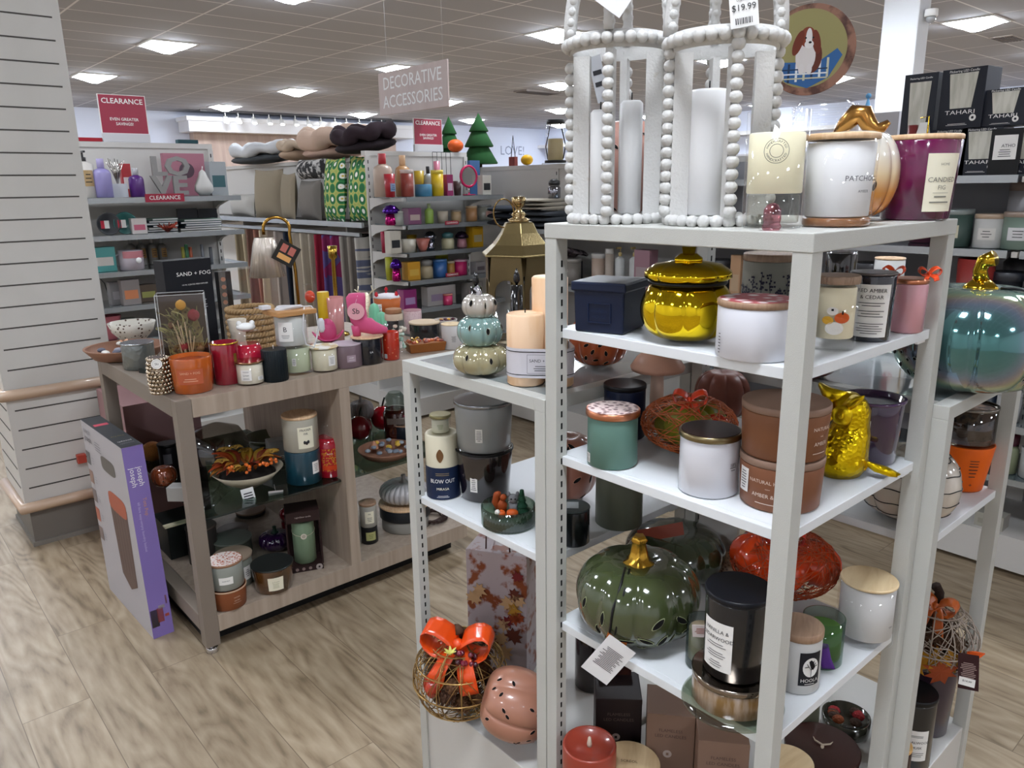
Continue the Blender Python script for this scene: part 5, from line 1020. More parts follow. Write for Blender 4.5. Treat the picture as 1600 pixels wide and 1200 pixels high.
P = atop(983, 1190, .10); r = 48 * pr((P[0], P[1], z + .1))[2] / FPX; candle(0, 0, 0, 0, z, mat('#b59b82', .45), 'candle with a pale engraved wooden lid at the very bottom of the tower', LIDPALE, .01, 1.0, pos=(P, r, .10, math.atan2(-P[1], -P[0])), extra=lambda t, r, hv, Rz: (lambda m: (ftext(m, 'SCREOL', .009, mat('#6f5a44', .6), FM((.0, 0, hv + .0104), (0, 1, 0), (-1, 0, 0))), m.build('engraving', t)))(MB()))
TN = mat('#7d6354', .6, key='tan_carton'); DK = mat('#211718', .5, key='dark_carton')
def ledbox(px, yt_, col, lab_, ink, rzz, w_=.092, d_=.092, h_=.175):
    P = atop(px, yt_, h_)
    def fr(b, d, w, h):
        ftext(b, 'FLAMELESS', .0095, ink, FF(d, 0, h * .80)); ftext(b, 'LED CANDLES', .0095, ink, FF(d, 0, h * .73))
        for zq in (.5, .25): disc(b, .0085, mat('#a99a92', .5), FF(d, -.005, h * zq)); rect(b, .005, .006, col, FF(d, -.005, h * zq), .0009)
        return 'print'
    def sd(b, d, w, h):
        rect(b, d * .95, h * .06, mat('#8a3a22', .5), RF(w, 0, h * .95)); flines(b, d * .8, h * .8, 26, mat('#9a928c', .6), RF(w, 0, h * .5), 4, .3); return 'side_print'
    return boxthing('candle_box', lab_, 'box', P, w_, d_, h_, rzz, col, [fr, sd])
RZB = math.atan2(-.463, -.887) - .05 + .25
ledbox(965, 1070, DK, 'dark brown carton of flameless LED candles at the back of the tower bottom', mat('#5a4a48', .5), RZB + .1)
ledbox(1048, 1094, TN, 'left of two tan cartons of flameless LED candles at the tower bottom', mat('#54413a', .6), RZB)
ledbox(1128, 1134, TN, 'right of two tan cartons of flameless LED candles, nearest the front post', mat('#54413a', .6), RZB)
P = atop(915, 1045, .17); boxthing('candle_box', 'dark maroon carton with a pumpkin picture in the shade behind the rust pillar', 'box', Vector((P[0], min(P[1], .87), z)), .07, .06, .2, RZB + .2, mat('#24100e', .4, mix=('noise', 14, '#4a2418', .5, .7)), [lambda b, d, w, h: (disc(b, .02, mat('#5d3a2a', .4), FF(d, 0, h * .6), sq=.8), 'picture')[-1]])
P = atop(1285, 1165, .09); r = 55 * pr((P[0], P[1], z + .09))[2] / FPX
def bull(t, r, hv, Rz):
    m = MB(); m.tube([(-.018, -.018, hv + .012), (-.004, -.014, hv + .016), (0, 0, hv + .013), (-.004, .014, hv + .016), (-.018, .018, hv + .012)], [.0008, .0016, .0022, .0016, .0008], mat('#b3a390', .5), 6); m.ell((.004, 0, hv + .012), (.007, .0035, .0015), mat('#b3a390', .5), 10, 6); m.build('emblem', t)
candle(0, 0, 0, 0, z, mat('#2a110f', .2, coat=.8), 'dark oxblood candle with a pale bull-head emblem on its lid at the tower bottom', mat('#32140f', .3, coat=.5), .011, 1.02, pos=(P, r, .09, math.atan2(-P[1], -P[0])), extra=bull)
P = atop(1232, 1188, .13); r = 38 * pr((P[0], P[1], z + .13))[2] / FPX; candle(0, 0, 0, 0, z, mat('#8d7a62', .4), 'candle with an oak lid just right of the front post at the bottom edge', LIDPALE, .01, 1.0, pos=(P, r, .13, 0))
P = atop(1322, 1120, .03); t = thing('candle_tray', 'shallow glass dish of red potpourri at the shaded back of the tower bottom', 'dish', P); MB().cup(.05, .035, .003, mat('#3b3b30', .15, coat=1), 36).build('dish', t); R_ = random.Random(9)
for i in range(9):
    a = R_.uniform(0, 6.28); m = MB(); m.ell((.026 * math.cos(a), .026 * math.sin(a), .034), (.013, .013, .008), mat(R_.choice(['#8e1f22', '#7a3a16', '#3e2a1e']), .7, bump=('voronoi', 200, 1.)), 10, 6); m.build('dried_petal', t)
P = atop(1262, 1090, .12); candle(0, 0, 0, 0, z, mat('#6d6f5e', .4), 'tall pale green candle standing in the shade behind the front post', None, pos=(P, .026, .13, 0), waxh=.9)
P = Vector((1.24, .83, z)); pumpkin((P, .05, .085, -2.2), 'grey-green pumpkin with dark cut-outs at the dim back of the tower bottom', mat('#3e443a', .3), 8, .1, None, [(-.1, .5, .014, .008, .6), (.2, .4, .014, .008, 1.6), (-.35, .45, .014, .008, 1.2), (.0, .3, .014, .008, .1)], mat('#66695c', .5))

# ================================================================== right rack: glass top
z = ZU - .002 + .0005
P, r, h, rz = plc(1478, 232, 444, z, 622, foot=.5); r = 120 * pr(P)[2] / FPX; P = Vector((1.565, .575, z)) if False else P
def irid():
    m, n, l, b = _new('iridescent'); b.inputs['Metallic'].default_value = .75; b.inputs['Roughness'].default_value = .1
    lw = n.new('ShaderNodeLayerWeight'); lw.inputs[0].default_value = .5; tn = n.new('ShaderNodeTexNoise'); tn.inputs['Scale'].default_value = 5
    tc = n.new('ShaderNodeTexCoord'); l.new(tc.outputs['Object'], tn.inputs['Vector']); ad = n.new('ShaderNodeMath'); ad.operation = 'MULTIPLY_ADD'; ad.inputs[1].default_value = .35; l.new(tn.outputs['Fac'], ad.inputs[0]); l.new(lw.outputs['Facing'], ad.inputs[2])
    l.new(ramp(ad.outputs[0], n, l, [(.1, '#4a7a76'), (.3, '#5f8588'), (.45, '#8392a6'), (.58, '#a39aa0'), (.7, '#b0b694'), (.85, '#8ab09c'), (1, '#93aea6')]), b.inputs['Base Color']); return m
IRI = irid(); Pp = P.copy()
H_ = [(.95 + .30 * math.cos(q), .50 + .24 * math.sin(q), .019, .0065, q) for q in [2 * PI * i / 16 for i in range(16)]] + [(.95 + .15 * math.cos(q), .5 + .12 * math.sin(q), .006, .006, 0) for q in [2 * PI * (i + .5) / 9 for i in range(9)]] + [(.95, .5, .014, .006, 0.)]
H2 = [(a - 1.75, t_, L, W, q) for a, t_, L, W, q in H_]
def istem(t, f, r, h):
    zt = f(0, .985)[2]; m = MB(); G = mat('#c9a52c', .15, 1); m.lathe([(r * .2, zt - .004), (r * .17, zt + .004), (r * .10, zt + .014)], G, 20, mod=lambda a, q: 1 + .15 * math.cos(5 * a)); m.tube([(0, 0, zt + .01), (.0, -.004, zt + .03), (.004, .0, zt + .046), (.012, .014, zt + .052)], [r * .1, r * .085, r * .09, r * .1], G, 12); m.build('stem', t)
    m = MB(); m.tube([f(.9, .96) + Vector((0, 0, .002)), f(1.0, .9) + Vector((0, 0, .004)), f(1.25, .8) + Vector((0, 0, .006)), f(1.45, .62) + Vector((.004, .004, .0)), f(1.5, .35) + Vector((.006, .006, 0))], .0024, BLACK, 6); m.build('tag_cord', t)
pumpkin((P, r, h, rz), 'large iridescent teal pumpkin with punched flower cut-outs and gold stem on the right rack', IRI, 9, .06, None, H_ + H2, mat('#b9c6c0', .3, .3), nu=144, extra=istem, dimp=.12)
P = Vector((1.365, .72, z)); t = thing('decor_plate', 'dark red plate of small ornaments behind the large iridescent pumpkin', 'plate', P); MB().lathe([(.03, 0), (.045, .002), (.062, .012), (.06, .014), (.03, .005)], mat('#5a1e1a', .3, coat=.6), 32).build('plate', t)
# right rack: middle shelf
z = ZRM + .0005; CW = mat('#bdb3a6', .2, coat=.8, key='glazed_ecru')
P, r, h, rz = plc(1420, 170, 708, z, 868, foot=.5); P = Vector((1.425, .535, z)); P = on(1420, 760, 0, 1.437); P[2] = z
def stripes(t, f, r, h):
    for k, tt in enumerate((.14, .27, .4, .53, .66, .8)):
        m = MB(); m.tube([f(2 * PI * i / 72, tt + .008 * math.sin(i * .9 + k)) * 1.0 + Vector((math.cos(2 * PI * i / 72), math.sin(2 * PI * i / 72), 0)) * .0004 for i in range(72)], .0011, BLACK, 4, True); m.build('stripe', t)
pumpkin((P, .088, .135, math.atan2(-P[1], -P[0])), 'cream glazed pumpkin with thin black drawn stripes on the right rack middle shelf', CW, 8, .1, mat('#a79c8d', .3), (), None, extra=stripes)
P, r, h, rz = plc(1503, 84, 690, z, 872); OG = mat('#e0610c', .42, key='orange_frost')
Po = on(1506, 810, 1, .492); Po[2] = z; ro = 40 * pr(Po)[2] / FPX; ho = next(q / 1000 for q in range(5, 400) if pr((Po[0], Po[1], z + q / 1000))[1] < 692); rzo = math.atan2(-Po[1], -Po[0])
_, po = candle(0, 0, 0, 0, z, OG, 'tall bright orange frosted cup candle on the right rack middle shelf', None, pos=(Po, ro, ho, rzo), taper=.74, wax=mat('#c9520c', .5), waxh=.86, lab=(.4, .5, .03, .07, None, [('+', .012, -.03, INK)], [(.02, .018, .012, 2, INK), (-.0, .018, .03, 4, INK), (-.045, .05, .002, 1, INK)]))
candle(0, 0, 0, 0, z, glass('#a8a29a', .3), 'smoky glass candle with brown leaf print stacked on the orange cup', None, pos=(po[0] + Vector((0, 0, po[2] + .0006)), ro * .92, .078, rzo), glassy=True, wax=mat('#7d6250', .5, mix=('noise', (60, 60, 60), '#2e1d14', .5, .6)), waxh=.9, base=.012, rim=mat('#7a746c', .2, .5))
# right rack: bottom deck
z = ZD + .0005
Ps = on(1450, 1190, 2, z); Ps = Vector((1.40, .485, z)); rzs = math.atan2(-Ps[1], -Ps[0])
def atz(px, Yv, yt_):
    P = on(px, 1100, 1, Yv); 
    for _ in range(5): P = on(px, pr((P[0], Yv, z))[1], 1, Yv)
    P = Vector((P[0], Yv, z)); return P, next(q / 1000 for q in range(5, 500) if pr((P[0], P[1], z + q / 1000))[1] < yt_), math.atan2(-P[1], -P[0])
Pb, hb_, rzb = Vector((1.500, .486, z)), .165, -2.8; rb_ = .042
_, pbk = candle(0, 0, 0, 0, z, mat('#0e0e10', .3, coat=.4), 'black candle reading SANDALWOOD & MUSK at the bottom of the right rack', BLACK, .012, 1.02, pos=(Pb, rb_, hb_, rzb), lab=(.25, .42, .05, .07, PAPER, [('SANDALWOOD', .0078, .008, INK), ('& MUSK', .0078, -.004, INK)], [(-.02, .04, .012, 3, INK), (.022, .03, .006, 2, INK)]))
Pv, hv_, rzv = Vector((1.632, .500, z)), .16, -2.85; rv_ = .048
candle(0, 0, 0, 0, z, mat('#2b1a2c', .3, coat=.5), 'deep purple candle right of the black candle at the bottom of the right rack', None, pos=(Pv, rv_, hv_, rzv), taper=.85, wax=mat('#2a1830', .4), waxh=.9, stick=(-.75, .15, .02, .018, 6))
Pc, hc_, rzc = Vector((1.400, .478, z)), .10, -2.8; candle(0, 0, 0, 0, z, mat('#3a2420', .4), 'dark brown candle with a bamboo lid at the bottom corner of the right rack', wood('bamboo', '#c99a56', '#dcb274', (20, 90, 20)), .008, 1.0, pos=(Pc, .032, hc_, rzc))
def cones2(t, r, h, R_):
    for i in range(30):
        while True:
            v = Vector((R_.uniform(-1, 1), R_.uniform(-1, 1), R_.uniform(-.9, .9)))
            if .2 < v.length < .74: break
        m = MB(); pinecone(m, Vector((v[0] * r, v[1] * r, h / 2 + v[2] * h / 2)), r * .2, r * .6, (R_.gauss(0, 1), R_.gauss(0, 1), R_.gauss(0, .5)), R_.choice([PC2, mat('#5a4434', .8)]), R_); m.build('pinecone', t)
    for k, (a, tt, c_) in enumerate(((.1, -.25, '#b07c1e'), (.55, -.2, '#9c6c1a'), (-.35, -.45, '#a8761c'), (.3, -.5, '#8a3c1c'))):
        m = MB(); leaf(m, FM((r * .9 * math.cos(a), r * .9 * math.sin(a), h / 2 + tt * h / 2), (-math.sin(a), math.cos(a), .1), (0.1, 0.1, 1)) @ Matrix.Rotation(.4 * k, 4, 'Z'), r * .8, mat(c_, .55), .1); m.build('maple_leaf', t)
Pw = (Pb + Pv) / 2; zt_ = z + max(hb_, hv_) + .002
Pw = on(1492, 1070, 2, zt_); dw = pr(Pw)[2]; rw = 66 * dw / FPX; Pw = Vector((1.60, .50, zt_)); hw_ = next(q / 1000 for q in range(5, 400) if pr((Pw[0], Pw[1], zt_ + q / 1000))[1] < 940)
t = wirepumpkin(Pw, rw, hw_, math.atan2(-Pw[1], -Pw[0]), 'twig wire pumpkin of pinecones and maple leaves with an orange ribbon, right rack', mat('#8d8074', .6), cones2, 33, 42, .0012, 3, stem=mat('#2b1d16', .9, bump=('noise', 200, 1.)), rib=(mat('#b5561c', .32, coat=.2), .05, 1.0, -.3, 1.5), stemk=.45)
hangtag(t, (rw * .85, rw * .80, hw_ * .35), .036, .078, .1, mat('#2f1418', .5), 14, lines=10, barcode=False, name='swing_tag', label='dark maroon swing tag with a barcode sticker', ink=mat('#a38d88', .5)); m = MB(); m.M = FM((rw * .85 + .0009, rw * .80, hw_ * .35 - .022), (0, 1, 0), (0, 0, 1)); rect(m, .028, .018, PAPER, Matrix.Identity(4), .0003); ftext(m, '$14.99', .006, INK, Matrix.Translation((0, .002, .0005))); m.build('price_sticker', t)
m = MB()
petal(m, FM((rw * .8, rw * .72, hw_ * .62), (0, 1, 0), (.2, 0, 1)), .03, .02, mat('#d85a24', .4), .3); m.build('orange_petal', t)

# ================================================================== goods on the display table
z = BH + .0005
def potp(t, r, zc, cols, n, rn, s_=.4):
    R_ = random.Random(rn)
    for i in range(n):
        a, q = R_.uniform(0, 6.28), r * math.sqrt(R_.uniform(0, .6)); m = MB(); c_ = mat(R_.choice(cols), .6); m.ell((q * math.cos(a), q * math.sin(a), zc + R_.uniform(0, .008)), (r * s_ * .35, r * s_ * .26, r * s_ * .15), c_, 10, 6); m.build('potpourri_piece', t)
def bowl(pos, label, m_, name='bowl', cat='bowl', prof=((.45, 0), (.5, .02), (.8, .4), (1, 1)), group=None, t_=.06):
    P, r, h, rz = pos; t = thing(name, label, cat, P, rz, group); pf = [(a * r, b * h) for a, b in prof]; MB().lathe([(.001, 0)] + pf + [(a * r - t_ * r, max(b * h, h * .12)) for a, b in reversed(prof)] + [(.001, h * .12)], m_, 40, cap=False).build('body', t); return t
CLAY = mat('#8a6450', .5, key='clay')
pos = plc(200, 118, 540, z, 569); t = bowl(pos, 'round clay-brown tray of potpourri at the far left of the table', CLAY, 'potpourri_tray', 'tray', ((.7, 0), (.78, .1), (1, .95), (1, 1))); potp(t, pos[1], pos[2] * .75, ['#5a5a66', '#d1a43a', '#8a8a92', '#c9c5bd'], 16, 1)
m = MB(); m.loft([((0, 0, pos[2] * .9), (.010, 0, 0), (0, .014, 0)), ((0, 0, pos[2] * .9 + .016), (.007, 0, 0), (0, .010, 0)), ((0, .008, pos[2] * .9 + .03), (.003, 0, 0), (0, .004, 0))], mat('#dcaa8a', .6), 12).loft([((0, -.002, pos[2] * .9 + .012), (.005, 0, 0), (0, .006, 0)), ((0, -.016, pos[2] * .9 + .028), (.003, 0, 0), (0, .003, 0))], mat('#dcaa8a', .6), 10); m.build('wood_rose', t)
pos = plc(205, 72, 512, z + .02, 548); t = bowl((pos[0], pos[1], pos[2], pos[3]), 'cream bowl with brown leopard spots standing above the clay tray', mat('#4a3224', .35, mix=('voronoi', 60, '#c9c4b8', .24, .3)), prof=((.45, 0), (.5, .05), (.85, .5), (1, 1)))
t.location[2] = z; MB().cyl(pos[1] * .42, -.0, .001, CLAY, 12)
t.location = (pos[0][0] + .05, pos[0][1] + .13, z); MB().cyl(pos[1] * .35, .0, .02, CREAM, 20).build('foot', t); [setattr(c, 'location', (0, 0, .021)) for c in t.children if c.name.startswith('body')]
candle(220, 47, 579, 534, z, mat('#7b7f7c', .35, .6, bump=('voronoi', 70, 1.), key='embossed_tin'), 'embossed grey tin candle beside the clay tray', mat('#a9acac', .25, .9), .006, 1.04)
P = on(238, 585, 2, z); t = thing('slim_box', 'slim black box with a red end lying by the beaded votive', 'box', P + Vector((.0, .02, 0)), .35); MB().box(-.012, .012, -.045, .045, 0, .016, mat('#1f2420', .4)).box(-.0121, .0121, .0449, .0455, .002, .014, mat('#7a2030', .4)).build('carton', t)
P, r, h, rz = plc(259, 34, 556, z, 618); t = thing('votive_holder', 'champagne beaded votive holder with a round white tag at the table corner', 'candle', P, rz); m = MB(); CH = mat('#b9ab97', .15, 1, key='champagne')
m.cyl(r * .8, 0, h * .98, CH, 24)
for k in range(9):
    for j in range(16): a = 2 * PI * (j + .5 * (k % 2)) / 16; q = r * (.80 + .16 * math.sin(PI * (k + .5) / 9)); m.ell((q * math.cos(a), q * math.sin(a), h * (.06 + .88 * k / 8)), (r * .17, r * .17, r * .17), CH, 8, 6)
m.build('body', t); m = MB(); disc(m, .0155, PAPER, FM((r + .006, -.004, h * .86), (0, 1, 0), (0, 0, 1)), 0, 28); disc(m, .012, mat('#8a8a88', .6), FM((r + .0062, -.004, h * .86), (0, 1, 0), (0, 0, 1)), .0003, 28, .0114); ftext(m, 'Ski', .01, INK, FM((r + .0063, -.004, h * .86), (0, 1, 0), (0, 0, 1))); m.build('swing_tag', t)
# black diffuser carton
P = on(292, 590, 2, z); Pc = on(306, 585, 1, BY0 + .33); Pc[2] = z; hB = next(q / 1000 for q in range(5, 600) if pr((Pc[0], Pc[1], z + q / 1000))[1] < 405); NAVB = mat('#0c0d14', .6, key='ink_black_carton')
def sf(b, d, w, h):
    ftext(b, 'SAND + FOG', .018, PAPER, FF(d, .018, h * .88), 0, 1.15); ftext(b, '100 ML SCENTED REED DIFFUSER', .0062, PAPER, FF(d, .018, h * .79)); flines(b, .1, .05, 6, mat('#a9a9ac', .6), FF(d, .012, h * .62), 3, .12); return 'print'
boxthing('diffuser_box', 'tall black carton reading SAND + FOG behind the boxed potpourri', 'box', Pc, .165, .07, hB, -PI / 2 - .12 + .25, NAVB, [sf])
# clear potpourri box
Pc = on(298, 600, 1, BY0 + .19); Pc[2] = z; w_, d_ = .145, .08; hP = next(q / 1000 for q in range(5, 600) if pr((Pc[0], Pc[1] - .03, z + q / 1000))[1] < 462); rzP = -PI / 2 - .38
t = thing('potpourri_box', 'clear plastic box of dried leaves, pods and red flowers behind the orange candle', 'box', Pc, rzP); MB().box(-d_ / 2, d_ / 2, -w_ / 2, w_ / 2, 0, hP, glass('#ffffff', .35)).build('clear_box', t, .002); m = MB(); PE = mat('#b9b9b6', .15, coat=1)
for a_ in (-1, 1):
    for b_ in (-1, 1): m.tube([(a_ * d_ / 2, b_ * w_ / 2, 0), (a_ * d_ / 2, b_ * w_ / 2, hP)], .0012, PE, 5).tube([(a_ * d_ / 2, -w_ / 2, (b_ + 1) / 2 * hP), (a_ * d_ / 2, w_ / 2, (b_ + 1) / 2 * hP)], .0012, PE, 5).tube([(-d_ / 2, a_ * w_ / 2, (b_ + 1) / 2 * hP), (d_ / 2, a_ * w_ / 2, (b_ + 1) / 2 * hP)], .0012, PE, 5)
m.build('edge_highlights', t)  # pale tubes put in as the highlights along the clear plastic's edges
R_ = random.Random(12); cols = {'pod': ['#7a1f2a', '#8c2430', '#b58a2a'], 'leaf': ['#8a8450', '#6a6a3a', '#5a4a2a', '#98925a', '#3f3426']}
for i, (y, q, s_) in enumerate(((.035, .76, .021), (-.005, .42, .017), (.0, .88, .018), (-.035, .66, .012), (.045, .38, .013), (.02, .14, .013))): MB().ell((d_ * .22, y, hP * q), (s_ * .7, s_, s_), mat(['#7a1f2a', '#7a1f2a', '#b8862a', '#5a3a24', '#7a5c3a', '#5a2430'][i], .7, bump=('voronoi', 300, .6)), 14, 9, mod=lambda a, q_: 1 - .1 * abs(math.sin(6 * a))).build('dried_pod', t)
MB().box(-d_ / 2 + .002, -d_ / 2 + .004, -w_ / 2 + .002, w_ / 2 - .002, .003, hP - .003, mat('#33261c', .9)).build('backing', t); MB().ell((-.01, 0, hP * .45), (.018, .055, hP * .42), mat('#3a2c1e', .9, bump=('noise', 160, 1.), mix=('voronoi', 90, '#6d6038', .2, .5)), 20, 12).build('moss', t)
for i in range(96):
    m = MB(); y, q = R_.uniform(-.045, .035), R_.uniform(.12, .72); L = min(R_.uniform(.03, .055), hP * (.96 - q)); petal(m, FM((d_ * R_.uniform(-.1, .3), y, hP * q), (R_.uniform(-.3, .3), R_.uniform(-.9, .9), R_.uniform(.3, 1)), (1, R_.uniform(-.5, .5), R_.uniform(-.5, .5))), min(L, .055), R_.uniform(.006, .016), mat(R_.choice(cols['leaf']), .7), .2, 4); m.build('dried_leaf', t)
for i in range(7): m = MB(); m.tube([(d_ * .3, R_.uniform(-.01, .02), hP * .12), (d_ * .33, R_.uniform(-.04, .04), hP * R_.uniform(.5, .75))], .0022, mat('#a58c6a', .7), 5); m.build('twig', t)
m = MB(); rect(m, w_ * .98, .026, mat('#5a1c26', .5), FF(d_, 0, .018)); rect(m, .085, .020, PAPER, FF(d_, -.004, .019), .0006); flines(m, .07, .014, 3, INK, FF(d_, -.004, .019) @ Matrix.Translation((0, 0, .0006)), 3, .2)
for y in (-.056, -.05, .047, .056): leaf(m, FF(d_, y, .024) @ Matrix.Rotation(y * 30, 4, 'Z') @ Matrix.Translation((0, 0, .001)), .022, mat('#a83222' if y > 0 else '#c99a2a', .5), 0)
m.build('label', t)
OGL = mat('#a34a14', .12, coat=1, mix=('noise', 8, '#b8581a', .4, .6), key='orange_glass')
TER = mat('#b0583a', .5, key='terracotta_label')
candle(304, 64, 617, 556, z, OGL, 'amber orange glass candle reading SAND + FOG at the table front corner', None, taper=.92, wax=mat('#8a3a12', .5), waxh=.88, lab=(-.1, .5, .078, .048, TER, [('SAND + FOG', .0105, .012, mat('#e2b79a', .5))], [(-.010, .06, .014, 2, mat('#e2b79a', .5))]))
RD = mat('#8a1228', .12, coat=1, key='raspberry')
candle(352, 42, 604, 535, z, RD, 'deep raspberry glass jar with gold leaf pattern right of the orange candle', None, rim=GOLD, lab=(.75, .6, .012, .04, mat('#8a6a2a', .4, .6), [], []))
P = on(372, 560, 1, BY0 + .30)
def tb_(px, dy, w, yt, yb=None):
    P = on(px, 560, 1, BY0 + dy); P[2] = z
    for _ in range(4): q = pr(P); P = on(px, q[1], 1, BY0 + dy); P[2] = z
    r = w / 2 * pr(P)[2] / FPX; return P, r, next(q / 1000 for q in range(5, 700) if pr((P[0], P[1], z + q / 1000))[1] < yt), math.atan2(-P[1], -P[0])
P, r, h, rz = tb_(378, .26, 26, 499); t = thing('vase', 'slim cream ceramic vase between the boxed potpourri and the red jar', 'vase', P, rz); MB().lathe([(r * .9, 0), (r, .01), (r * .8, h * .5), (r * .85, h * .7), (r * 1.1, h), (r * .95, h), (r * .6, h * .6)], mat('#cfc4b2', .5), 24).build('body', t)
P, r, h, rz = tb_(392, .14, 48, 500)
t = thing('jar_candle', 'red jar candle with a crystal lid topped by a white kitten head', 'candle', P, rz); MB().lathe([(r * .95, 0), (r, .004), (r, h * .42), (r * .82, h * .55), (r * .72, h * .60)], mat('#b81c38', .12, coat=1, key='bright_raspberry'), 32).build('jar', t); MB().lathe([(r * .74, h * .605), (r * .86, h * .62), (r * .86, h * .78), (r * .74, h * .82)], CLEAR, 32, mod=lambda a, q: 1 + .03 * math.sin(14 * a)).build('lid', t); m = MB(); m.ell((0, 0, h * .88), (r * .6, r * .6, h * .07), WHITE, 20, 8)
for k in (-1, 1): m.ell((0, k * r * .4, h * .94), (r * .16, r * .18, h * .05), WHITE, 10, 6)
m.build('kitten_topper', t)
candle(392, 43, 603, 562, z, CLEAR, 'small cream jar candle with a copper lid and white label at the table front edge', mat('#a98060', .2, 1), .006, 1.05, glassy=True, wax=mat('#d7d0bd', .4), waxh=.97, base=.004, lab=(-.3, .5, .034, .036, PAPER, [('Linen', .009, .0, INK)], [(.011, .024, .006, 2, INK), (-.011, .026, .008, 3, INK)]), stick=(.75, .32, .022, .012, 3))
P, r, h, rz = plc(432, 38, 545, z, 598); t = thing('pillar_candle', 'black-green ribbed pillar candle with a white wick in the front row of the table', 'candle', P, rz); MB().lathe([(r * .96, 0), (r, .003), (r, h - .003), (r * .96, h)], mat('#0d171c', .35), 120, mod=lambda a, q: 1 + .02 * math.cos(30 * a)).build('body', t); MB().tube([(0, 0, h - .001), (0, .0, h + .012)], .0012, WHITE, 5).build('wick', t)
_, ps = candle(466, 44, 587, 538, z, CLEAR, 'sage candle in clear glass with a glass saucer lid under the larger white candle', CLEAR, .006, 1.28, glassy=True, wax=mat('#b7c0a2', .4), waxh=.98, base=.008, stick=(-.2, .5, .013, .026, 5))
_, pw2 = candle(0, 0, 0, 0, z, CLEAR, 'square-labelled white glass candle stacked on the sage candle, under a wooden board', None, glassy=True, wax=mat('#c9ccc8', .35), waxh=.97, base=.003, pos=(ps[0] + Vector((-.012, 0, ps[2] + .001)), .056, .106, ps[3]), lab=(-.35, .5, .05, .065, PAPER, [('B', .024, .008, INK)], [(-.016, .03, .014, 3, INK)]))
# wooden lamp board with cord
Pb_ = pw2[0] + Vector((0, 0, pw2[2] + .001)); t = thing('candle_warmer', 'square wooden candle-warmer board with its white cord coiled on top', 'warmer', Pb_, ps[3] + .45); MB().box(-.062, .062, -.07, .07, 0, .017, wood('board_oak', '#a87848', '#c0905a', (60, 8, 60), .45)).build('board', t, .003)
m = MB(); CD = mat('#d4d4d8', .4, key='cord_white')
for k in range(3): m.tube([((.035 + .004 * k) * math.cos(a) * .6, (.05 - .004 * k) * math.sin(a), .019 + .003 * k + .002 * math.sin(2 * a)) for a in [2 * PI * i / 30 for i in range(30)]], .0022, CD, 6, True)
m.tube([(.02, .04, .022), (.045, .06, .024), (.055, .07, .0), (.06, .072, -.05), (.062, .06, -.09), (.06, .05, -.115), (.062, .02, -.10), (.064, .012, -.05), (.062, .02, -.0), (.05, .03, .024)], .0025, CD, 6); m.build('cord', t); MB().loft([((.068, .078, -.018), (.006, 0, 0), (0, .007, 0)), ((.068, .079, -.028), (.007, 0, 0), (0, .012, 0)), ((.068, .080, -.055), (.007, 0, 0), (0, .012, 0)), ((.068, .080, -.066), (.005, 0, 0), (0, .006, 0))], CD, 12).build('switch', t); MB().box(-.05, -.02, -.085, -.055, .02, .032, CD).box(-.055, -.048, -.105, -.085, .024, .027, CHROME).build('plug', t)
# rope basket
P, r, h, rz = tb_(398, .42, 66, 478); t = thing('rope_basket', 'round basket of twisted tan rope behind the wooden warmer board', 'basket', P, rz); m = MB(); RP = mat('#a98a62', .8, bump=('noise', 260, 1.), key='rope')
nn = 9
for k in range(nn):
    q = h * (k + .5) / nn
    for s_ in (0, 1): m.tube([((r + .005 * math.cos(20 * a + PI * s_)) * math.cos(a), (r + .005 * math.cos(20 * a + PI * s_)) * math.sin(a), q + .006 * math.sin(20 * a + PI * s_)) for a in [2 * PI * i / 120 for i in range(120)]], .006, RP, 5, True)
m.cyl(r, 0, .005, RP, 24); m.build('coils', t)
P, r, h, rz = tb_(400, .62, 80, 418); t = thing('glass_vase', 'wide clear rectangular glass vase at the back of the table', 'vase', P, rz + .3); MB().box(-.05, .05, -r, r, 0, h, CLEAR).build('vessel', t, .001)
P, r, h, rz = tb_(360, .72, 24, 424); t = boxthing('candle_box', 'black carton with a column of copper discs behind the glass vase', 'box', P, .06, .04, h, rz, BLACK, [lambda b, d, w, h: ([disc(b, .009, COPPER, FF(d, 0, h * (.5 + .1 * k))) for k in range(5)], 'print')[-1]])
candle(506, 42, 583, 540, z, CLEAR, 'small cream candle with a white and yellow wooden lid, table front row', mat('#d9c69a', .5, mix=('noise', 30, '#e8e4da', .45, .5)), .006, 1.06, glassy=True, wax=mat('#d3cdb4', .4), waxh=.97, base=.004, lab=(.55, .5, .026, .036, PAPER, [], [(0, .02, .024, 5, INK)]))
candle(548, 46, 576, 535, z, mat('#75626a', .3, coat=.5, key='mauve_glass'), 'mauve grey three-wick candle with a lilac label in the front row of the table', mat('#b8aab4', .4), .005, 1.02, lab=(.3, .45, .032, .024, mat('#a28f9a', .5), [('LINEN', .006, .003, WHITE)], [(-.005, .02, .004, 1, WHITE)]))
_, pk = candle(576, 46, 571, 524, z, mat('#11131c', .2, coat=.5), 'black candle with a flat wooden lid carrying the pink boot', LIDWOOD, .006, 1.1, lab=(.25, .5, .02, .02, None, [('LA', .01, .0, WHITE)], []))
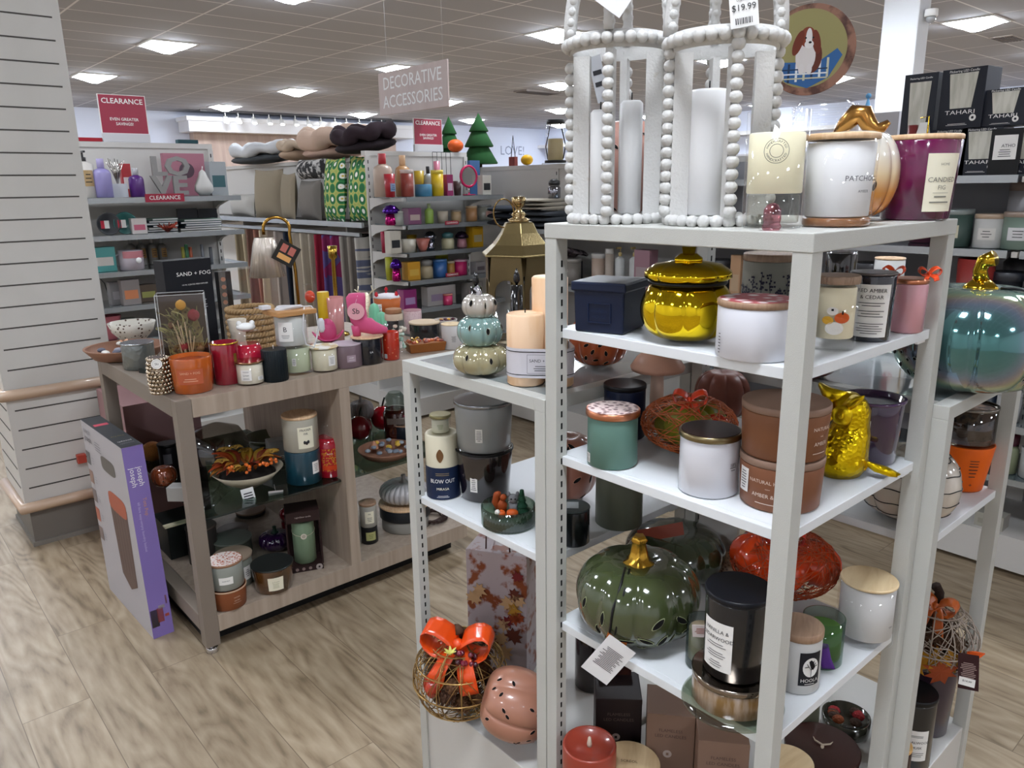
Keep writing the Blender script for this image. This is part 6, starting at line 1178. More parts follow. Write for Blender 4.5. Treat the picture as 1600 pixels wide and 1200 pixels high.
# pink cowboy boot and hat
PK = mat('#c9507c', .45, bump=('noise', 200, .3), key='hot_pink')
Pk = pk[0] + Vector((0, 0, pk[2] + .0008)); kb = pr(Pk)[2] / FPX; t = thing('boot_figurine', 'hot pink cowboy boot candle with a round pale tag', 'candle', Pk, pk[3]); u = kb
def sec(y, zq, a, b, tilt=0.): return ((0, y * u, zq * u), (a * u, 0, 0), (0, b * u * math.cos(tilt), b * u * math.sin(tilt)))
m = MB(); m.loft([((0, 32 * u, 6 * u), (5 * u, 0, 0), (0, 1 * u, 4 * u)), ((0, 24 * u, 8 * u), (8 * u, 0, 0), (0, 1 * u, 7 * u)), ((0, 12 * u, 11 * u), (9 * u, 0, 0), (0, 3 * u, 10 * u)), ((0, 0 * u, 16 * u), (9 * u, 0, 0), (0, 9 * u, 11 * u)), ((0, -10 * u, 24 * u), (10 * u, 0, 0), (0, 13 * u, 3 * u)), ((0, -13 * u, 42 * u), (11 * u, 0, 0), (0, 14 * u, 0)), ((0, -13 * u, 60 * u), (12 * u, 0, 0), (0, 15 * u, 0)), ((0, -11 * u, 66 * u), (9 * u, 0, 0), (0, 12 * u, 0))], PK, 24)
m.loft([((0, -15 * u, 0), (7 * u, 0, 0), (0, 6 * u, 0)), ((0, -15 * u, 16 * u), (8 * u, 0, 0), (0, 8 * u, 0))], PK, 16); m.build('boot', t)
m = MB(); disc(m, 13 * u, mat('#dfa3ac', .5), FM((14 * u, -14 * u, 40 * u), (0, 1, 0), (0, 0, 1)), 0, 28); ftext(m, 'Sb', 12 * u, INK, FM((14 * u, -14 * u, 40 * u), (0, 1, 0), (0, 0, 1))); m.tube([(14 * u, -14 * u, 52 * u), (10 * u, -10 * u, 64 * u)], .0005, WHITE, 4); m.build('swing_tag', t)
P, r, h, rz = tb_(516, .16, 44, 498); P2 = P; t = thing('tin_candle', 'flat dark tin under the pink cowboy hat', 'tin', P2, rz); hh0 = max(.02, h * .45); MB().cyl(r, 0, hh0, mat('#251a1e', .3), 28).build('tin', t)
t = thing('hat_figurine', 'hot pink cowboy hat candle beside the pink boot', 'candle', P2 + Vector((0, 0, hh0 + .0006)), rz); m = MB(); hr = h - hh0
m.grid(lambda a, b: ((.15 + .85 * b) * r * 1.0 * math.cos(2 * PI * a) * .75, (.15 + .85 * b) * r * 1.1 * math.sin(2 * PI * a), hr * .12 + hr * .35 * b * b * abs(math.sin(2 * PI * a)) ** 3), 36, 6, PK, .004); m.ell((0, 0, hr * .45), (r * .5, r * .6, hr * .55), PK, 24, 12, mod=lambda a, q: 1 - (.25 * max(0, q) * abs(math.cos(a)))); m.build('hat', t)
P, r, h, rz = tb_(528, .34, 28, 464); t = thing('tumbler', 'blush pink glass tumbler behind the pink boot', 'glass', P, rz); MB().lathe([(r * .8, 0), (r, h), (r * .9, h), (r * .7, .01)], mat('#c98a88', .2, coat=1), 28).build('cup', t)
P, r, h, rz = tb_(511, .36, 18, 456); t = thing('pillar_candle', 'bright yellow taper behind the pink hat', 'candle', P, rz); MB().cyl(r, 0, h, mat('#c9a410', .4), 20).build('body', t)
P, r, h, rz = tb_(491, .40, 20, 448); t = thing('tumbler', 'clear tumbler with an orange-red fruit shape beside the warmer board', 'glass', P, rz); MB().cyl(r, 0, h, CLEAR, 20).build('cup', t); MB().ell((0, 0, h * .8), (r * .8, r * .8, r), mat('#d2462a', .3), 16, 8).build('fruit', t)
# warmer lamp with crystal shade
P, r, h, rz = tb_(474, .45, 20, 340); GL = mat('#a9803a', .2, 1, key='lamp_gold'); t = thing('warmer_lamp', 'gold arched candle-warmer lamp with a ribbed crystal shade and black swing tag', 'lamp', P, rz); kL = pr(P)[2] / FPX
m = MB(); m.tube([(0, 0, .01), (0, -2 * kL, h * .6), (0, -6 * kL, h * .88)] + [(0, (-24 + 19 * math.cos(a)) * kL, h * .92 + (17 * math.sin(a)) * kL) for a in [PI * i / 14 for i in range(15)]] + [(0, -43 * kL, h * .92 - 8 * kL)], 2.4 * kL, GL, 10); m.build('arm', t); MB().cyl(.055, 0, .010, GL, 32).build('base', t)
zs = h * .92 - 12 * kL; m = MB(); m.lathe([(14 * kL, zs), (17 * kL, zs - 10 * kL), (26 * kL, zs - 58 * kL), (24.5 * kL, zs - 58 * kL), (15 * kL, zs - 10 * kL)], mat('#c9bfb2', .12, .55, coat=1, bump=('noise', (300, 300, 30), .6), key='crystal_shade'), 72, cap=False, c=(0, -43 * kL, 0), mod=lambda a, q: 1 + .03 * math.cos(24 * a)); m.build('shade', t)
m = MB(); M = FM((20 * kL, -14 * kL, zs - 25 * kL), (0, 1, 0), (0, 0, 1)) @ Matrix.Rotation(-.55, 4, 'Z'); o = m.M; m.M = M; m.box(-16 * kL, 16 * kL, -14 * kL, 18 * kL, -.001, 0, mat('#25231f', .5)); m.M = o; rect(m, 20 * kL, 8 * kL, mat('#d8a260', .4), M @ Matrix.Translation((0, -5 * kL, 0))); rect(m, 9 * kL, 12 * kL, mat('#b5685c', .5), M @ Matrix.Translation((-6 * kL, 8 * kL, 0))); rect(m, 9 * kL, 12 * kL, mat('#b5685c', .5), M @ Matrix.Translation((6 * kL, 8 * kL, 0))); m.build('swing_tag', t)
P, r, h, rz = tb_(529, .62, 12, 384); t = thing('candlestick', 'slim gold candlestick at the back of the table', 'candlestick', P, rz); MB().lathe([(r * 3, 0), (r * 2.6, .01), (r * .6, .02), (r * .5, h * .85), (r * 1.1, h * .87), (r * 1.2, h), (r * .8, h)], mat('#b39340', .22, 1), 20).build('body', t)
# glitter pieces, cactus, pie
P, r, h, rz = tb_(577, .34, 26, 482); GT = mat('#b5a37c', .3, .9, bump=('noise', 400, 1.), mix=('voronoi', 220, '#efe6cc', .1, .5), key='glitter'); t = thing('glitter_cone', 'champagne glitter cone behind the toe of the pink boot', 'ornament', P, rz); MB().lathe([(r, 0), (r * .95, .01), (r * .5, h * .7), (.002, h)], GT, 24).build('body', t)
P, r, h, rz = tb_(575, .50, 32, 448); t = thing('glitter_deer', 'gold glitter reindeer head ornament left of the pie candle', 'ornament', P, rz); m = MB(); m.loft([((0, 0, 0), (r * .8, 0, 0), (0, r * .8, 0)), ((0, 0, h * .5), (r * .4, 0, 0), (0, r * .4, 0)), ((0, 0, h * .8), (r * .5, 0, 0), (0, r * .45, 0)), ((0, 0, h * .88), (r * .2, 0, 0), (0, r * .2, 0))], GT, 16)
for k in (-1, 1): m.tube([(0, k * r * .3, h * .82), (0, k * r * .7, h * .92), (0, k * r * .6, h * 1.02)], .003, GT, 6); m.tube([(0, k * r * .6, h * .88), (0, k * r * 1.0, h * .95)], .0025, GT, 6)
m.build('body', t)
MINT = mat('#7cc39e', .45, key='mint')
for px, dy, w_, yt_, lb in ((588, .30, 16, 474, 'taller of two mint green cactus candles beside the corked jar'), (599, .22, 15, 487, 'shorter of two mint green cactus candles beside the corked jar')):
    P, r, h, rz = tb_(px, dy, w_, yt_); t = thing('cactus_candle', lb, 'candle', P, rz); MB().lathe([(r * .9, 0), (r, .01), (r, h * .85), (r * .7, h * .96), (r * .1, h)], MINT, 48, mod=lambda a, q: 1 + .05 * math.cos(10 * a)).build('body', t)
P, r, h, rz = tb_(607, .50, 44, 455); t = thing('pie_candle', 'candle shaped like a cake slice with white cream and red strawberries', 'candle', P + Vector((0, 0, 0)), rz); zb = h * .48
MB().cyl(r * .75, 0, zb * .8, mat('#2a2326', .3), 28).build('vessel', t); MB().cyl(r * 1.05, zb * .8, zb * .88, LIDWOOD, 32).build('wooden_disc', t); m = MB(); m.loft([((0, 2 * .001, zb * .885), (r * .6, 0, 0), (0, r * .8, 0)), ((0, .002, h * .84), (r * .7, 0, 0), (0, r * .95, 0))], mat('#b8602a', .5), 24); m.build('sponge', t); MB().ell((0, .002, h * .86), (r * .7, r * .9, h * .09), mat('#e4e0e4', .5), 24, 10, mod=lambda a, q: 1 + .06 * math.sin(7 * a)).build('cream', t)
for a in range(6):
    c_ = (r * .62 * math.cos(a * 1.05), r * .8 * math.sin(a * 1.05), h * .88) if a else (0, 0, h * 1.0)
    m = MB(); m.lathe([(.001, 0), (.007, .004), (.008, .009), (.003, .016), (.001, .018)], mat('#c21a2a', .3), 12, c=c_, cap=False); m.build('strawberry', t)
hangtag(t, (r * 1.0, -r * .5, h * .66), .018, .03, 0, PAPER, 8, lines=3)
# corked jar of sea glass
P, r, h, rz = plc(621, 38, 482, z, 557); t = thing('glass_jar', 'corked clear jar filled with pale sea glass and shells', 'jar', P, rz)
MB().lathe([(r * .9, 0), (r, .004), (r, h * .55), (r * .9, h * .68), (r * .7, h * .76), (r * .7, h * .92), (r * .75, h * .93)], CLEAR, 36, cap=False).build('vessel', t); MB().cyl(r * .66, h * .9, h, mat('#9c7050', .7, bump=('noise', 300, .6)), 24).build('cork', t); MB().lathe([(r * .72, h * .76), (r * .74, h * .78), (r * .74, h * .88), (r * .72, h * .9)], mat('#c9b8a0', .8), 28, cap=False).build('twine', t)
R_ = random.Random(4)
for i in range(44):
    a, q = R_.uniform(0, 6.28), r * math.sqrt(R_.uniform(.2, .72)); m = MB(); m.ell((q * math.cos(a), q * math.sin(a), h * R_.uniform(.06, .66)), (r * .24, r * .2, r * .16), mat(R_.choice(['#b5cdbf', '#9fbfb0', '#d6cfc0', '#d9c3b0', '#a8c4b4']), .25), 8, 5); m.build('sea_glass', t)
m = MB(); wpatch(m, r, .35, h * .25, .022, .024, PAPER); wlines(m, r, .35, h * .25, .018, .02, 4, INK, 2); m.build('label', t)
candle(608, 27, 564, 518, z, mat('#d9845a', .2, coat=1, mix=('voronoi', 60, '#b52c18', .1, .2), key='vermilion'), 'bright orange-red tumbler candle with pale dots in the front row of the table', None, taper=.98, wax=mat('#a82c18', .5), waxh=.92, stick=(-.7, .16, .012, .016, 2))
candle(0, 0, 0, 0, z, mat('#b98a92', .3, mix=('voronoi', 160, '#dcc0c2', .1, .4)), 'pink glitter round tin behind the corked jar', mat('#b08088', .3), .003, 1.0, pos=tb_(646, .42, 28, 484))
_, p3 = candle(0, 0, 0, 0, z, mat('#1a1a1f', .25, coat=.6), 'dark three-wick candle with a wide cream wooden lid, right of the corked jar', mat('#cdb79a', .5), .008, 1.06, pos=tb_(664, .26, 46, 502))
t = bowl(tb_(694, .20, 36, 502), 'small grey bowl of mixed berries and flowers beside the white wood-lid candle', mat('#a59d96', .4)); pp_ = tb_(694, .20, 36, 502); potp(t, pp_[1], pp_[2] * .9, ['#7a2438', '#d9a02a', '#4a1828', '#c9c03a'], 10, 4, .7)
candle(704, 33, 548, 506, z, mat('#c4c1bf', .4), 'white candle with a pale wooden lid near the right end of the table', LIDPALE, .004, 1.02, lab=(.15, .45, .024, .028, None, [], [(0, .02, .024, 5, INK)]))
P, r, h, rz = plc(668, 58, 534, z, 556); t = thing('gift_tray', 'amber potpourri tray with a gold bow near the right end of the table', 'tray', P + Vector((.0, .02, 0)), rz + .3); k = r * .95
MB().hexa([(-k * .5, -k, 0), (k * .5, -k, 0), (k * .5, k, 0), (-k * .5, k, 0), (-k * .6, -k * 1.1, h * .9), (k * .6, -k * 1.1, h * .9), (k * .6, k * 1.1, h * .9), (-k * .6, k * 1.1, h * .9)], mat('#8a5428', .5)).build('tray', t, .002); R_ = random.Random(3)
for i in range(20): m = MB(); m.ell((R_.uniform(-k * .4, k * .4), R_.uniform(-k * .9, k * .9), h * .95), (.009, .010, .008), mat(R_.choice(['#a8441e', '#c2602c', '#7a2c18']), .3, coat=.8), 10, 6); m.build('potpourri_piece', t)
bow(t, (0, -k * .6, h * 1.15), .022, mat('#b98a3a', .25, .4), 0)

# ------------------------------------------------------------------ in the table: glass half shelf, left bay
z = TG + .0008
def tz(px, dy, w, yt, zz=None):
    zz = z if zz is None else zz; P = on(px, 700, 1, BY0 + dy)
    for _ in range(5): P[2] = zz; q = pr(P); P = on(px, q[1], 1, BY0 + dy)
    P[2] = zz; r = w / 2 * pr(P)[2] / FPX; return P, r, next((q / 1000 for q in range(5, 500) if pr((P[0], P[1], zz + q / 1000))[1] < yt), .05), math.atan2(-P[1], -P[0])
pos = tz(374, .17, 120, 752); P, r, h, rz = pos; h = .068; t = bowl((P, r * .92, h, rz), 'wide cream bowl of artificial autumn flowers on the glass shelf', mat('#a39a86', .4), 'flower_bowl', 'bowl', ((.25, 0), (.3, .03), (.7, .45), (1, 1)), t_=.03)
MB().ell((0, 0, h * .72), (r * .72, r * .72, .014), mat('#1d1714', .9), 24, 6).build('soil', t); R_ = random.Random(6)
for i in range(34):
    a = R_.uniform(0, 6.28); m = MB(); L = R_.uniform(.05, .09); petal(m, Matrix.Translation((r * .35 * math.cos(a), r * .35 * math.sin(a), h + R_.uniform(0, .02))) @ Matrix.Rotation(a, 4, 'Z') @ Matrix.Rotation(-R_.uniform(.1, 1.0), 4, 'Y'), L, L * .5, mat(R_.choice(['#a8441c', '#8f5a1a', '#a87424', '#7a2a14', '#b5602a', '#94701e']), .6), .3); m.build('leaf', t)
for i in range(7):
    a = R_.uniform(0, 6.28); m = MB(); c = Matrix.Translation((r * .7 * math.cos(a), r * .7 * math.sin(a), h + R_.uniform(.03, .06)))
    for k in range(5): petal(m, c @ Matrix.Rotation(k * 1.257, 4, 'Z') @ Matrix.Rotation(-.35, 4, 'Y'), .026, .024, mat('#b08a3a', .6), .2)
    m.ell(tuple(c @ Vector((0, 0, .004))), .004, mat('#5a3a1a', .7), 8, 5); m.build('flower', t)
for i in range(4):
    m = MB(); a = -.5 + i * .5
    for k in range(7): m.ell((r * .8 * math.cos(a) + R_.uniform(-.01, .01), r * .8 * math.sin(a) + R_.uniform(-.014, .014), h + .035 + R_.uniform(-.012, .014)), .006, mat('#d2641a', .25, coat=.6), 10, 6)
    m.build('berry_cluster', t)
hangtag(t, (r * .86, -r * .05, h * .1), .042, .058, .15, WHITE, 5, lines=3, texts=(('$16.99', .007, -.014),))
hangtag(t, (r * .75, r * .62, -.012), .05, .036, -.05, mat('#b0a8a6', .6), 6, lines=3, barcode=False, name='swing_tag', ink=mat('#8a6a64', .5), string=[(r * .75, r * .6, .03), (r * .75, r * .62, .005)])
candle(0, 0, 0, 0, z, mat('#0f3a4a', .3, coat=.6, key='petrol'), 'petrol blue candle under the white fir candle', None, pos=tz(476, .12, 54, 700), lab=(.75, .5, .03, .045, PAPER, [], [(0, .02, .03, 5, INK)]), waxh=.97); pq = tz(476, .12, 54, 700)
candle(0, 0, 0, 0, z, mat('#aaa698', .4), 'white candle reading FRASIER FIR stacked on the petrol blue candle', LIDWOOD, .010, 1.0, pos=on_top(pq, 474, 54, 646), lab=(.28, .46, .056, .078, LBL, [('FRASIER', .0115, .028, INK), ('FIR', .0115, .014, INK)], []),
   extra=lambda t, r, hv, Rz: (lambda m: ([m.ell((r * math.cos(.28 + dx / r) * 1.01, r * math.sin(.28 + dx / r) * 1.01, hv * .32 + dz), (.0045, .0045, .0065), INK, 8, 5) for dx, dz in ((-.006, 0), (.001, -.003), (.007, .001))], m.build('pine_cone_print', t)))(MB()))
P, r, h, rz = tz(522, .10, 38, 658); t = thing('jar_candle', 'red jar candle with a berry picture label and clear glass lid on the glass shelf', 'candle', P, rz); CR = mat('#a01428', .15, coat=1, key='cranberry')
MB().lathe([(r * .94, 0), (r, .004), (r, h * .62), (r * .8, h * .72)], CR, 36).build('jar', t); MB().lathe([(r * .8, h * .725), (r * .82, h * .76), (r * .62, h * .80), (r * .8, h * .88), (r * .78, h * .97), (r * .5, h)], CLEAR, 32, cap=False).build('lid', t); m = MB(); wpatch(m, r, .05, h * .34, r * 1.35, h * .42, mat('#c99a2a', .5, mix=('voronoi', 160, '#a81828', .25, .5))); wpatch(m, r, .05, h * .20, r * 1.3, h * .08, mat('#c9401a', .5), .001); wtext(m, 'Yankee', .0075, r, .05, h * .46, WHITE, .0014); m.build('label', t)
P, r, h, rz = tz(434, .38, 40, 690); t = thing('glass_box', 'frosted quilted glass box behind the flower bowl', 'box', P, rz + .2); MB().box(-.03, .03, -.035, .035, 0, .09, mat('#8f8f8c', .3, bump=('voronoi', 90, 1.))).build('box', t, .004); m = MB(); rect(m, .02, .02, PAPER, FM((.0305, .012, .02), (0, 1, 0), (0, 0, 1))); flines(m, .016, .014, 3, INK, FM((.0308, .012, .02), (0, 1, 0), (0, 0, 1)), 1); m.build('price_sticker', t)
pos = tz(420, .58, 72, 650); t = bowl((pos[0], pos[1], .045, pos[3]), 'shallow dark olive dish at the back of the glass shelf', mat('#3d3f2a', .3, coat=.4), prof=((.3, 0), (.35, .05), (.8, .5), (1, 1)))
t.location[2] = z; P, r, h, rz = tz(345, .42, 92, 660); t = thing('glass_pumpkin', 'smoked glass cloche over dried leaves behind the flower bowl', 'ornament', P, rz); MB().lathe([(r * .9, 0), (r, .01), (r, h * .6), (r * .75, h * .85), (r * .2, h * .97), (.001, h)], glass('#b9b4ae', .3), 40, cap=False).build('dome', t); m = MB(); R_ = random.Random(7)
for i in range(10): a = i * .7; m = MB(); petal(m, Matrix.Translation((0, 0, .01)) @ Matrix.Rotation(a, 4, 'Z') @ Matrix.Rotation(-1.1, 4, 'Y'), h * .6, .03, mat(R_.choice(['#4a2a1e', '#5a4a3a', '#3a2a24']), .7), .2); m.build('dried_leaf', t)
P, r, h, rz = tz(258, .42, 34, 702); pumpkin((P, .045, .075, rz), 'shiny copper-brown pumpkin with pin-hole pattern at the left end of the glass shelf', mat('#7a3a1e', .15, .3, coat=1), 7, .08, None, [(-.3 + .2 * i, .35 + .1 * (i % 3), .006, .006, 0) for i in range(7)], mat('#b5795a', .4)); boxthing('card', 'folded white card leaning by the copper-brown pumpkin', 'card', tz(285, .25, 20, 730)[0], .08, .05, .05, .8, mat('#8f8d8a', .5), [])
P, r, h, rz = tz(240, .72, 26, 664); t = thing('glitter_ball', 'brown glitter ball at the far left back of the glass shelf', 'ornament', P); MB().ell((0, 0, .04), .04, mat('#5a2a1a', .4, .6, bump=('noise', 400, 1.), mix=('voronoi', 200, '#c98a4a', .0, .3)), 24, 14).build('ball', t)
candle(0, 0, 0, 0, z, mat('#1b1c20', .3), 'black lidded mug candle with a grey label at the left back of the glass shelf', BLACK, .012, 1.05, pos=(tz(266, .60, 34, 655)[0], .035, .1, -2), lab=(0, .5, .03, .04, mat('#6f7078', .5), [], []))
# lower shelf, left bay
z = .1365 + .0006
SG = lambda c_: mat(c_, .35, coat=.3)
pL = plc(354, 56, 918, z, 962); candle(0, 0, 0, 0, z, mat('#80492c', .4, key='cinnamon'), 'cinnamon brown candle at the front left of the table bottom shelf', None, pos=pL, taper=.92, rim=mat('#b89a80', .5), lab=(.45, .5, .04, .03, None, [('NATURAL', .005, .010, TXT), ('HARVEST', .005, -.002, TXT)], [(-.010, .03, .003, 1, TXT)]))
candle(0, 0, 0, 0, z, SG('#8b8f88'), 'grey candle with a red and white leaf-print lid stacked on the cinnamon brown one', mat('#8f6a52', .5), .008, 1.0, pos=on_top(pL, 354, 54, 878), taper=.96, lidtop=mat('#b5552e', .4, mix=('voronoi', 120, '#e4d6cf', .3, .5)), lab=(-.05, .45, .045, .026, PAPER, [('HARVEST', .006, 0, INK)], []))
candle(373, 56, 928, 870, z, SG('#7d8076'), 'grey-green candle with a beige lid behind the leaf-print candle', mat('#8f7d6c', .5), .010, 1.05, lab=(.75, .5, .03, .05, PAPER, [], [(0, .02, .03, 4, INK)]))
candle(430, 62, 931, 878, z, mat('#3a2410', .12, coat=1, mix=('noise', 6, '#5a3816', .4, .6)), 'dark amber glass three-wick candle with a metal lid and cream label', mat('#3f4240', .3, .7), .006, 1.04, taper=.9, lab=(.1, .46, .052, .05, LBL, [('AUTUMN', .006, .008, mat('#8a8a60', .5))], [(-.006, .034, .02, 4, mat('#8a8a60', .5))]))
for (px, dy, w_, yt_, c1, c2, lb) in ((320, .42, 44, 820, '#3a3533', '#4f433d', 'dark candle with a brown lid just right of the table corner post, lower shelf'), (366, .48, 46, 826, '#3c3a38', '#5a4c46', 'candle with an embossed mauve-brown lid at the back of the lower shelf'), (371, .33, 58, 847, '#44483f', '#63675f', 'candle with a wide sage metal lid behind the beige-lidded candle'), (392, .72, 44, 795, '#3c3a36', '#8a7360', 'candle with a light wooden lid at the far back of the lower shelf')):
    candle(0, 0, 0, 0, z, mat(c1, .4), lb, mat(c2, .45), .008, 1.04, pos=tz(px, dy, w_, yt_))
P, r, h, rz = tz(424, .30, 52, 838); pumpkin((P, r, max(h, .07), rz), 'glossy purple glass pumpkin with a dark green stem on the lower shelf', mat('#2a0f38', .1, coat=1), 8, .1, mat('#0f2a1c', .3), sh=.25); MB()
P, r, h, rz = tz(448, .48, 26, 830); t = thing('glass_ornament', 'small red glass ornament with a white tag behind the purple pumpkin', 'ornament', P, rz); MB().ell((0, 0, .06), (.026, .026, .03), mat('#7a1020', .1, coat=1), 16, 10).cyl(.02, 0, .03, mat('#5a0c18', .2), 16).build('body', t); hangtag(t, (.03, .01, .05), .03, .03, .1, mat('#8f8b8a', .5), 3, lines=3, barcode=False)
# boxed sage pillar candle
P = on(499, 892, 2, z); P = Vector((P[0], P[1] + .035, z)); t = thing('candle_box', 'open-front brown gift box holding a sage green flameless pillar with a round tag', 'box', P, -PI / 2 - .38); w_, d_, h_ = .118, .10, .235; DB = mat('#2a1a19', .5, key='choc_carton'); m = MB()
m.box(-d_ / 2, d_ / 2, -w_ / 2, w_ / 2, 0, .022, DB).box(-d_ / 2, d_ / 2, -w_ / 2, w_ / 2, h_ - .04, h_, DB).box(-d_ / 2, -d_ / 2 + .003, -w_ / 2, w_ / 2, .022, h_ - .04, DB)
for k in (-1, 1): m.box(-d_ / 2 + .003, -.02, k * w_ / 2 - .002, k * w_ / 2 + .002, .022, h_ - .04, DB).hexa([(d_ / 2 - .008, k * w_ / 2 - .004, .022), (d_ / 2, k * w_ / 2 - .004, .022), (d_ / 2, k * w_ / 2 + .002, .022), (d_ / 2 - .008, k * w_ / 2 + .002, .022), (d_ / 2 - .006, k * w_ / 2 - .003, h_ - .04), (d_ / 2, k * w_ / 2 - .003, h_ - .04), (d_ / 2, k * w_ / 2 + .002, h_ - .04), (d_ / 2 - .006, k * w_ / 2 + .002, h_ - .04)], DB)
m.build('carton', t); m = MB(); ftext(m, 'LightGlow candle', .008, mat('#b9a9a4', .5), FF(d_, 0, h_ - .02))
for y in (-.035, -.012, .012): disc(m, .006, mat('#8a7672', .5), FF(d_, y, .011))
disc(m, .012, mat('#9a908c', .5), FF(d_, .044, .011)); disc(m, .004, DB, FF(d_, .044, .011), .0012); m.build('print', t)
MB().cyl(.040, .0225, .185, mat('#6f8268', .45, key='sage_wax'), 40, bev=.004).build('pillar', t); m = MB(); m.tube([(.041 * math.cos(a), .041 * math.sin(a), .145 - .010 * math.cos(a)) for a in [2 * PI * i / 40 for i in range(40)]], .0008, mat('#b9b09a', .5), 5, True); disc(m, .011, mat('#c9c2b2', .5), FM((.0425, -.002, .135), (0, 1, 0), (0, 0, 1)), 0); disc(m, .007, mat('#a39c8c', .5), FM((.0425, -.002, .135), (0, 1, 0), (0, 0, 1)), .0005); m.build('round_tag', t)
P, r, h, rz = tz(240, .45, 40, 800); boxthing('storage_bin', 'dark plastic bin with a cream spatula across it inside the table', 'bin', Vector((BX0 + .13, BY0 + .60, z)), .18, .13, .13, 0, mat('#1f2423', .4), [lambda b, d, w, h: (b.box(-d * .55, d * .3, -.09, -.06, h + .0005, h + .006, CREAM), 'spatula')[-1]])
# right bay
z = TG + .0008
P, r, h, rz = tz(583, .38, 44, 604); kk = pr(P)[2] / FPX
for (dx, dy, lb) in ((-.062, -.01, 'dark red glass apple left under the silver knit pumpkin'), (.075, .05, 'bright red glass apple right of the silver knit pumpkin')):
    t = thing('glass_apple', lb, 'ornament', P + Vector((dx * 1.1, dy, 0)), rz); MB().ell((0, 0, .055), (.052, .052, .055), mat('#7a0a1a' if dx < 0 else '#a80c20', .08, coat=1), 28, 14, mod=lambda a, q: 1 - .06 * abs(math.sin(2.5 * a)) * (q < 0)).build('body', t); MB().tube([(0, 0, .105), (.006, .006, .13), (.016, .012, .15)], .004, mat('#10241a', .4), 7).build('stem', t)
SV = mat('#b5b2b4', .25, .7, bump=('wave', 300, .8), key='silver_knit'); t = pumpkin((P + Vector((.0, .085, .0)), .055, .09, rz), 'silver knit pumpkin standing among the red glass apples', SV, 12, .1, mat('#a9a6a8', .3, .6), sh=.25)
for c in t.children: c.location = (0, 0, .055)
MB().cyl(.035, 0, .058, mat('#3a1015', .2), 24).build('stand', t)
P, r, h, rz = tz(614, .15, 40, 626); t = thing('jar_candle', 'dark amber-brown jar candle with a domed glass lid in the right bay', 'candle', P, rz); MB().lathe([(r * .95, 0), (r, .004), (r, h * .6), (r * .82, h * .68)], mat('#3a120c', .12, coat=1), 32).build('jar', t); MB().lathe([(r * .82, h * .69), (r * .85, h * .75), (r * .7, h * .8), (r * .8, h * .9), (r * .5, h)], SMOKE, 28, cap=False).build('lid', t)
pos = tz(612, .10, 104, 700); pos = (Vector((pos[0][0], BY0 + .14, z)), pos[1] * .84, .032, pos[3]); t = bowl(pos, 'round clay tray of blue, yellow and peach potpourri in the right bay', CLAY, 'potpourri_tray', 'tray', ((.75, 0), (.8, .1), (1, .9), (1, 1))); potp(t, pos[1], pos[2], ['#7e8894', '#8f98a2', '#c9a440', '#c98a68', '#6f7884'], 22, 8); m = MB(); m.lathe([(.018, .03), (.012, .045), (.006, .055), (.001, .06)], mat('#b98468', .6), 12, c=(-.01, -.045, 0), cap=False).build('wood_rose', t)
candle(0, 0, 0, 0, z, mat('#161c26', .3), 'dark blue candle with a carved wooden lid at the right end of the table', wood('carved', '#7a5a44', '#a5866a', (60, 60, 60)), .006, 1.02, pos=(Vector((1.655, BY0 + .22, z)), .045, .085, -2.2))
P = Vector((1.655, BY0 + .22, z + .0915)); boxthing('soap_tray', 'grey tray of pink crinkled paper balanced on the dark blue candle', 'tray', P, .12, .08, .025, -2.3, mat('#6f6660', .5), [lambda b, d, w, h: ([b.tube([(-.03 + .012 * k, -.05, h + .003), (-.02 + .012 * k, -.02, h + .010), (-.03 + .012 * k, .01, h + .004), (-.022 + .012 * k, .045, h + .010)], .005, mat('#9a4a62', .5), 6) for k in range(5)], 'paper_shred')[-1]])
z = .1365 + .0006
P, r, h, rz = tz(634, .16, 78, 800); _, pz = candle(0, 0, 0, 0, z, mat('#8d8b85', .4), 'lower white bowl candle of the pair under the white ribbed pumpkin', None, pos=(P, r * .93, .05, rz), waxh=.97)
_, pz = candle(0, 0, 0, 0, z, mat('#202328', .3), 'dark grey bowl candle with a wooden lid between white candle and ribbed pumpkin', LIDWOOD, .010, 1.02, pos=(P + Vector((0, 0, .0506)), r * 1.0, .058, rz))
pumpkin((P + Vector((.0, .0, .1094)), r * .98, .088, rz), 'white ribbed ceramic pumpkin stacked on the wood-lid candle in the right bay', mat('#a5a2a2', .25, coat=.6), 26, .12, mat('#8a8480', .3), sh=.2, nu=156)
P, r, h, rz = tz(578, .13, 30, 815); P = Vector((max(P[0], BX0 + .592 + .034), P[1], z)); _, pf = candle(0, 0, 0, 0, z, mat('#17181a', .3), 'black candle with a yellow-green fruit label by the table divider', None, pos=(P, .033, .07, rz), lab=(.2, .5, .04, .035, mat('#a9a870', .5), [], [(0, .02, .02, 3, mat('#4a5a2a', .5))]), waxh=.97)
candle(0, 0, 0, 0, z, mat('#a3a198', .4), 'white fir-print candle with a wooden lid stacked by the table divider', LIDOAK, .012, 1.02, pos=(P + Vector((0, 0, .0708)), .033, .1, rz), lab=(.15, .5, .036, .05, LBL, [('FIR', .008, .014, INK)], [(-.008, .02, .02, 3, INK)]))
t = thing('twig_wreath', 'small brown twig wreath lying at the right end of the lower shelf', 'wreath', Vector((1.70, BY0 + .14, z + .008))); m = MB(); R_ = random.Random(5)
for i in range(16): o_ = R_.uniform(-.012, .012); m.tube([((.055 + o_ + .004 * math.sin(5 * a + i)) * math.cos(a), (.055 + o_) * math.sin(a), .006 + .006 * math.sin(3 * a + i)) for a in [2 * PI * k / 24 for k in range(24)]], .0018, mat('#3a2a26', .8), 5, True)
m.build('twigs', t)
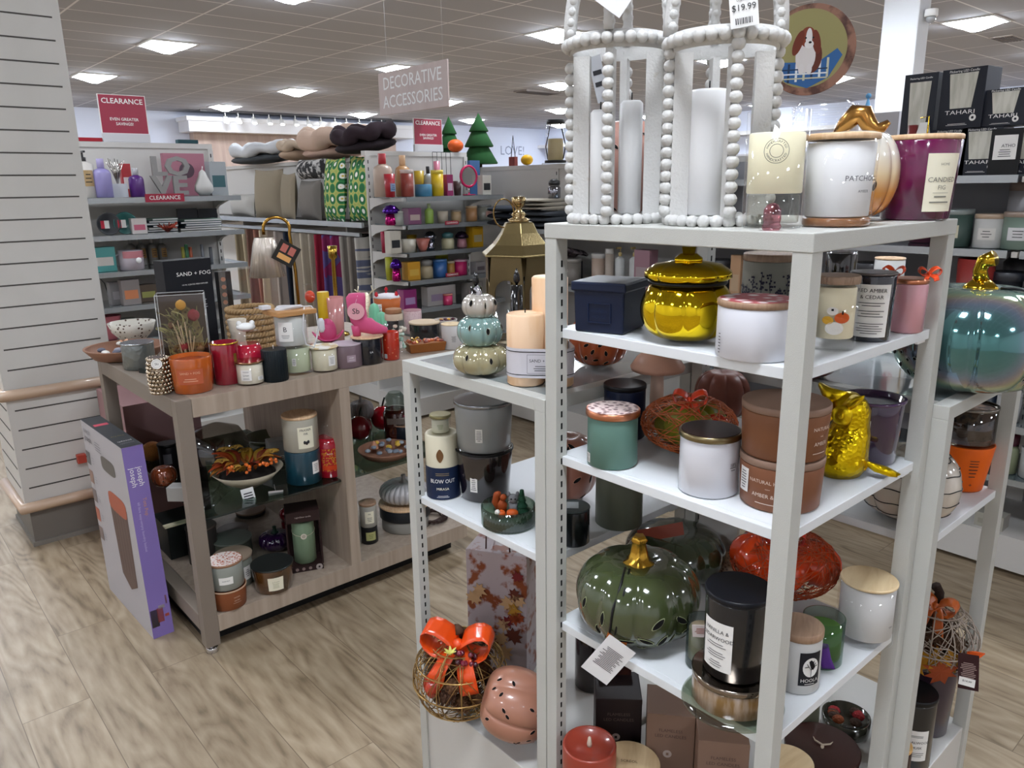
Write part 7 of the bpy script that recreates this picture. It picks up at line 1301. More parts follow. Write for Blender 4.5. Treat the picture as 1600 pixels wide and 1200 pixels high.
# pink board and olive cushion seen behind the end frame
t = boxthing('storage_box', 'dusty pink storage box seen through the open end frame of the table', 'box', Vector((BX0 + .22, BY1 + .22, 0)), .40, .30, .66, PI, mat('#a37f80', .5), [])

# ================================================================== laundry basket carton leaning beside the table
LIL = mat('#7d6aa6', .45, key='lilac_print'); CARD = mat('#a8a4a6', .5, key='grey_card'); DKC = mat('#35373a', .45, key='slate_card')
b4 = [Vector(q) for q in ((.590, 3.079, 0), (.606, 2.597, 0), (.676, 2.600, 0), (.660, 3.082, 0))]; t4 = [q + Vector((.022, .150, .652)) for q in b4]
t = thing('laundry_basket_box', 'tall flat carton with a lilac spine and a laundry basket picture, leaning by the table', 'box', (0, 0, 0))
MB().hexa(b4 + t4, CARD).build('carton', t, .001)
def face(p00, p10, p01): p00, p10, p01 = Vector(p00), Vector(p10), Vector(p01); return p00, (p10 - p00), (p01 - p00)
# spine (short side towards -y)
o_, eu, ev = face(b4[1], b4[2], t4[1]); W_, Hh = eu.length, ev.length; M = FM(o_, eu, ev); Mi = lambda x, y: M @ Matrix.Translation((x, y, .0006))
m = MB(); rect(m, W_, Hh, LIL, Mi(W_ / 2, Hh / 2)); Mr = lambda x, y: Mi(x, y) @ Matrix.Rotation(-PI / 2, 4, 'Z')
ftext(m, 'joseph', .026, PAPER, Mr(W_ * .66, Hh * .84)); ftext(m, 'joseph', .026, PAPER, Mr(W_ * .32, Hh * .84)); ftext(m, 'Tota Pop', .017, mat('#c08a5c', .5), Mr(W_ * .66, Hh * .68)); ftext(m, '60 litre easy-empty laundry basket', .0125, mat('#b3a8cc', .5), Mr(W_ * .36, Hh * .58))
rect(m, W_ * .36, .06, mat('#3c3430', .5), Mi(W_ * .22, Hh * .10)); rect(m, W_ * .3, .05, mat('#b2523e', .5), Mi(W_ * .5, Hh * .11)); rect(m, W_ * .3, .012, mat('#a39a9a', .5), Mi(W_ * .6, Hh * .15)); rect(m, W_ * .08, .03, mat('#7a4a3c', .5), Mi(W_ * .86, Hh * .18)); rect(m, W_ * .2, .01, mat('#b2523e', .5), Mi(W_ * .8, Hh * .10)); m.build('spine_print', t)
# broad side facing left
o_, eu, ev = face(b4[0], b4[1], t4[0]); W_, Hh = eu.length, ev.length; M = FM(o_, eu, ev); m = MB()
ftext(m, 'joseph', .034, mat('#4a484c', .5), Mi(W_ * .14, Hh * .91)); ftext(m, 'joseph', .034, mat('#8a888c', .5), Mi(W_ * .14, Hh * .955)); flines(m, .09, .04, 4, mat('#7a787c', .5), Mi(W_ * .38, Hh * .9), 3, .15)
for k, c_ in enumerate(('#5c5a5a', '#8a6f62', '#6f6462', '#a5604c', '#7a6a64')): rect(m, .05, .05, mat(c_, .5), Mi(W_ * .06, Hh * (.79 - .11 * k))); flines(m, .03, .03, 3, mat('#8e8c92', .5), Mi(W_ * .18, Hh * (.79 - .11 * k)), k, .12)
def rr(w, h, c): return [(c[0] + w / 2 * math.copysign(abs(math.cos(a)) ** .5, math.cos(a)), c[1] + h / 2 * math.copysign(abs(math.sin(a)) ** .5, math.sin(a))) for a in [2 * PI * i / 28 for i in range(28)]]
for (pts, c_) in ((rr(.16, .055, (0, 0)), '#5f5a54'),): m.poly(pts, .0003, mat(c_, .5), Mi(W_ * .58, Hh * .83))
m.poly([(-.095, .13), (-.08, -.15), (.0, -.185), (.08, -.15), (.1, .13)], .0003, mat('#5d4a42', .5), Mi(W_ * .66, Hh * .45)); m.poly(rr(.195, .07, (0, 0)), .0006, mat('#a3563e', .5), Mi(W_ * .66, Hh * .45 + .125))
for k in range(-2, 3): rect(m, .004, .22, mat('#73605a', .5), Mi(W_ * .66 + k * .032, Hh * .43), .001)
m.build('front_print', t)
o_, eu, ev = face(t4[1], t4[2], t4[0]); M = FM(o_, eu, ev); W_, Hh = eu.length, ev.length; m = MB(); rect(m, W_, Hh, DKC, Mi(W_ / 2, Hh / 2)); rect(m, W_ * .7, .03, mat('#b94a5a', .5), Mi(W_ * .5, Hh * .72), .0008); ftext(m, 'joseph', .018, PAPER, Mi(W_ * .5, Hh * .16) @ Matrix.Rotation(PI, 4, 'Z')); ftext(m, 'joseph', .018, mat('#8a888c', .5), Mi(W_ * .5, Hh * .10) @ Matrix.Rotation(PI, 4, 'Z')); ftext(m, 'Tota Pop', .012, mat('#a39040', .5), Mi(W_ * .5, Hh * .32) @ Matrix.Rotation(PI, 4, 'Z')); m.build('top_print', t)
# red clip on the pillar
m = MB().box(-.018, .018, -.03, 0, -.02, .02, mat('#b04a3c', .4)); single('slatwall_clip', m, 'small coral red clip on the slatted pillar above the leaning carton', 'clip', (on(127, 716, 1, 3.69)[0], 3.703, on(127, 716, 1, 3.69)[2]), bevel=.003)

# ================================================================== far goods
def ps(px, w, yt, zz, Y=None, X=None):
    v = Y if Y is not None else X; ax_ = 1 if Y is not None else 0; yy = 300
    for _ in range(5): P = on(px, yy, ax_, v); P[2] = zz; yy = pr(P)[1]
    r = w / 2 * pr(P)[2] / FPX; return P, r, next((q / 1000 for q in range(2, 1500) if pr((P[0], P[1], zz + q / 1000))[1] < yt), .05), (-PI / 2 if Y is not None else PI)
def cm(c_): return mat(c_, .4, coat=.2) if isinstance(c_, str) else c_
def g(kind, px, w, yt, zz, label, c1, c2='#d8d6d0', Y=None, X=None, group=None, txt=None, rot=0., c3=None):
    zz += .0008; P, r, h, rz = ps(px, w, yt, zz, Y, X); a, b = cm(c1), cm(c2); rz += rot
    if kind == 'jar': t = thing('jar_candle', label, 'candle', P, rz, group); MB().lathe([(r * .93, 0), (r, .003), (r, h * .86)], a, 22).build('vessel', t); MB().cyl(r * 1.03, h * .862, h, b, 22).build('lid', t)
    elif kind == 'dome': t = thing('jar_candle', label, 'candle', P, rz, group); MB().lathe([(r * .9, 0), (r, .003), (r, h * .55), (r * .75, h * .65)], a, 22).build('jar', t); MB().lathe([(r * .75, h * .66), (r * .9, h * .72), (r * .9, h * .9), (r * .4, h), (.001, h)], b, 20, cap=False).build('lid', t)
    elif kind == 'mush': t = thing('mushroom_jar', label, 'candle', P, rz, group); MB().lathe([(r * .6, 0), (r * .75, h * .1), (r * .6, h * .55)], a, 22).build('stem_jar', t); MB().lathe([(r * .4, h * .555), (r, h * .6), (r * .95, h * .75), (r * .5, h * .95), (.001, h)], b, 24, cap=False).build('cap_lid', t)
    elif kind == 'mug':
        t = thing('mug', label, 'mug', P, rz, group); MB().cup(r, h, r * .1, a, 24).build('cup', t); MB().tube([(0, -r * .95 - .0, h * .8), (0, -r * 1.5, h * .7), (0, -r * 1.5, h * .3), (0, -r * .95, h * .2)], r * .12, a, 8).build('handle', t)
    elif kind == 'bottle': t = thing('bottle', label, 'bottle', P, rz, group); MB().lathe([(r * .92, 0), (r, .004), (r, h * .62), (r * .85, h * .7), (r * .35, h * .76)], a, 22).build('body', t); MB().cyl(r * .4, h * .762, h, b, 14).build('cap', t)
    elif kind == 'pump':
        t = thing('pump_bottle', label, 'bottle', P, rz, group); MB().lathe([(r * .95, 0), (r, .004), (r, h * .72), (r * .3, h * .78)], a, 22).build('body', t); m = MB().cyl(r * .35, h * .781, h * .87, b, 12).cyl(r * .12, h * .865, h * .97, b, 8).box(-.004, r * 1.1, -.005, .005, h * .96, h, b); m.build('pump', t)
    elif kind == 'tum': t = thing('tumbler', label, 'cup', P, rz, group); MB().lathe([(r * .85, 0), (r, h), (r * .88, h), (r * .75, h * .1)], a, 24).build('cup', t)
    elif kind == 'bowl': t = thing('bowl', label, 'bowl', P, rz, group); MB().lathe([(r * .4, 0), (r * .5, h * .1), (r, h), (r * .92, h), (r * .4, h * .2)], a, 24).build('body', t)
    elif kind == 'box': t = boxthing('gift_box', label, 'box', P, 2 * r, min(2 * r, .09) * .8, h, rz, a, [lambda q, d, w_, h_: (rect(q, w_ * .75, h_ * .35, b, FF(d, 0, h_ * .42)), 'print')[-1]], group)
    elif kind == 'cyl': t = thing('pillar_candle', label, 'candle', P, rz, group); MB().cyl(r, 0, h, a, 24).build('body', t)
    if c3 and kind in ('jar', 'bottle', 'pump', 'cyl', 'tum'):
        m = MB(); wpatch(m, r * (1.0 if kind != 'tum' else .97), .1, h * .42, r * 1.1, h * .34, cm(c3), .002); wlines(m, r, .1, h * .42, r * .8, h * .24, 3, INK, int(px), .003); m.build('label', t)
    if txt: m = MB(); wtext(m, txt, r * .5, r, 0, h * .5, INK, .002); m.build('lettering', t)
    return t
# ---------- left clearance shelf
a = LZ[0]; Yf = LGY + .08
g('pump', 138, 27, 236, a, 'white lotion bottle with a black pump on the left clearance shelf', '#c9c4bd', '#1c1c1e', Y=Yf, c3='#b89a6a'); g('bottle', 164, 26, 248, a, 'lavender bottle on the left clearance shelf', '#8e86b8', '#a39ac4', Y=Yf - .02)
g('box', 201, 14, 256, a, 'narrow red dotted box behind the silver coral ornament', '#a8242c', '#d8c8c4', Y=Yf + .16); g('bottle', 216, 22, 263, a, 'purple glass bottle with a silver cap', '#4f1f6e', '#b5b5b8', Y=Yf)
P, r, h, rz = ps(187, 24, 245, a + .0008, Yf); t = thing('coral_ornament', 'silver branching coral ornament on a white block', 'ornament', P, rz); MB().box(-.02, .02, -r, r, 0, h * .34, mat('#c4c6cc', .5)).build('block', t); m = MB(); R_ = random.Random(2); SVR = mat('#b9b4ae', .2, 1)
for k in range(9): q = -1 + k / 4; m.tube([(0, 0, h * .34), (R_.uniform(-.01, .01), q * r * .5, h * .65), (R_.uniform(-.01, .01), q * r * 1.1, h * R_.uniform(.85, 1.0))], [.005, .004, .002], SVR, 6)
m.build('branches', t)
P, r, h, rz = ps(292, 62, 240, a + .0008, Yf + .2); boxthing('picture_box', 'pink picture box behind the letter ornament', 'box', P, 2 * r, .04, h, rz, mat('#a8707e', .5), [lambda q, d, w_, h_: (disc(q, h_ * .18, mat('#5a4650', .5), FF(d, .01, h_ * .6)), 'print')[-1]])
P, r, h, rz = ps(268, 70, 246, a + .0008, Yf - .02); t = thing('letter_ornament', 'silver letter block ornament stacked L O over V E', 'ornament', P, rz); LM = mat('#8e8c8a', .35, .5)
for s_, x, zq in (('L', -.42, .75), ('O', .40, .75), ('V', -.35, .26), ('E', .42, .26)):
    v, f = glyphs(s_, 1.0, .035); m = MB(); k = h * .66; sx = 1.2; vs = [(0.01, x * r + vx * k * sx, zq * h + vy * k) for vx, vy in v]; n_ = len(vs); from collections import Counter
    ed = Counter(); [ed.update([(p[i], p[(i + 1) % len(p)])]) for p in f for i in range(len(p))]; bd = [e for e in ed if (e[1], e[0]) not in ed]
    m.add(vs + [(-.01, y_, z_) for _, y_, z_ in vs], f + [tuple(n_ + i for i in reversed(p)) for p in f] + [(b_, a_, n_ + a_, n_ + b_) for a_, b_ in bd], LM); o_ = m.build('letter', t)
P, r, h, rz = ps(320, 28, 260, a + .0008, Yf); t = thing('pear_figurine', 'white ceramic pear beside the letter ornament', 'figurine', P, rz); MB().lathe([(r * .5, 0), (r, h * .18), (r * .95, h * .35), (r * .5, h * .65), (r * .35, h * .8), (r * .1, h * .88)], mat('#c6c4c0', .3), 24).build('body', t); MB().tube([(0, 0, h * .87), (0, .004, h)], .003, WHITE, 6).build('stem', t)
g('box', 341, 26, 253, a, 'clear-fronted box with a teal top at the right end of the left clearance shelf', '#9ea3a5', '#2f5a60', Y=Yf + .06)
m = MB().box(-.105, .105, -.002, 0, -.022, .022, mat('#9c2c40', .4, key='clearance_red')); ftext(m, 'CLEARANCE', .03, PAPER, FM((0, -.0022, 0), (1, 0, 0), (0, 0, 1)), .01); P = on(258, 309, 1, LGY - .012); single('shelf_sign', m, 'red CLEARANCE strip on the top shelf edge of the left clearance shelf', 'sign', (P[0], LGY - .0095, P[2]))
a = LZ[1]
for px, c_, lb in ((172, '#3a3d42', 'dark grey round dish with a red and white tag, second shelf'), (198, '#2f6a66', 'teal round dish with a red and white tag, second shelf')):
    P, r, h, rz = ps(px, 34, 328, a + .0008, Yf); t = thing('serving_dish', lb, 'dish', P, rz, None); m = MB(); m.M = Matrix.Translation((0, 0, r)) @ Matrix.Rotation(PI / 2, 4, 'Y') @ Matrix.Rotation(.2, 4, 'X'); m.lathe([(.001, 0), (r * .6, 0), (r, .03), (r * .93, .03), (r * .55, .008), (.001, .008)], mat(c_, .3, coat=.4), 28, cap=False); m.build('dish', t); m = MB(); m.box(.035, .036, -r * .8, -r * .1, r * .6, r * 1.3, PAPER).box(.0362, .0366, -r * .8, -r * .5, r * .6, r * 1.3, mat('#b8283c', .4)); m.build('price_tag', t)
g('box', 217, 22, 341, a, 'small white gift pouch with pink lettering, second shelf', '#c4bcb8', '#b85a70', Y=Yf - .03)
for k, (px, w_, n_) in enumerate(((248, 46, 6), (309, 62, 5))):
    for i in range(n_):
        P, r, h, rz = ps(px + (i % 3) * 2, w_ - (i % 3) * 4, 340, a + .0008 + i * .0128, Yf + .14); boxthing('book', 'slim ' + ('left', 'right')[k] + ' stack book, ' + ('lowest', 'second from the bottom', 'third from the bottom', 'fourth from the bottom', 'fifth from the bottom', 'topmost')[i] + ', on the second clearance shelf', 'book', P, 2 * r, .14, .012, rz + random.Random(i + k).uniform(-.06, .06), mat(['#3f4a55', '#8d8a80', '#24313f', '#6f7f86', '#1e2b3c', '#7f9a8c'][(i + k) % 6], .5), [lambda q, d, w__, h_: (rect(q, w__ * .98, h_ * .6, PAPER, FF(d, 0, h_ / 2)), 'pages')[-1]], 'stacked books')
P, r, h, rz = ps(262, 34, 347, a + .0008, Yf - .04); t = thing('coral_ornament', 'red-orange coral ornament in front of the left book stack', 'ornament', P, rz); m = MB(); R_ = random.Random(8)
for k in range(22): q = R_.uniform(0, 6.28); m.tube([(0, 0, .005), (r * .5 * math.cos(q), r * .5 * math.sin(q), h * .5), (r * .9 * math.cos(q), r * .9 * math.sin(q), h * R_.uniform(.4, 1))], [.006, .005, .003], mat('#9a3c2c', .5), 5)
m.build('branches', t)
for px in (295, 326): P, r, h, rz = ps(px, 30, 326, a + .0008, Yf + .24); boxthing('glossy_panel', ('left' if px < 300 else 'right') + ' of two black glossy panels standing behind the right book stack', 'panel', P, 2 * r, .02, h, rz, mat('#25262b', .2), [])
a = LZ[2]
g('box', 167, 32, 386, a, 'turquoise snack carton on the third shelf', '#4f9a96', '#cfc9c2', Y=Yf); P, r, h, rz = ps(207, 36, 391, a + .0008, Yf - .02); t = thing('mug', 'pink and white mug with a dog picture on the third shelf', 'mug', P, rz); MB().cup(r, h, .004, mat('#a39aa0', .3), 28).build('cup', t); MB().tube([(0, -r * .95, h * .8), (0, -r * 1.4, h * .7), (0, -r * 1.4, h * .3), (0, -r * .95, h * .2)], .006, mat('#8a8488', .3), 8).build('handle', t); m = MB(); wpatch(m, r, .1, h * .8, r * 2, h * .35, mat('#b5767c', .4), .001); m.ell((r * .98, r * .35, h * .5), (.005, .016, .016), WHITE, 10, 6); m.build('picture', t)
for i, px in enumerate((208, 224, 241, 256)): g('bottle', px, 14, 370, a, ('leftmost', 'second from the left', 'third from the left', 'rightmost')[i] + ' of four amber-labelled white bottles at the back of the third shelf', '#8f8c86', '#a9a6a2', Y=Yf + .23, group='amber-labelled bottles', c3='#a07438')
for i, (px, c_) in enumerate(((288, '#a8a03a'), (294, '#3f7a52'), (300, '#b35a3a'), (318, '#7f8288'), (331, '#6f7278'))): g('cyl', px, 5, 386 - i % 2 * 4, a, ('yellow', 'green', 'orange', 'light grey', 'darker grey')[i] + ' marker pen standing at the right of the third shelf', c_, Y=Yf + .1)
a = LZ[3]
g('box', 186, 24, 440, a, 'clear box with a grey insert on the fourth shelf', '#7f7d7e', '#9a9698', Y=Yf + .04); g('box', 205, 26, 437, a, 'clear box with a peach label on the fourth shelf', '#8a8280', '#cf8258', Y=Yf - .02); g('box', 231, 26, 444, a, 'box with green and yellow fruit picture on the fourth shelf', '#5a4a3c', '#a3a35a', Y=Yf + .05)
P, r, h, rz = ps(162, 22, 435, a + .0008, Yf + .1); t = thing('wire_stand', 'thin dark wire plate stand at the left of the fourth shelf', 'stand', P, rz); MB().tube([(0, -r, 0), (0, -r * .5, h * .8), (0, 0, h), (0, r * .5, h * .8), (0, r, 0)], .003, mat('#3a3a3c', .4), 6).build('wire', t)
g('bowl', 176, 34, 493, LZ[4], 'coral pink fluffy bowl on the fifth shelf', '#a0555c', Y=Yf); g('jar', 202, 22, 497, LZ[4], 'pale green jar on the fifth shelf behind the leopard bowl', '#6f8a7c', '#7f8a84', Y=Yf + .1)
t = boxthing('red_folder', 'flat red package lying on top of the left clearance shelf', 'box', on(145, 222, 1, 4.96) * 1.0, .2, .05, .02, -PI / 2, mat('#9c1f2c', .5), []); t.location = (1.30 - .12, 5.0, 1.776)
t = boxthing('teal_cap', 'folded teal cloth on top of the left clearance shelf', 'cloth', Vector((1.76, 5.0, 1.776)), .12, .05, .022, -PI / 2, mat('#2c4a50', .8), [])
# ---------- clearance signs
RED = mat('#94203a', .35, coat=.2, key='sign_red')
def csign(p0, p1, yy, zt, zb, label):
    x0, x1 = p0, p1; w_, h_ = x1 - x0, zt - zb; t = thing('clearance_sign', label, 'sign', ((x0 + x1) / 2, yy, zb)); MB().box(-w_ / 2, w_ / 2, -.003, .003, 0, h_, PAPER).build('board', t); m = MB(); F = FM((0, -.0033, h_ / 2), (1, 0, 0), (0, 0, 1)); rect(m, w_ * .97, h_ * .97, RED, F); ftext(m, 'CLEARANCE', w_ * .155, PAPER, F @ Matrix.Translation((0, h_ * .33, .0004)), .012); ftext(m, 'EVEN GREATER', w_ * .088, PAPER, F @ Matrix.Translation((0, -h_ * .13, .0004)), .012); ftext(m, 'SAVINGS!', w_ * .088, PAPER, F @ Matrix.Translation((0, -h_ * .25, .0004)), .012); m.build('print', t)
    MB().box(-w_ / 2, w_ / 2, -.01, .01, -.045, -.0005, mat('#c9c9cb', .4)).build('holder', t); return t
csign(1.285, 1.541, 4.985, 2.035, 1.822, 'red CLEARANCE sign standing on the left shelf unit')
csign(3.09, 3.325, 4.505, 1.945, 1.777, 'smaller red CLEARANCE sign standing on the middle shelf unit')
# ---------- department sign
P = on(591, 116, 0, 3.2); SW = wood('sign_wood', '#b3a09a', '#c2b2ac', (9, 9, .8), .5); t = thing('department_sign', 'hanging wood-look sign reading DECORATIVE ACCESSORIES', 'sign', (3.2, 4.66, 2.005)); w_, h_ = .83, .287; MB().box(-.006, .006, -w_ / 2, w_ / 2, 0, h_, SW).build('board', t, .002); m = MB(); F = FM((-.0064, 0, h_ / 2), (0, -1, 0), (0, 0, 1)); ftext(m, 'DECORATIVE', .118, WHITE, F @ Matrix.Translation((0, .062, 0)), .004); ftext(m, 'ACCESSORIES', .118, WHITE, F @ Matrix.Translation((0, -.062, 0)), .004); m.build('lettering', t)
for y in (-w_ * .44, w_ * .36): MB().tube([(0, y, h_ - .001), (0, y, CEIL - 2.005)], .0012, mat('#b9b9bb', .4), 5).build('hanging_wire', t)
# ---------- round dog sign
X0 = 2.6; Cc = on(1265, 78, 0, X0); R0 = 67 * pr(Cc)[2] / FPX; dg = math.atan2(-Cc[1], -Cc[0]); t = thing('hanging_sign', 'round hanging sign with a photo of a spaniel in a plaid pet bed', 'sign', Cc, dg)
m = MB(); m.M = Matrix.Rotation(PI / 2, 4, 'Y'); m.cyl(R0, -.006, 0, mat('#8a6250', .5, mix=('noise', 16, '#4a2c22', .45, .6)), 64, bev=.001); m.build('board', t)
F = FM((.0004, 0, 0), (0, 1, 0), (0, 0, 1)); m = MB(); disc(m, R0 * .86, mat('#8f8758', .6), F @ Matrix.Translation((-R0 * .05, R0 * .03, 0)), .0003, 64)
T = lambda x, y, e=0.: F @ Matrix.Translation((x * R0, y * R0, .001 + e))
BLU = mat('#2c5a8e', .6, key='plaid_blue'); m.poly([(-R0 * .82, -R0 * .2), (-R0 * .5, -R0 * .25), (R0 * .2, -R0 * .28), (R0 * .6, R0 * .0), (R0 * .72, -R0 * .15), (R0 * .45, -R0 * .62), (0, -R0 * .84), (-R0 * .5, -R0 * .68)], .0005, BLU, T(0, 0)); 
for k in range(7): rect(m, R0 * .05, R0 * .42, mat(['#b5b39a', '#15304f', '#cfd4d8'][k % 3], .6), T(-.6 + .17 * k, -.52 + .02 * k, .0009))
for k in range(3): rect(m, R0 * 1.0, R0 * .03, mat(['#15304f', '#cfd4d8', '#b5b39a'][k], .6), T(-.08, -.42 - .1 * k, .0011))
el = lambda cx, cy, rx, ry, c_, e, ro=0.: m.poly([(rx * R0 * math.cos(a_), ry * R0 * math.sin(a_)) for a_ in [2 * PI * i / 24 for i in range(24)]], .0002, mat(c_, .7), T(cx, cy, e) @ Matrix.Rotation(ro, 4, 'Z'))
el(.02, -.12, .26, .40, '#5a2c20', .0014, .1); el(-.08, -.14, .22, .36, '#cdc7c4', .0018); el(-.16, -.42, .06, .12, '#cfcac8', .002); el(.02, -.42, .06, .12, '#cfcac8', .002); el(-.06, .28, .17, .22, '#7a3a26', .002); el(-.26, .16, .10, .28, '#6a3020', .0024, -.3); el(.14, .16, .09, .27, '#6a3020', .0024, .2); el(-.03, .26, .07, .21, '#d6d2d0', .0027); el(-.02, .12, .10, .09, '#d6d2d0', .003); el(-.0, .16, .035, .025, '#151214', .0034); el(-.1, .26, .022, .02, '#151214', .0034); el(.06, .26, .022, .02, '#151214', .0034); m.build('picture', t)
MB().tube([(-.003, 0, R0 * .99), (-.003, 0, CEIL - Cc[2])], .0012, mat('#b9b9bb', .4), 5).build('hanging_wire', t)
# ---------- wall lettering
m = MB(); PL = on(801, 236, 1, WY1 - .01); ftext(m, 'LOVE!', .42, mat('#8b93a8', .6), FM((PL[0], WY1 - .004, PL[2]), (1, 0, 0), (0, 0, 1))); o_ = m.build('wall_lettering'); tag(o_, 'grey LOVE! lettering on the far pale wall right of the green felt trees', 'sign')
# ---------- centre clearance shelf
Yc = CGY + .07; a = CZ[0]
def C1(kind, px, w, yt, lb, c1, c2='#d8d6d0', dy=0., k=0, **kw): return g(kind, px, w, yt, CZ[k], lb, c1, c2, Y=Yc + dy, **kw)
C1('tum', 610, 17, 272, 'red tumbler with a blue label on the middle clearance shelf top row', '#a8202c', c3='#7f94b5'); C1('bottle', 600, 30, 240, 'cellophane bag of sweets at the left of the top row', '#b5a08f', '#a8242c', .12); C1('bottle', 631, 24, 243, 'cellophane bag of dried orange slices behind the rust candle', '#b58a5c', '#c9a27a', .12)
C1('jar', 637, 20, 265, 'rust red candle with a glass lid, top row of the middle shelf', '#8a3a2e', '#c9b8b0'); C1('tum', 656, 16, 267, 'yellow tumbler standing behind the blue tin', '#b89a2a', dy=.14); C1('cyl', 662, 27, 288, 'low blue tin in the top row of the middle shelf', '#3f7a9a'); C1('bottle', 670, 14, 260, 'clear spray bottle with a black cap behind the blue tin', '#a9b0b2', '#1d1d20', .1)
C1('jar', 684, 19, 266, 'bright yellow candle in the top row of the middle shelf', '#c9a812', '#d2b83a'); C1('tum', 684, 10, 252, 'pink patterned cup standing behind the bright yellow candle', '#b56a7c', dy=.15); C1('box', 701, 12, 273, 'magenta box with a white window in the top row', '#8e2058', '#c9b5c0'); C1('tum', 715, 13, 283, 'dark brown tumbler left of the pink mirror', '#3a2420'); C1('box', 757, 17, 274, 'cream lotion bottle with a black label at the right of the top row', '#cfc9bd', '#2a2a2c', .02)
P, r, h, rz = ps(733, 34, 258, CZ[0] + .0008, Yc + .05); t = thing('table_mirror', 'round pink-rimmed table mirror in the top row of the middle shelf', 'mirror', P, rz); zc = h - r; m = MB(); m.tube([(0, r * .9 * math.cos(q), zc + r * .9 * math.sin(q)) for q in [2 * PI * i / 36 for i in range(36)]], r * .12, mat('#b81c52', .35), 8, True); m.build('rim', t); m = MB(); m.M = Matrix.Translation((0, 0, zc)) @ Matrix.Rotation(PI / 2, 4, 'Y'); m.cyl(r * .82, -.003, .003, mat('#cfd2d4', .03, 1), 36); m.build('mirror_glass', t); MB().cyl(.006, .004, zc - r, CHROME, 8).cyl(r * .6, 0, .006, mat('#b81c52', .35), 24).build('stand', t)
boxthing('blue_box', 'blue carton behind the pink mirror', 'box', ps(741, 26, 252, CZ[0] + .0008, Yc + .24)[0], .09, .03, ps(741, 26, 251, CZ[0] + .0008, Yc + .24)[2], -PI / 2, mat('#3d5f8a', .5), [])
P, r, h, rz = ps(692, 34, 238, CZ[0] + .0008, Yc + .26)
t = thing('wire_rack', 'thin black wire rack standing behind the top row of the middle shelf', 'rack', P, rz)
for k in range(5): MB().tube([(0, -r + k * r / 2, 0), (0, -r + k * r / 2, h)], .002, BLACK, 5).build('wire', t)
MB().tube([(0, -r, h), (0, r, h)], .002, BLACK, 5).build('top_wire', t)
MAG = mat('#a8186a', .1, .8, key='magenta_mirror'); VIO = mat('#4a1a8a', .1, .8, key='violet_mirror'); SILV = mat('#a8a8b8', .08, 1, key='silver_mirror')
C1('mush', 612, 28, 320, 'violet and magenta mirror mushroom jar at the left of the second row', MAG, VIO, k=1); C1('jar', 622, 18, 330, 'grey-green candle right of the violet mushroom in the second row', '#8d9088', '#a3a49c', -.02, k=1)
C1('box', 644, 24, 325, 'mauve gift bag with a tag in the second row', '#7a4a68', '#b5a29a', k=1); C1('bottle', 671, 14, 318, 'lime green bottle candle in the second row', '#8aa84a', '#a8b88a', k=1); C1('tum', 692, 18, 330, 'cream ribbed cup candle in the second row', '#b8ad9a', k=1); C1('jar', 713, 16, 328, 'tan candle with a lace lid in the second row', '#a88e6a', '#8f8478', k=1); C1('jar', 737, 18, 322, 'wicker-wrapped candle in the second row', '#a3784e', '#b59a78', k=1); C1('jar', 757, 22, 320, 'smoky glass candle with a pink label at the right of the second row', '#8a8a80', '#8f9290', k=1, c3='#c99a8e')
C1('tum', 602, 12, 362, 'crimson cup at the left of the third row', '#9a1c3c', k=2, dy=.06); C1('box', 615, 20, 361, 'cream bottle with a black square label in the third row', '#c4beb0', '#2a2c30', k=2); C1('tum', 639, 24, 374, 'cream flared pot in the third row', '#b9b3a4', k=2, dy=-.02); C1('tum', 644, 16, 367, 'mustard cup standing behind the cream flared pot', '#b3962a', k=2, dy=.18); C1('bowl', 661, 24, 373, 'salmon pink round candle bowl in the third row', '#b56a5c', k=2)
C1('mush', 673, 20, 361, 'silver mirror mushroom jar in the third row', SILV, SILV, k=2, dy=.03); C1('dome', 700, 20, 363, 'cream apothecary candle with a teal stopper in the third row', '#b0aa8a', '#2f5a5c', k=2); C1('mush', 722, 22, 361, 'pink jar with a dark mirror mushroom lid in the third row', '#b5808a', mat('#3a2a3c', .1, .8), k=2); C1('box', 742, 21, 354, 'yellow ombre square candle in the third row', '#c99a1a', '#b8ad8a', k=2)
C1('tum', 609, 12, 402, 'lime cup at the left of the fourth row', '#a8a82c', k=3, dy=.08); C1('mush', 620, 19, 404, 'magenta and violet mirror mushroom in the fourth row', MAG, VIO, k=3); C1('box', 643, 23, 409, 'amber yellow square candle in the fourth row', '#c9922a', '#d2a94a', k=3); C1('dome', 667, 20, 405, 'cream apothecary candle with a red sticker in the fourth row', '#a89a7c', '#7f7c78', k=3); C1('jar', 688, 22, 405, 'blue candle in the fourth row', '#2c5a94', '#3f6a9c', k=3); C1('jar', 691, 20, 396, 'lime yellow candle behind the blue one in the fourth row', '#a8a81c', '#b5b53a', k=3, dy=.14); C1('jar', 705, 12, 408, 'small amber candle right of the blue one', '#a87a3a', '#b3a48a', k=3); C1('jar', 720, 20, 405, 'hot pink candle with a pale rim in the fourth row', '#c42468', '#c9a0b0', k=3); C1('box', 747, 19, 409, 'white box with a ring pattern in the fourth row', '#a8a3a3', '#6f6468', k=3)
C1('box', 637, 24, 452, 'magenta gift bags at the left of the fifth row', '#8a2a6a', '#a88ab5', k=4); C1('box', 686, 54, 446, 'wide clear organiser box with lilac trays in the fifth row', '#a09a96', '#8a7a90', k=4); C1('jar', 700, 15, 459, 'hot pink jar standing before the clear organiser box', '#b8285c', '#b86a5a', k=4, dy=-.05); C1('box', 738, 30, 440, 'pink-topped gift set at the right of the fifth row', '#8f8a86', '#b57a80', k=4)
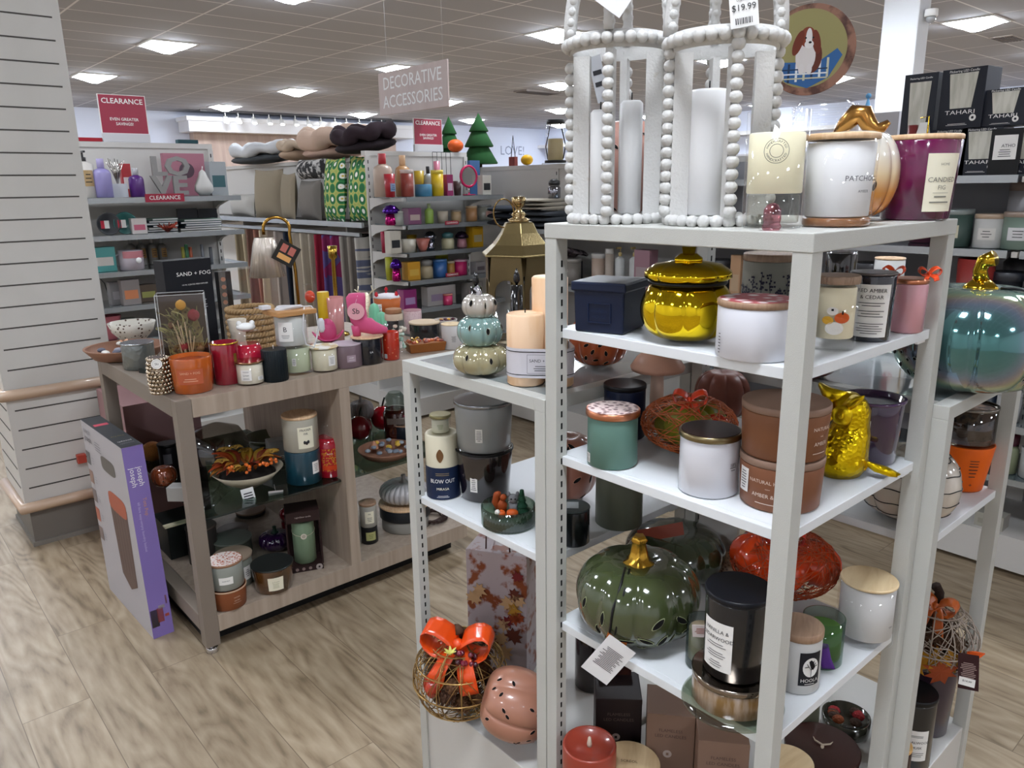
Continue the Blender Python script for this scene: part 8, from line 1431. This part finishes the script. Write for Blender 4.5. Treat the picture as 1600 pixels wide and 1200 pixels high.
for k, (px, yy, nm) in enumerate(((706, 348, 'second'), (707, 429, 'fourth'))):
    m = MB().box(-.055, .055, -.002, 0, -.012, .012, mat('#9c2c40', .4, key='clearance_red')); ftext(m, 'CLEARANCE', .016, PAPER, FM((0, -.0022, 0), (1, 0, 0), (0, 0, 1)), .01); P = on(px, yy, 1, CGY - .01); single('shelf_sign', m, 'small red CLEARANCE strip on the ' + nm + ' shelf edge of the middle shelf', 'sign', (P[0], CGY - .0095, P[2]))
# felt trees on top
FT = mat('#1f4a24', .95, bump=('noise', 300, .5), key='green_felt')
for px, w_, yt_, yb_, lb, X_, zb in ((703, 46, 182, 262, 'smaller green felt tree partly behind the middle clearance sign', 3.683, 1.6308), (749, 58, 177, 268, 'larger green felt Christmas tree right of the middle clearance sign', 3.683, 1.6308)):
    P = on(px, 250, 0, X_); P[2] = zb; r = min(w_ / 2 * pr(P)[2] / FPX, .145); top = next(q / 1000 for q in range(50, 900) if pr((P[0], P[1], zb + q / 1000))[1] < yt_); t = thing('felt_tree', lb, 'tree', P, 0); m = MB()
    for k, (z0, z1, a_) in enumerate(((.06, .5, 1.0), (.38, .76, .78), (.66, 1.0, .52))): m.lathe([(r * a_ * .97, z0 * top), (r * a_, z0 * top + .006), (r * a_ * (.32 if k < 2 else .02), z1 * top)], FT, 32)
    m.build('tiers', t); MB().cyl(.02, 0, .07 * top, mat('#4a3626', .8), 10).build('trunk', t)
# orange bowl on the middle unit top
P = on(712, 238, 1, 4.52); t = thing('bowl', 'orange bowl turned over on top of the middle shelf unit', 'bowl', (P[0], 4.52, 1.7308)); MB().ell((0, 0, .0), (.06, .05, .045), mat('#c9561c', .5), 20, 10).build('body', t); t.location[2] += .045
# ---------- textiles: pet beds and pillows
PLUSH = lambda c_: mat(c_, .95, bump=('noise', 60, 1.), key='plush_' + c_)
def pillow(px, yy, w, h, d, X, zz, rx, rz, m_, label, cat='pillow', name='throw_pillow', group=None):
    P = on(px, yy, 0, X); t = thing(name, label, cat, (X, P[1], zz), rz); mb = MB(); mb.M = Matrix.Rotation(rx, 4, 'Y')
    def f(s_): return lambda u, v: (s_ * d / 2 * (math.sin(PI * u) * math.sin(PI * v)) ** .45, (u - .5) * w * (1 - .06 * math.sin(PI * v)), (v - .5) * h * (1 - .06 * math.sin(PI * u)) + h / 2)
    mb.grid(f(1), 14, 14, m_); mb.grid(f(-1), 14, 14, m_); mb.build('cushion', t); return t
zt_ = 1.2625; DAI = daisy_mat(); LIN = PLUSH('#8d8270'); LG = PLUSH('#77726c')
pillow(565, 285, .40, .46, .13, 2.86, zt_, 0.08, .0, DAI, 'green daisy-print cushion nearest the middle shelf unit')
pillow(520, 290, .34, .45, .12, 2.82, zt_, .08, -.1, DAI, 'green daisy-print cushion, left one of the pair') 
pillow(418, 300, .42, .40, .14, 2.86, zt_, .08, .15, LIN, 'wrinkled beige linen cushion at the left of the pillow shelf'); pillow(448, 300, .34, .36, .10, 2.84, zt_, .08, -.15, LIN, 'second wrinkled beige linen cushion leaning on the first'); pillow(485, 310, .40, .30, .16, 2.86, zt_, .05, -.1, LG, 'dark grey-brown cushion in the middle of the pillow shelf')
pillow(490, 282, .42, .15, .20, 2.90, zt_ + .305, 0, 0, mat('#3a3a3c', .95, bump=('noise', 40, 1.), mix=('noise', 26, '#c4c2c0', .48, .56), key='shag'), 'shaggy black and white cushion on top of the grey-brown one')
pillow(376, 292, .5, .20, .16, 2.92, zt_, .1, 0, PLUSH('#b5b2ac'), 'off-white pillow at the far left of the pillow shelf')
def petbed(px, yy, w, d, h, X, zz, rz, cin, cout, label, tilt=0.):
    P = on(px, yy, 0, X); t = thing('pet_bed', label, 'pet bed', (X, P[1], zz), rz, None, (0, tilt)); m = MB(); m.ell((0, 0, .05), (d / 2, w / 2, .05), cout, 28, 8); m.build('base', t); m = MB(); n = 40
    m.tube([(d * .42 * math.cos(a), w * .44 * math.sin(a), .09 + h * .4 * (1 - .55 * max(0, -math.cos(a)) ** 3) + .015 * math.sin(7 * a)) for a in [2 * PI * i / n for i in range(n)]], [h * .36 + .01 * math.sin(5 * i) for i in range(n)], cin, 12, True); m.build('bolster', t); MB().ell((0, 0, .11), (d * .36, w * .38, .04), cin, 24, 8).build('mattress', t); return t
petbed(414, 245, .95, .5, .13, 3.12, 1.722, 0, PLUSH('#bfc1c4'), mat('#3e4144', .9), 'grey and white pet bed tipped up on the textile shelf top', -.10)
petbed(473, 245, .34, .4, .10, 3.12, 1.721, 0, PLUSH('#b8a692'), PLUSH('#a8917c'), 'small cream pet bed between the grey bed and the large blush bed')
petbed(526, 235, .62, .5, .20, 3.12, 1.721, 0, PLUSH('#c2a896'), PLUSH('#b5998a'), 'large blush plush pet bed on the textile shelf top', -.05)
petbed(600, 222, .46, .42, .13, 3.02, 1.731, 0, mat('#2e2228', .9), mat('#241c20', .9), 'dark plum pet cave on top near the middle clearance sign', -.15)
# hanging textiles
R_ = random.Random(14); tw = [(374, '#8a7d66', 'olive beige'), (384, '#a89a80', 'sand'), (393, '#6a4a40', 'brown'), (402, '#8f5f50', 'clay brown'), (413, '#b5a58c', 'cream'), (424, '#8a7a6c', 'taupe'), (436, '#a0938a', 'grey-beige'), (449, '#232a38', 'navy'), (462, '#b0a494', 'ivory'), (475, '#aca08e', 'ivory white'), (488, '#9a8f80', 'flax'), (499, '#8e1f34', 'crimson'), (511, '#5a4a80', 'violet floral'), (524, '#5f5288', 'lilac floral'), (537, '#9a928a', 'light grey'), (549, '#8e857c', 'stone grey'), (560, '#5d6278', 'blue-grey striped')]
for i, (px, c_, nm) in enumerate(tw):
    P = on(px, 370, 0, 2.75); m = MB(); w_ = .30; L = .72
    mt = mat(c_, .9, bump=('noise', 120, .6), mix=('cell', 9, '#8a2a58', .5, .55) if 'floral' in nm else (('noise', (1, 1, 14), '#b8b2a8', .5, .52) if 'striped' in nm else None), key='towel_' + nm)
    ph = R_.uniform(0, 6); m.grid(lambda u, v: (-w_ / 2 + w_ * u, .03 * math.sin(6 * u + ph) * (.4 + v) + .01 * math.sin(17 * u), -L * v), 12, 6, mt, .02); t = thing('hanging_textile', nm + ' textile hanging from the rail below the pillows', 'textile', (2.86, P[1], 1.170), R_.uniform(-.04, .04), None); m.build('cloth', t); MB().tube([(-.08, 0, .0), (0, 0, .012), (.08, 0, .0)], .004, BLACK, 5).build('hanger', t)
# ---------- right run, far end (beside the brass lantern)
X1 = RGX
def G2(kind, px, w, yt, zz, lb, c1, c2='#d8d6d0', dx=.08, **kw): return g(kind, px, w, yt, zz, lb, c1, c2, X=X1 + dx, **kw)
for i, (px, yy, w_, h_, c_, zz, lb) in enumerate(((846, 300, .34, .10, '#3a3d42', RZ[0], 'charcoal folded throw on the right-hand run beside the lantern finial'), (803, 310, .26, .13, '#22272f', RZ[0], 'navy folded throw on the right-hand run'), (848, 290, .24, .07, '#9a9284', RZ[0] + .105, 'folded fleece throw lying on the charcoal one'))):
    P = on(px, yy, 0, X1 + .16); t = thing('folded_throw', lb, 'throw', (X1 + .17, P[1], zz + .001)); m = MB()
    for k in range(3): m.loft([((0, -w_ / 2, h_ * (k + .5) / 3), (.13, 0, 0), (0, 0, h_ / 6.2)), ((0, -w_ / 2 + .02, h_ * (k + .5) / 3), (.15, 0, 0), (0, 0, h_ / 6.2)), ((0, w_ / 2 - .02, h_ * (k + .5) / 3), (.15, 0, 0), (0, 0, h_ / 6.2)), ((0, w_ / 2, h_ * (k + .5) / 3), (.13, 0, 0), (0, 0, h_ / 6.2))], mat(c_, .95), 20)
    m.build('cloth', t)
MSH = mat('#4a3f44', .9, mix=('cell', 40, '#9a8a8c', .4, .6), key='mosaic_rug')
for k, (px, lb) in enumerate(((812, 'patterned wavy bath mat draped left of the brass lantern'), (856, 'patterned wavy bath mat draped right of the lantern finial'))):
    P = on(px, 345, 0, X1 + .1); t = thing('bath_mat', lb, 'mat', (X1 + .14, P[1], RZ[1] + .20)); m = MB(); m.grid(lambda u, v: (-.12 + .24 * v, (u - .5) * .36, .02 * math.sin(14 * u) - .05 * v), 30, 4, MSH, .015); m.build('mat', t); MB().box(-.10, .10, -.16, .16, -.199, -.075, mat('#1f2126', .8)).build('folded_stack', t)
P = on(868, 255, 0, 3.50); t = thing('lantern_candle', 'candle in a wire-handled glass lantern with a black top, left of the beaded lanterns', 'lantern', (3.5, P[1], 1.6305)); k = pr(P)[2] / FPX
MB().cyl(17 * k, .001, 4 * k, BLACK, 28).cyl(14 * k, 58 * k, 64 * k, BLACK, 28).build('metal_ends', t); MB().lathe([(16 * k, 4 * k), (17 * k, 20 * k), (14 * k, 57 * k)], CLEAR, 28, cap=False).build('glass', t); MB().cyl(12 * k, 4.1 * k, 36 * k, mat('#a39268', .5), 24).build('candle', t); MB().tube([(0, -17 * k, 6 * k), (0, -22 * k, 25 * k), (0, -10 * k, 62 * k), (0, 10 * k, 62 * k), (0, 22 * k, 25 * k), (0, 17 * k, 6 * k)], .004, BLACK, 6).build('handle', t)
P = on(823, 256, 0, 3.68); t = thing('toy', 'small yellow rounded ornament on the right-hand run cap', 'ornament', (3.682, P[1], 1.6308)); MB().ell((0, 0, .035), (.035, .05, .035), mat('#c99a1a', .4), 16, 8).build('body', t); t = boxthing('gift_pouch', 'small red pouch with a thin handle on the right-hand run cap', 'bag', Vector((3.68, on(802, 256, 0, 3.68)[1], 1.6308)), .06, .03, .06, PI, mat('#7a3a36', .6), [lambda q, d, w_, h_: (q.tube([(0, -.02, h_), (0, 0, h_ + .14), (0, .02, h_)], .003, BLACK, 5), 'handle')[-1]])
P = on(866, 318, 0, X1 + .04); g('dome', 866, 20, 280, RZ[0] + .175, 'mercury glass jar with a black plume stopper left of the beaded lantern', mat('#8a8a90', .1, .9), '#121214', X=X1 + .17)
# behind the open top of the tower
for px, w_, yt_, c1, c2, lb, kd in ((895, 26, 404, '#7a746c', '#8f8a84', 'grey jar seen past the left tower post', 'jar'), (935, 22, 396, '#a38f80', '#b5b2ae', 'beige candle jar behind the navy box', 'jar'), (952, 14, 388, '#a3968a', '#b8b5b0', 'tall beige jar behind the navy box', 'jar'), (1008, 30, 390, '#8f6a74', '#9a8a8c', 'pink box stack behind the gold pumpkin', 'box'), (968, 15, 386, '#b8bab8', '#b5a068', 'left of two white dispensers with gold pumps', 'pump'), (990, 15, 386, '#b8bab8', '#b5a068', 'right of two white dispensers with gold pumps', 'pump'), (1104, 18, 390, '#a02430', '#b5b0ac', 'red apple jar behind the gold pumpkin stem', 'jar'), (1150, 18, 398, '#b08a68', '#b59a7c', 'light wooden block candle behind the floral-lid candle', 'box'), (1120, 44, 405, '#17181c', '#2a2a30', 'black round cake tin behind the gold pumpkin', 'jar')):
    g(kd, px, w_, yt_, RZ[1] + .0, lb, c1, c2, X=X1 + .12)
# right end: boxed flickering candles on the top board, in two tiers
TB = mat('#1b1e27', .4, key='tahari_carton'); WINM = mat('#a8a596', .3, coat=.6, mix=('noise', (40, 40, 6), '#c4c2b5', .4, .6), key='ribbed_wax')
def ledcan(px, w, ytop, ybot, zz, lab_, rotz=0., window=.5, X=RGX + .10):
    P, r, h, rz = ps(px, w, ytop, zz, None, X); t = thing('candle_box', lab_, 'box', P, PI + rotz); d_ = .11; w_ = 2 * r
    MB().box(-d_ / 2, d_ / 2, -w_ / 2, w_ / 2, 0, h, TB).build('carton', t, .001); b = MB(); tr = [(-.32, .40), (.32, .40), (.24, -.18), (-.24, -.18)]
    M = FF(d_, 0, h * .52); o = b.M; b.M = M; b.add([(x * w_, y * h, .0008) for x, y in tr], [(3, 2, 1, 0)], WINM); b.M = o; b.build('window', t)
    b = MB(); ftext(b, 'Flickering LED Candle', w_ * .075, PAPER, FF(d_, 0, h * .955)); ftext(b, 'TAHARI', w_ * .13, PAPER, FF(d_, -.0, h * .27), 0, 1.5); disc(b, w_ * .075, PAPER, FF(d_, w_ * .3, h * .17)); disc(b, w_ * .03, TB, FF(d_, w_ * .3, h * .17), .0012); flines(b, w_ * .6, h * .04, 2, PAPER, FF(d_, -w_ * .05, h * .07), 3, .15); b.build('print', t); return t, P, r, h
row = [(1484, 52, 203), (1534, 58, 200), (1592, 54, 203), (1650, 54, 206)]
nm = ['leftmost box of the lower tier, partly behind the burgundy candle', 'second box of the lower tier', 'third box of the lower tier, behind the price card', 'last box of the lower tier at the picture edge']
hs = []
for (px, w_, yt_), n_ in zip(row, nm): hs.append(ledcan(px, w_, yt_, 272, RTOP + .0008, 'black flickering candle carton, ' + n_))
zt2 = RTOP + .0016 + max(q[3] for q in hs)
ledcan(1508, 66, 108, 200, zt2, 'tallest black flickering candle carton, standing on the lower tier', -.12); ledcan(1574, 60, 140, 200, zt2, 'lower black flickering candle carton right of the tallest one', -.05); ledcan(1640, 60, 140, 200, zt2, 'black flickering candle carton at the upper right picture edge')
P = on(1566, 262, 0, RGX + .02); t = thing('price_card', 'black stand with a white price card on the top board of the right-hand run', 'sign', (RGX + .022, P[1], RTOP + .0008), PI); MB().box(-.008, .0, -.05, .05, 0, .16, BLACK).build('stand', t); b = MB(); rect(b, .075, .085, PAPER, FM((.0004, 0, .095), (0, 1, 0), (0, 0, 1))); ftext(b, 'ATHO', .016, INK, FM((.0008, .01, .10), (0, 1, 0), (0, 0, 1))); flines(b, .05, .03, 4, INK, FM((.0008, 0, .075), (0, 1, 0), (0, 0, 1)), 3, .15); b.build('card', t)
# things standing left of the cartons on the top board
t, P, r, h = ledcan(1432, 48, 117, 270, RTOP + .0008, 'tall black carton with a cut-away window and gold glow left of the tallest candle carton')
P = on(1438, 205, 0, RGX + .015); m = MB(); t = thing('card_holder', 'white folded no-touching card in a brass stand before the black carton', 'sign', (RGX + .03, P[1], RTOP + .0008), PI); m.hexa([(-.03, -.05, 0), (.02, -.055, 0), (.02, .05, 0), (-.03, .05, 0), (-.008, -.01, .2), (0, -.01, .2), (0, .02, .2), (-.008, .02, .2)], PAPER); m.build('card', t); MB().tube([(.024, .03, 0), (.024, .03, .22), (.024, .0, .215)], .003, GOLD, 6).build('stand', t); b = MB(); disc(b, .018, mat('#b83a4a', .5), FM((.018, -.02, .06), (0, 1, 0), (-.1, 0, 1)), .0006, 28, .014); rect(b, .004, .03, mat('#b83a4a', .5), FM((.018, -.02, .06), (0, 1, 0), (-.1, 0, 1)) @ Matrix.Rotation(.7, 4, 'Z'), .0008); b.build('no_touch_mark', t)
g('box', 1372, 56, 177, RTOP, 'white gift box with a red edge left of the no-touching card', '#b5b2b4', '#a39aa0', X=RGX + .2)
for px, lb in ((1345, 'blue pointed felt hat on the white gift box side, left one'), (1404, 'blue pointed felt hat beside the black carton, right one')):
    P, r, h, rz = ps(px, 16, 146, RTOP + .0008, None, RGX + .34); t = thing('party_hat', lb, 'hat', P); MB().lathe([(r * .9, 0), (r * .5, h * .4), (r * 1.1, h * .66), (r * .1, h * .96)], mat('#5c8fb5', .8), 24).ell((0, 0, h * .97), .012, mat('#5c8fb5', .8), 10, 6).build('felt', t)
g('jar', 1330, 20, 172, RTOP, 'crystal-lidded white jar right of the gold snaking stem', '#a8a09c', '#b5b0ac', X=RGX + .05); g('tum', 1418, 14, 196, RTOP, 'small red cup under the black and white patterned jar', '#7a2c2c', X=RGX + .03)
# rows below the cartons
a = RZ[0]
J = lambda px, w, yt, lb, c1, c2, k=0, dx=.08, kd='jar', **kw: g(kd, px, w, yt, RZ[k], lb, c1, c2, X=RGX + dx, **kw)
J(1484, 56, 327, 'wide dark green glass candle with a cream label, first row behind the tower top', '#3f524c', '#7a8280', c3='#c4bfa8'); J(1543, 44, 334, 'white glass candle with a berry lid, first row of the right-hand run', '#b9b8b4', '#a8917c', c3='#c9c6c0'); J(1592, 52, 331, 'sage glass candle with a white label, first row at the right', '#6f8074', '#8f7d70', c3='#c9c9c9'); J(1585, 34, 284, 'tall white candle standing behind the sage glass one', '#a8a6a8', '#7d6a60', dx=.24)
P_ = None; J(1650, 50, 330, 'green glass candle at the picture edge, first row', '#5f7468', '#8f7d70', c3='#c9c9c9'); J(1445, 46, 322, 'burgundy-rimmed candle hidden behind the tower corner', '#4a2434', '#8f9290', dx=.22)
J(1512, 52, 404, 'red pleated glass candle with a white price sticker, second row', '#8a2c28', '#8f5a54', 1, -.0 + .06, 'tum', c3='#d2cfcb') ; J(1562, 44, 424, 'low black tin behind the iridescent pumpkin', '#15171c', '#20242c', 1, .1); J(1600, 60, 440, 'stack of low black trays at the picture edge', '#1a1c22', '#22252c', 1, .1, 'box'); J(1575, 40, 398, 'dark grey bell-shaped ornament at the back of the second row', '#2e2e32', '#3a3a3e', 1, .3, 'dome'); J(1355, 50, 410, 'black jar behind the dark navy candle', '#1c1d22', '#2c2d32', 1, .12)
J(1573, 34, 612, 'small white jar with a black arrow, third row below the iridescent pumpkin', '#a8a8a8', '#b5b5b5', 2, .06, c3='#b0b0b0'); J(1545, 20, 605, 'dark blue jar left of the small white jar', '#1c2636', '#2a3444', 2, .12); J(1620, 34, 610, 'white jar at the right picture edge in the third row', '#a3a3a3', '#b0b0b0', 2, .06); J(1500, 34, 612, 'brown jar behind the smoky glass candle', '#3a2a26', '#4a3a34', 2, .08)
# bottom deck of the right run
zz = .157
bx_ = MB().box(RGX + .01, RGX + .36, -.3, 2.4, .378, .385, SHGL).box(RGX + .002, RGX + .009, -.3, 2.4, .36, .3845, EDGE); o_ = single('glass_shelf', bx_, 'lowest glass board of the right-hand run behind the orange cup', 'shelf')
g('dome', 1568, 34, 672, .386, 'maroon-lidded jar of pale sweets on the lowest glass board', '#7d8468', '#4a1428', X=RGX + .08); g('jar', 1610, 34, 700, .386, 'white patterned jar on the lowest glass board at the picture edge', '#9a9a98', '#a8a8a8', X=RGX + .08); g('jar', 1530, 30, 690, .386, 'dark jar on the lowest glass board left of the maroon-lidded jar', '#23262a', '#33363a', X=RGX + .1)
g('tum', 1630, 34, 800, zz, 'terracotta pink ribbed tumbler on the base deck', '#a85a4c', X=RGX + .05); g('box', 1548, 40, 800, zz, 'long cream carton lying on the base deck', '#9a978c', '#8a887c', X=RGX + .06)

# ================================================================== small clearances between neighbours
def nudge(s, away, right=0., up=0.):
    o = next((q for q in SC.objects if q.parent is None and str(q.get('label', '')).startswith(s)), None)
    if o is None: print('no', s); return
    u = Vector((o.location[0], o.location[1], 0)).normalized(); o.location = Vector(o.location) + u * away + Vector((u[1], -u[0], 0)) * right + Vector((0, 0, up))
for a in (('wide cream bowl of artificial', .05, .035), ('open-front brown gift box', .03, -.03), ('red jar candle with a berry', 0, -.012), ('cinnamon brown candle', .018, .014), ('grey candle with a red and white leaf', .018, .014),
          ('dark purple glass candle with a tree', .004, -.014), ('gold glitter owl', .0, -.006), ('wide agate-patterned', .012, -.012), ('black candle reading VANILLA', .012, -.012), ('large iridescent teal', .03, .03), ('dark maroon carton', .08, -.03),
          ('tall bright orange frosted', .0, -.014), ('smoky glass candle with brown leaf', .0, -.014), ('dark amber-brown jar candle', .13, .02), ('burgundy glass candle with', -.004, .010), ('clear plastic box of dried', .035, 0), ('deep raspberry glass jar', .01, .010),
          ('champagne beaded', .0, -.010), ('mauve grey three-wick', -.004, -.010), ('bright orange-red tumbler', .0, .010), ('clear tumbler with an orange-red', .08, .0), ('navy candle with a black lid', .03, -.02), ('pale blush mushroom', .04, -.01),
          ('small grey bowl of mixed', .05, .01), ('rust wire pumpkin with', .02, -.016), ('white cardboard box with two', .03, .03), ('grey-green candle with a beige', .03, -.006), ('candle with a wide sage metal', .05, -.01), ('glossy purple glass pumpkin', .04, .02), ('small clear jar of dried', -.02, .01),
          ('small cream candle with a white and yellow', 0, .006), ('lowest of three small', .03, -.03), ('middle of three small', .03, -.03), ('topmost of three small', .03, -.03), ('olive grey frosted candle', -.02, .02), ('dark plum pet cave', .0, -.12), ('red apple jar', .08, .0),
          ('tall terracotta pumpkin', .02, -.01), ('corked clear jar', .0, -.006), ('amber potpourri tray with', .012, .004), ('white candle with a pale wooden lid near', .01, .008), ('small cream jar candle with a copper', -.006, .002), ('gift bag printed', .03, -.01), ('turquoise snack carton', 0, -.01),
          ('champagne glitter cone', .04, -.02), ('small brown twig wreath', .0, .02), ('stack of low black trays', .0, .05), ('second box of the lower', 0, 0) if False else ('clear spray bottle', .02, 0)): nudge(*a)
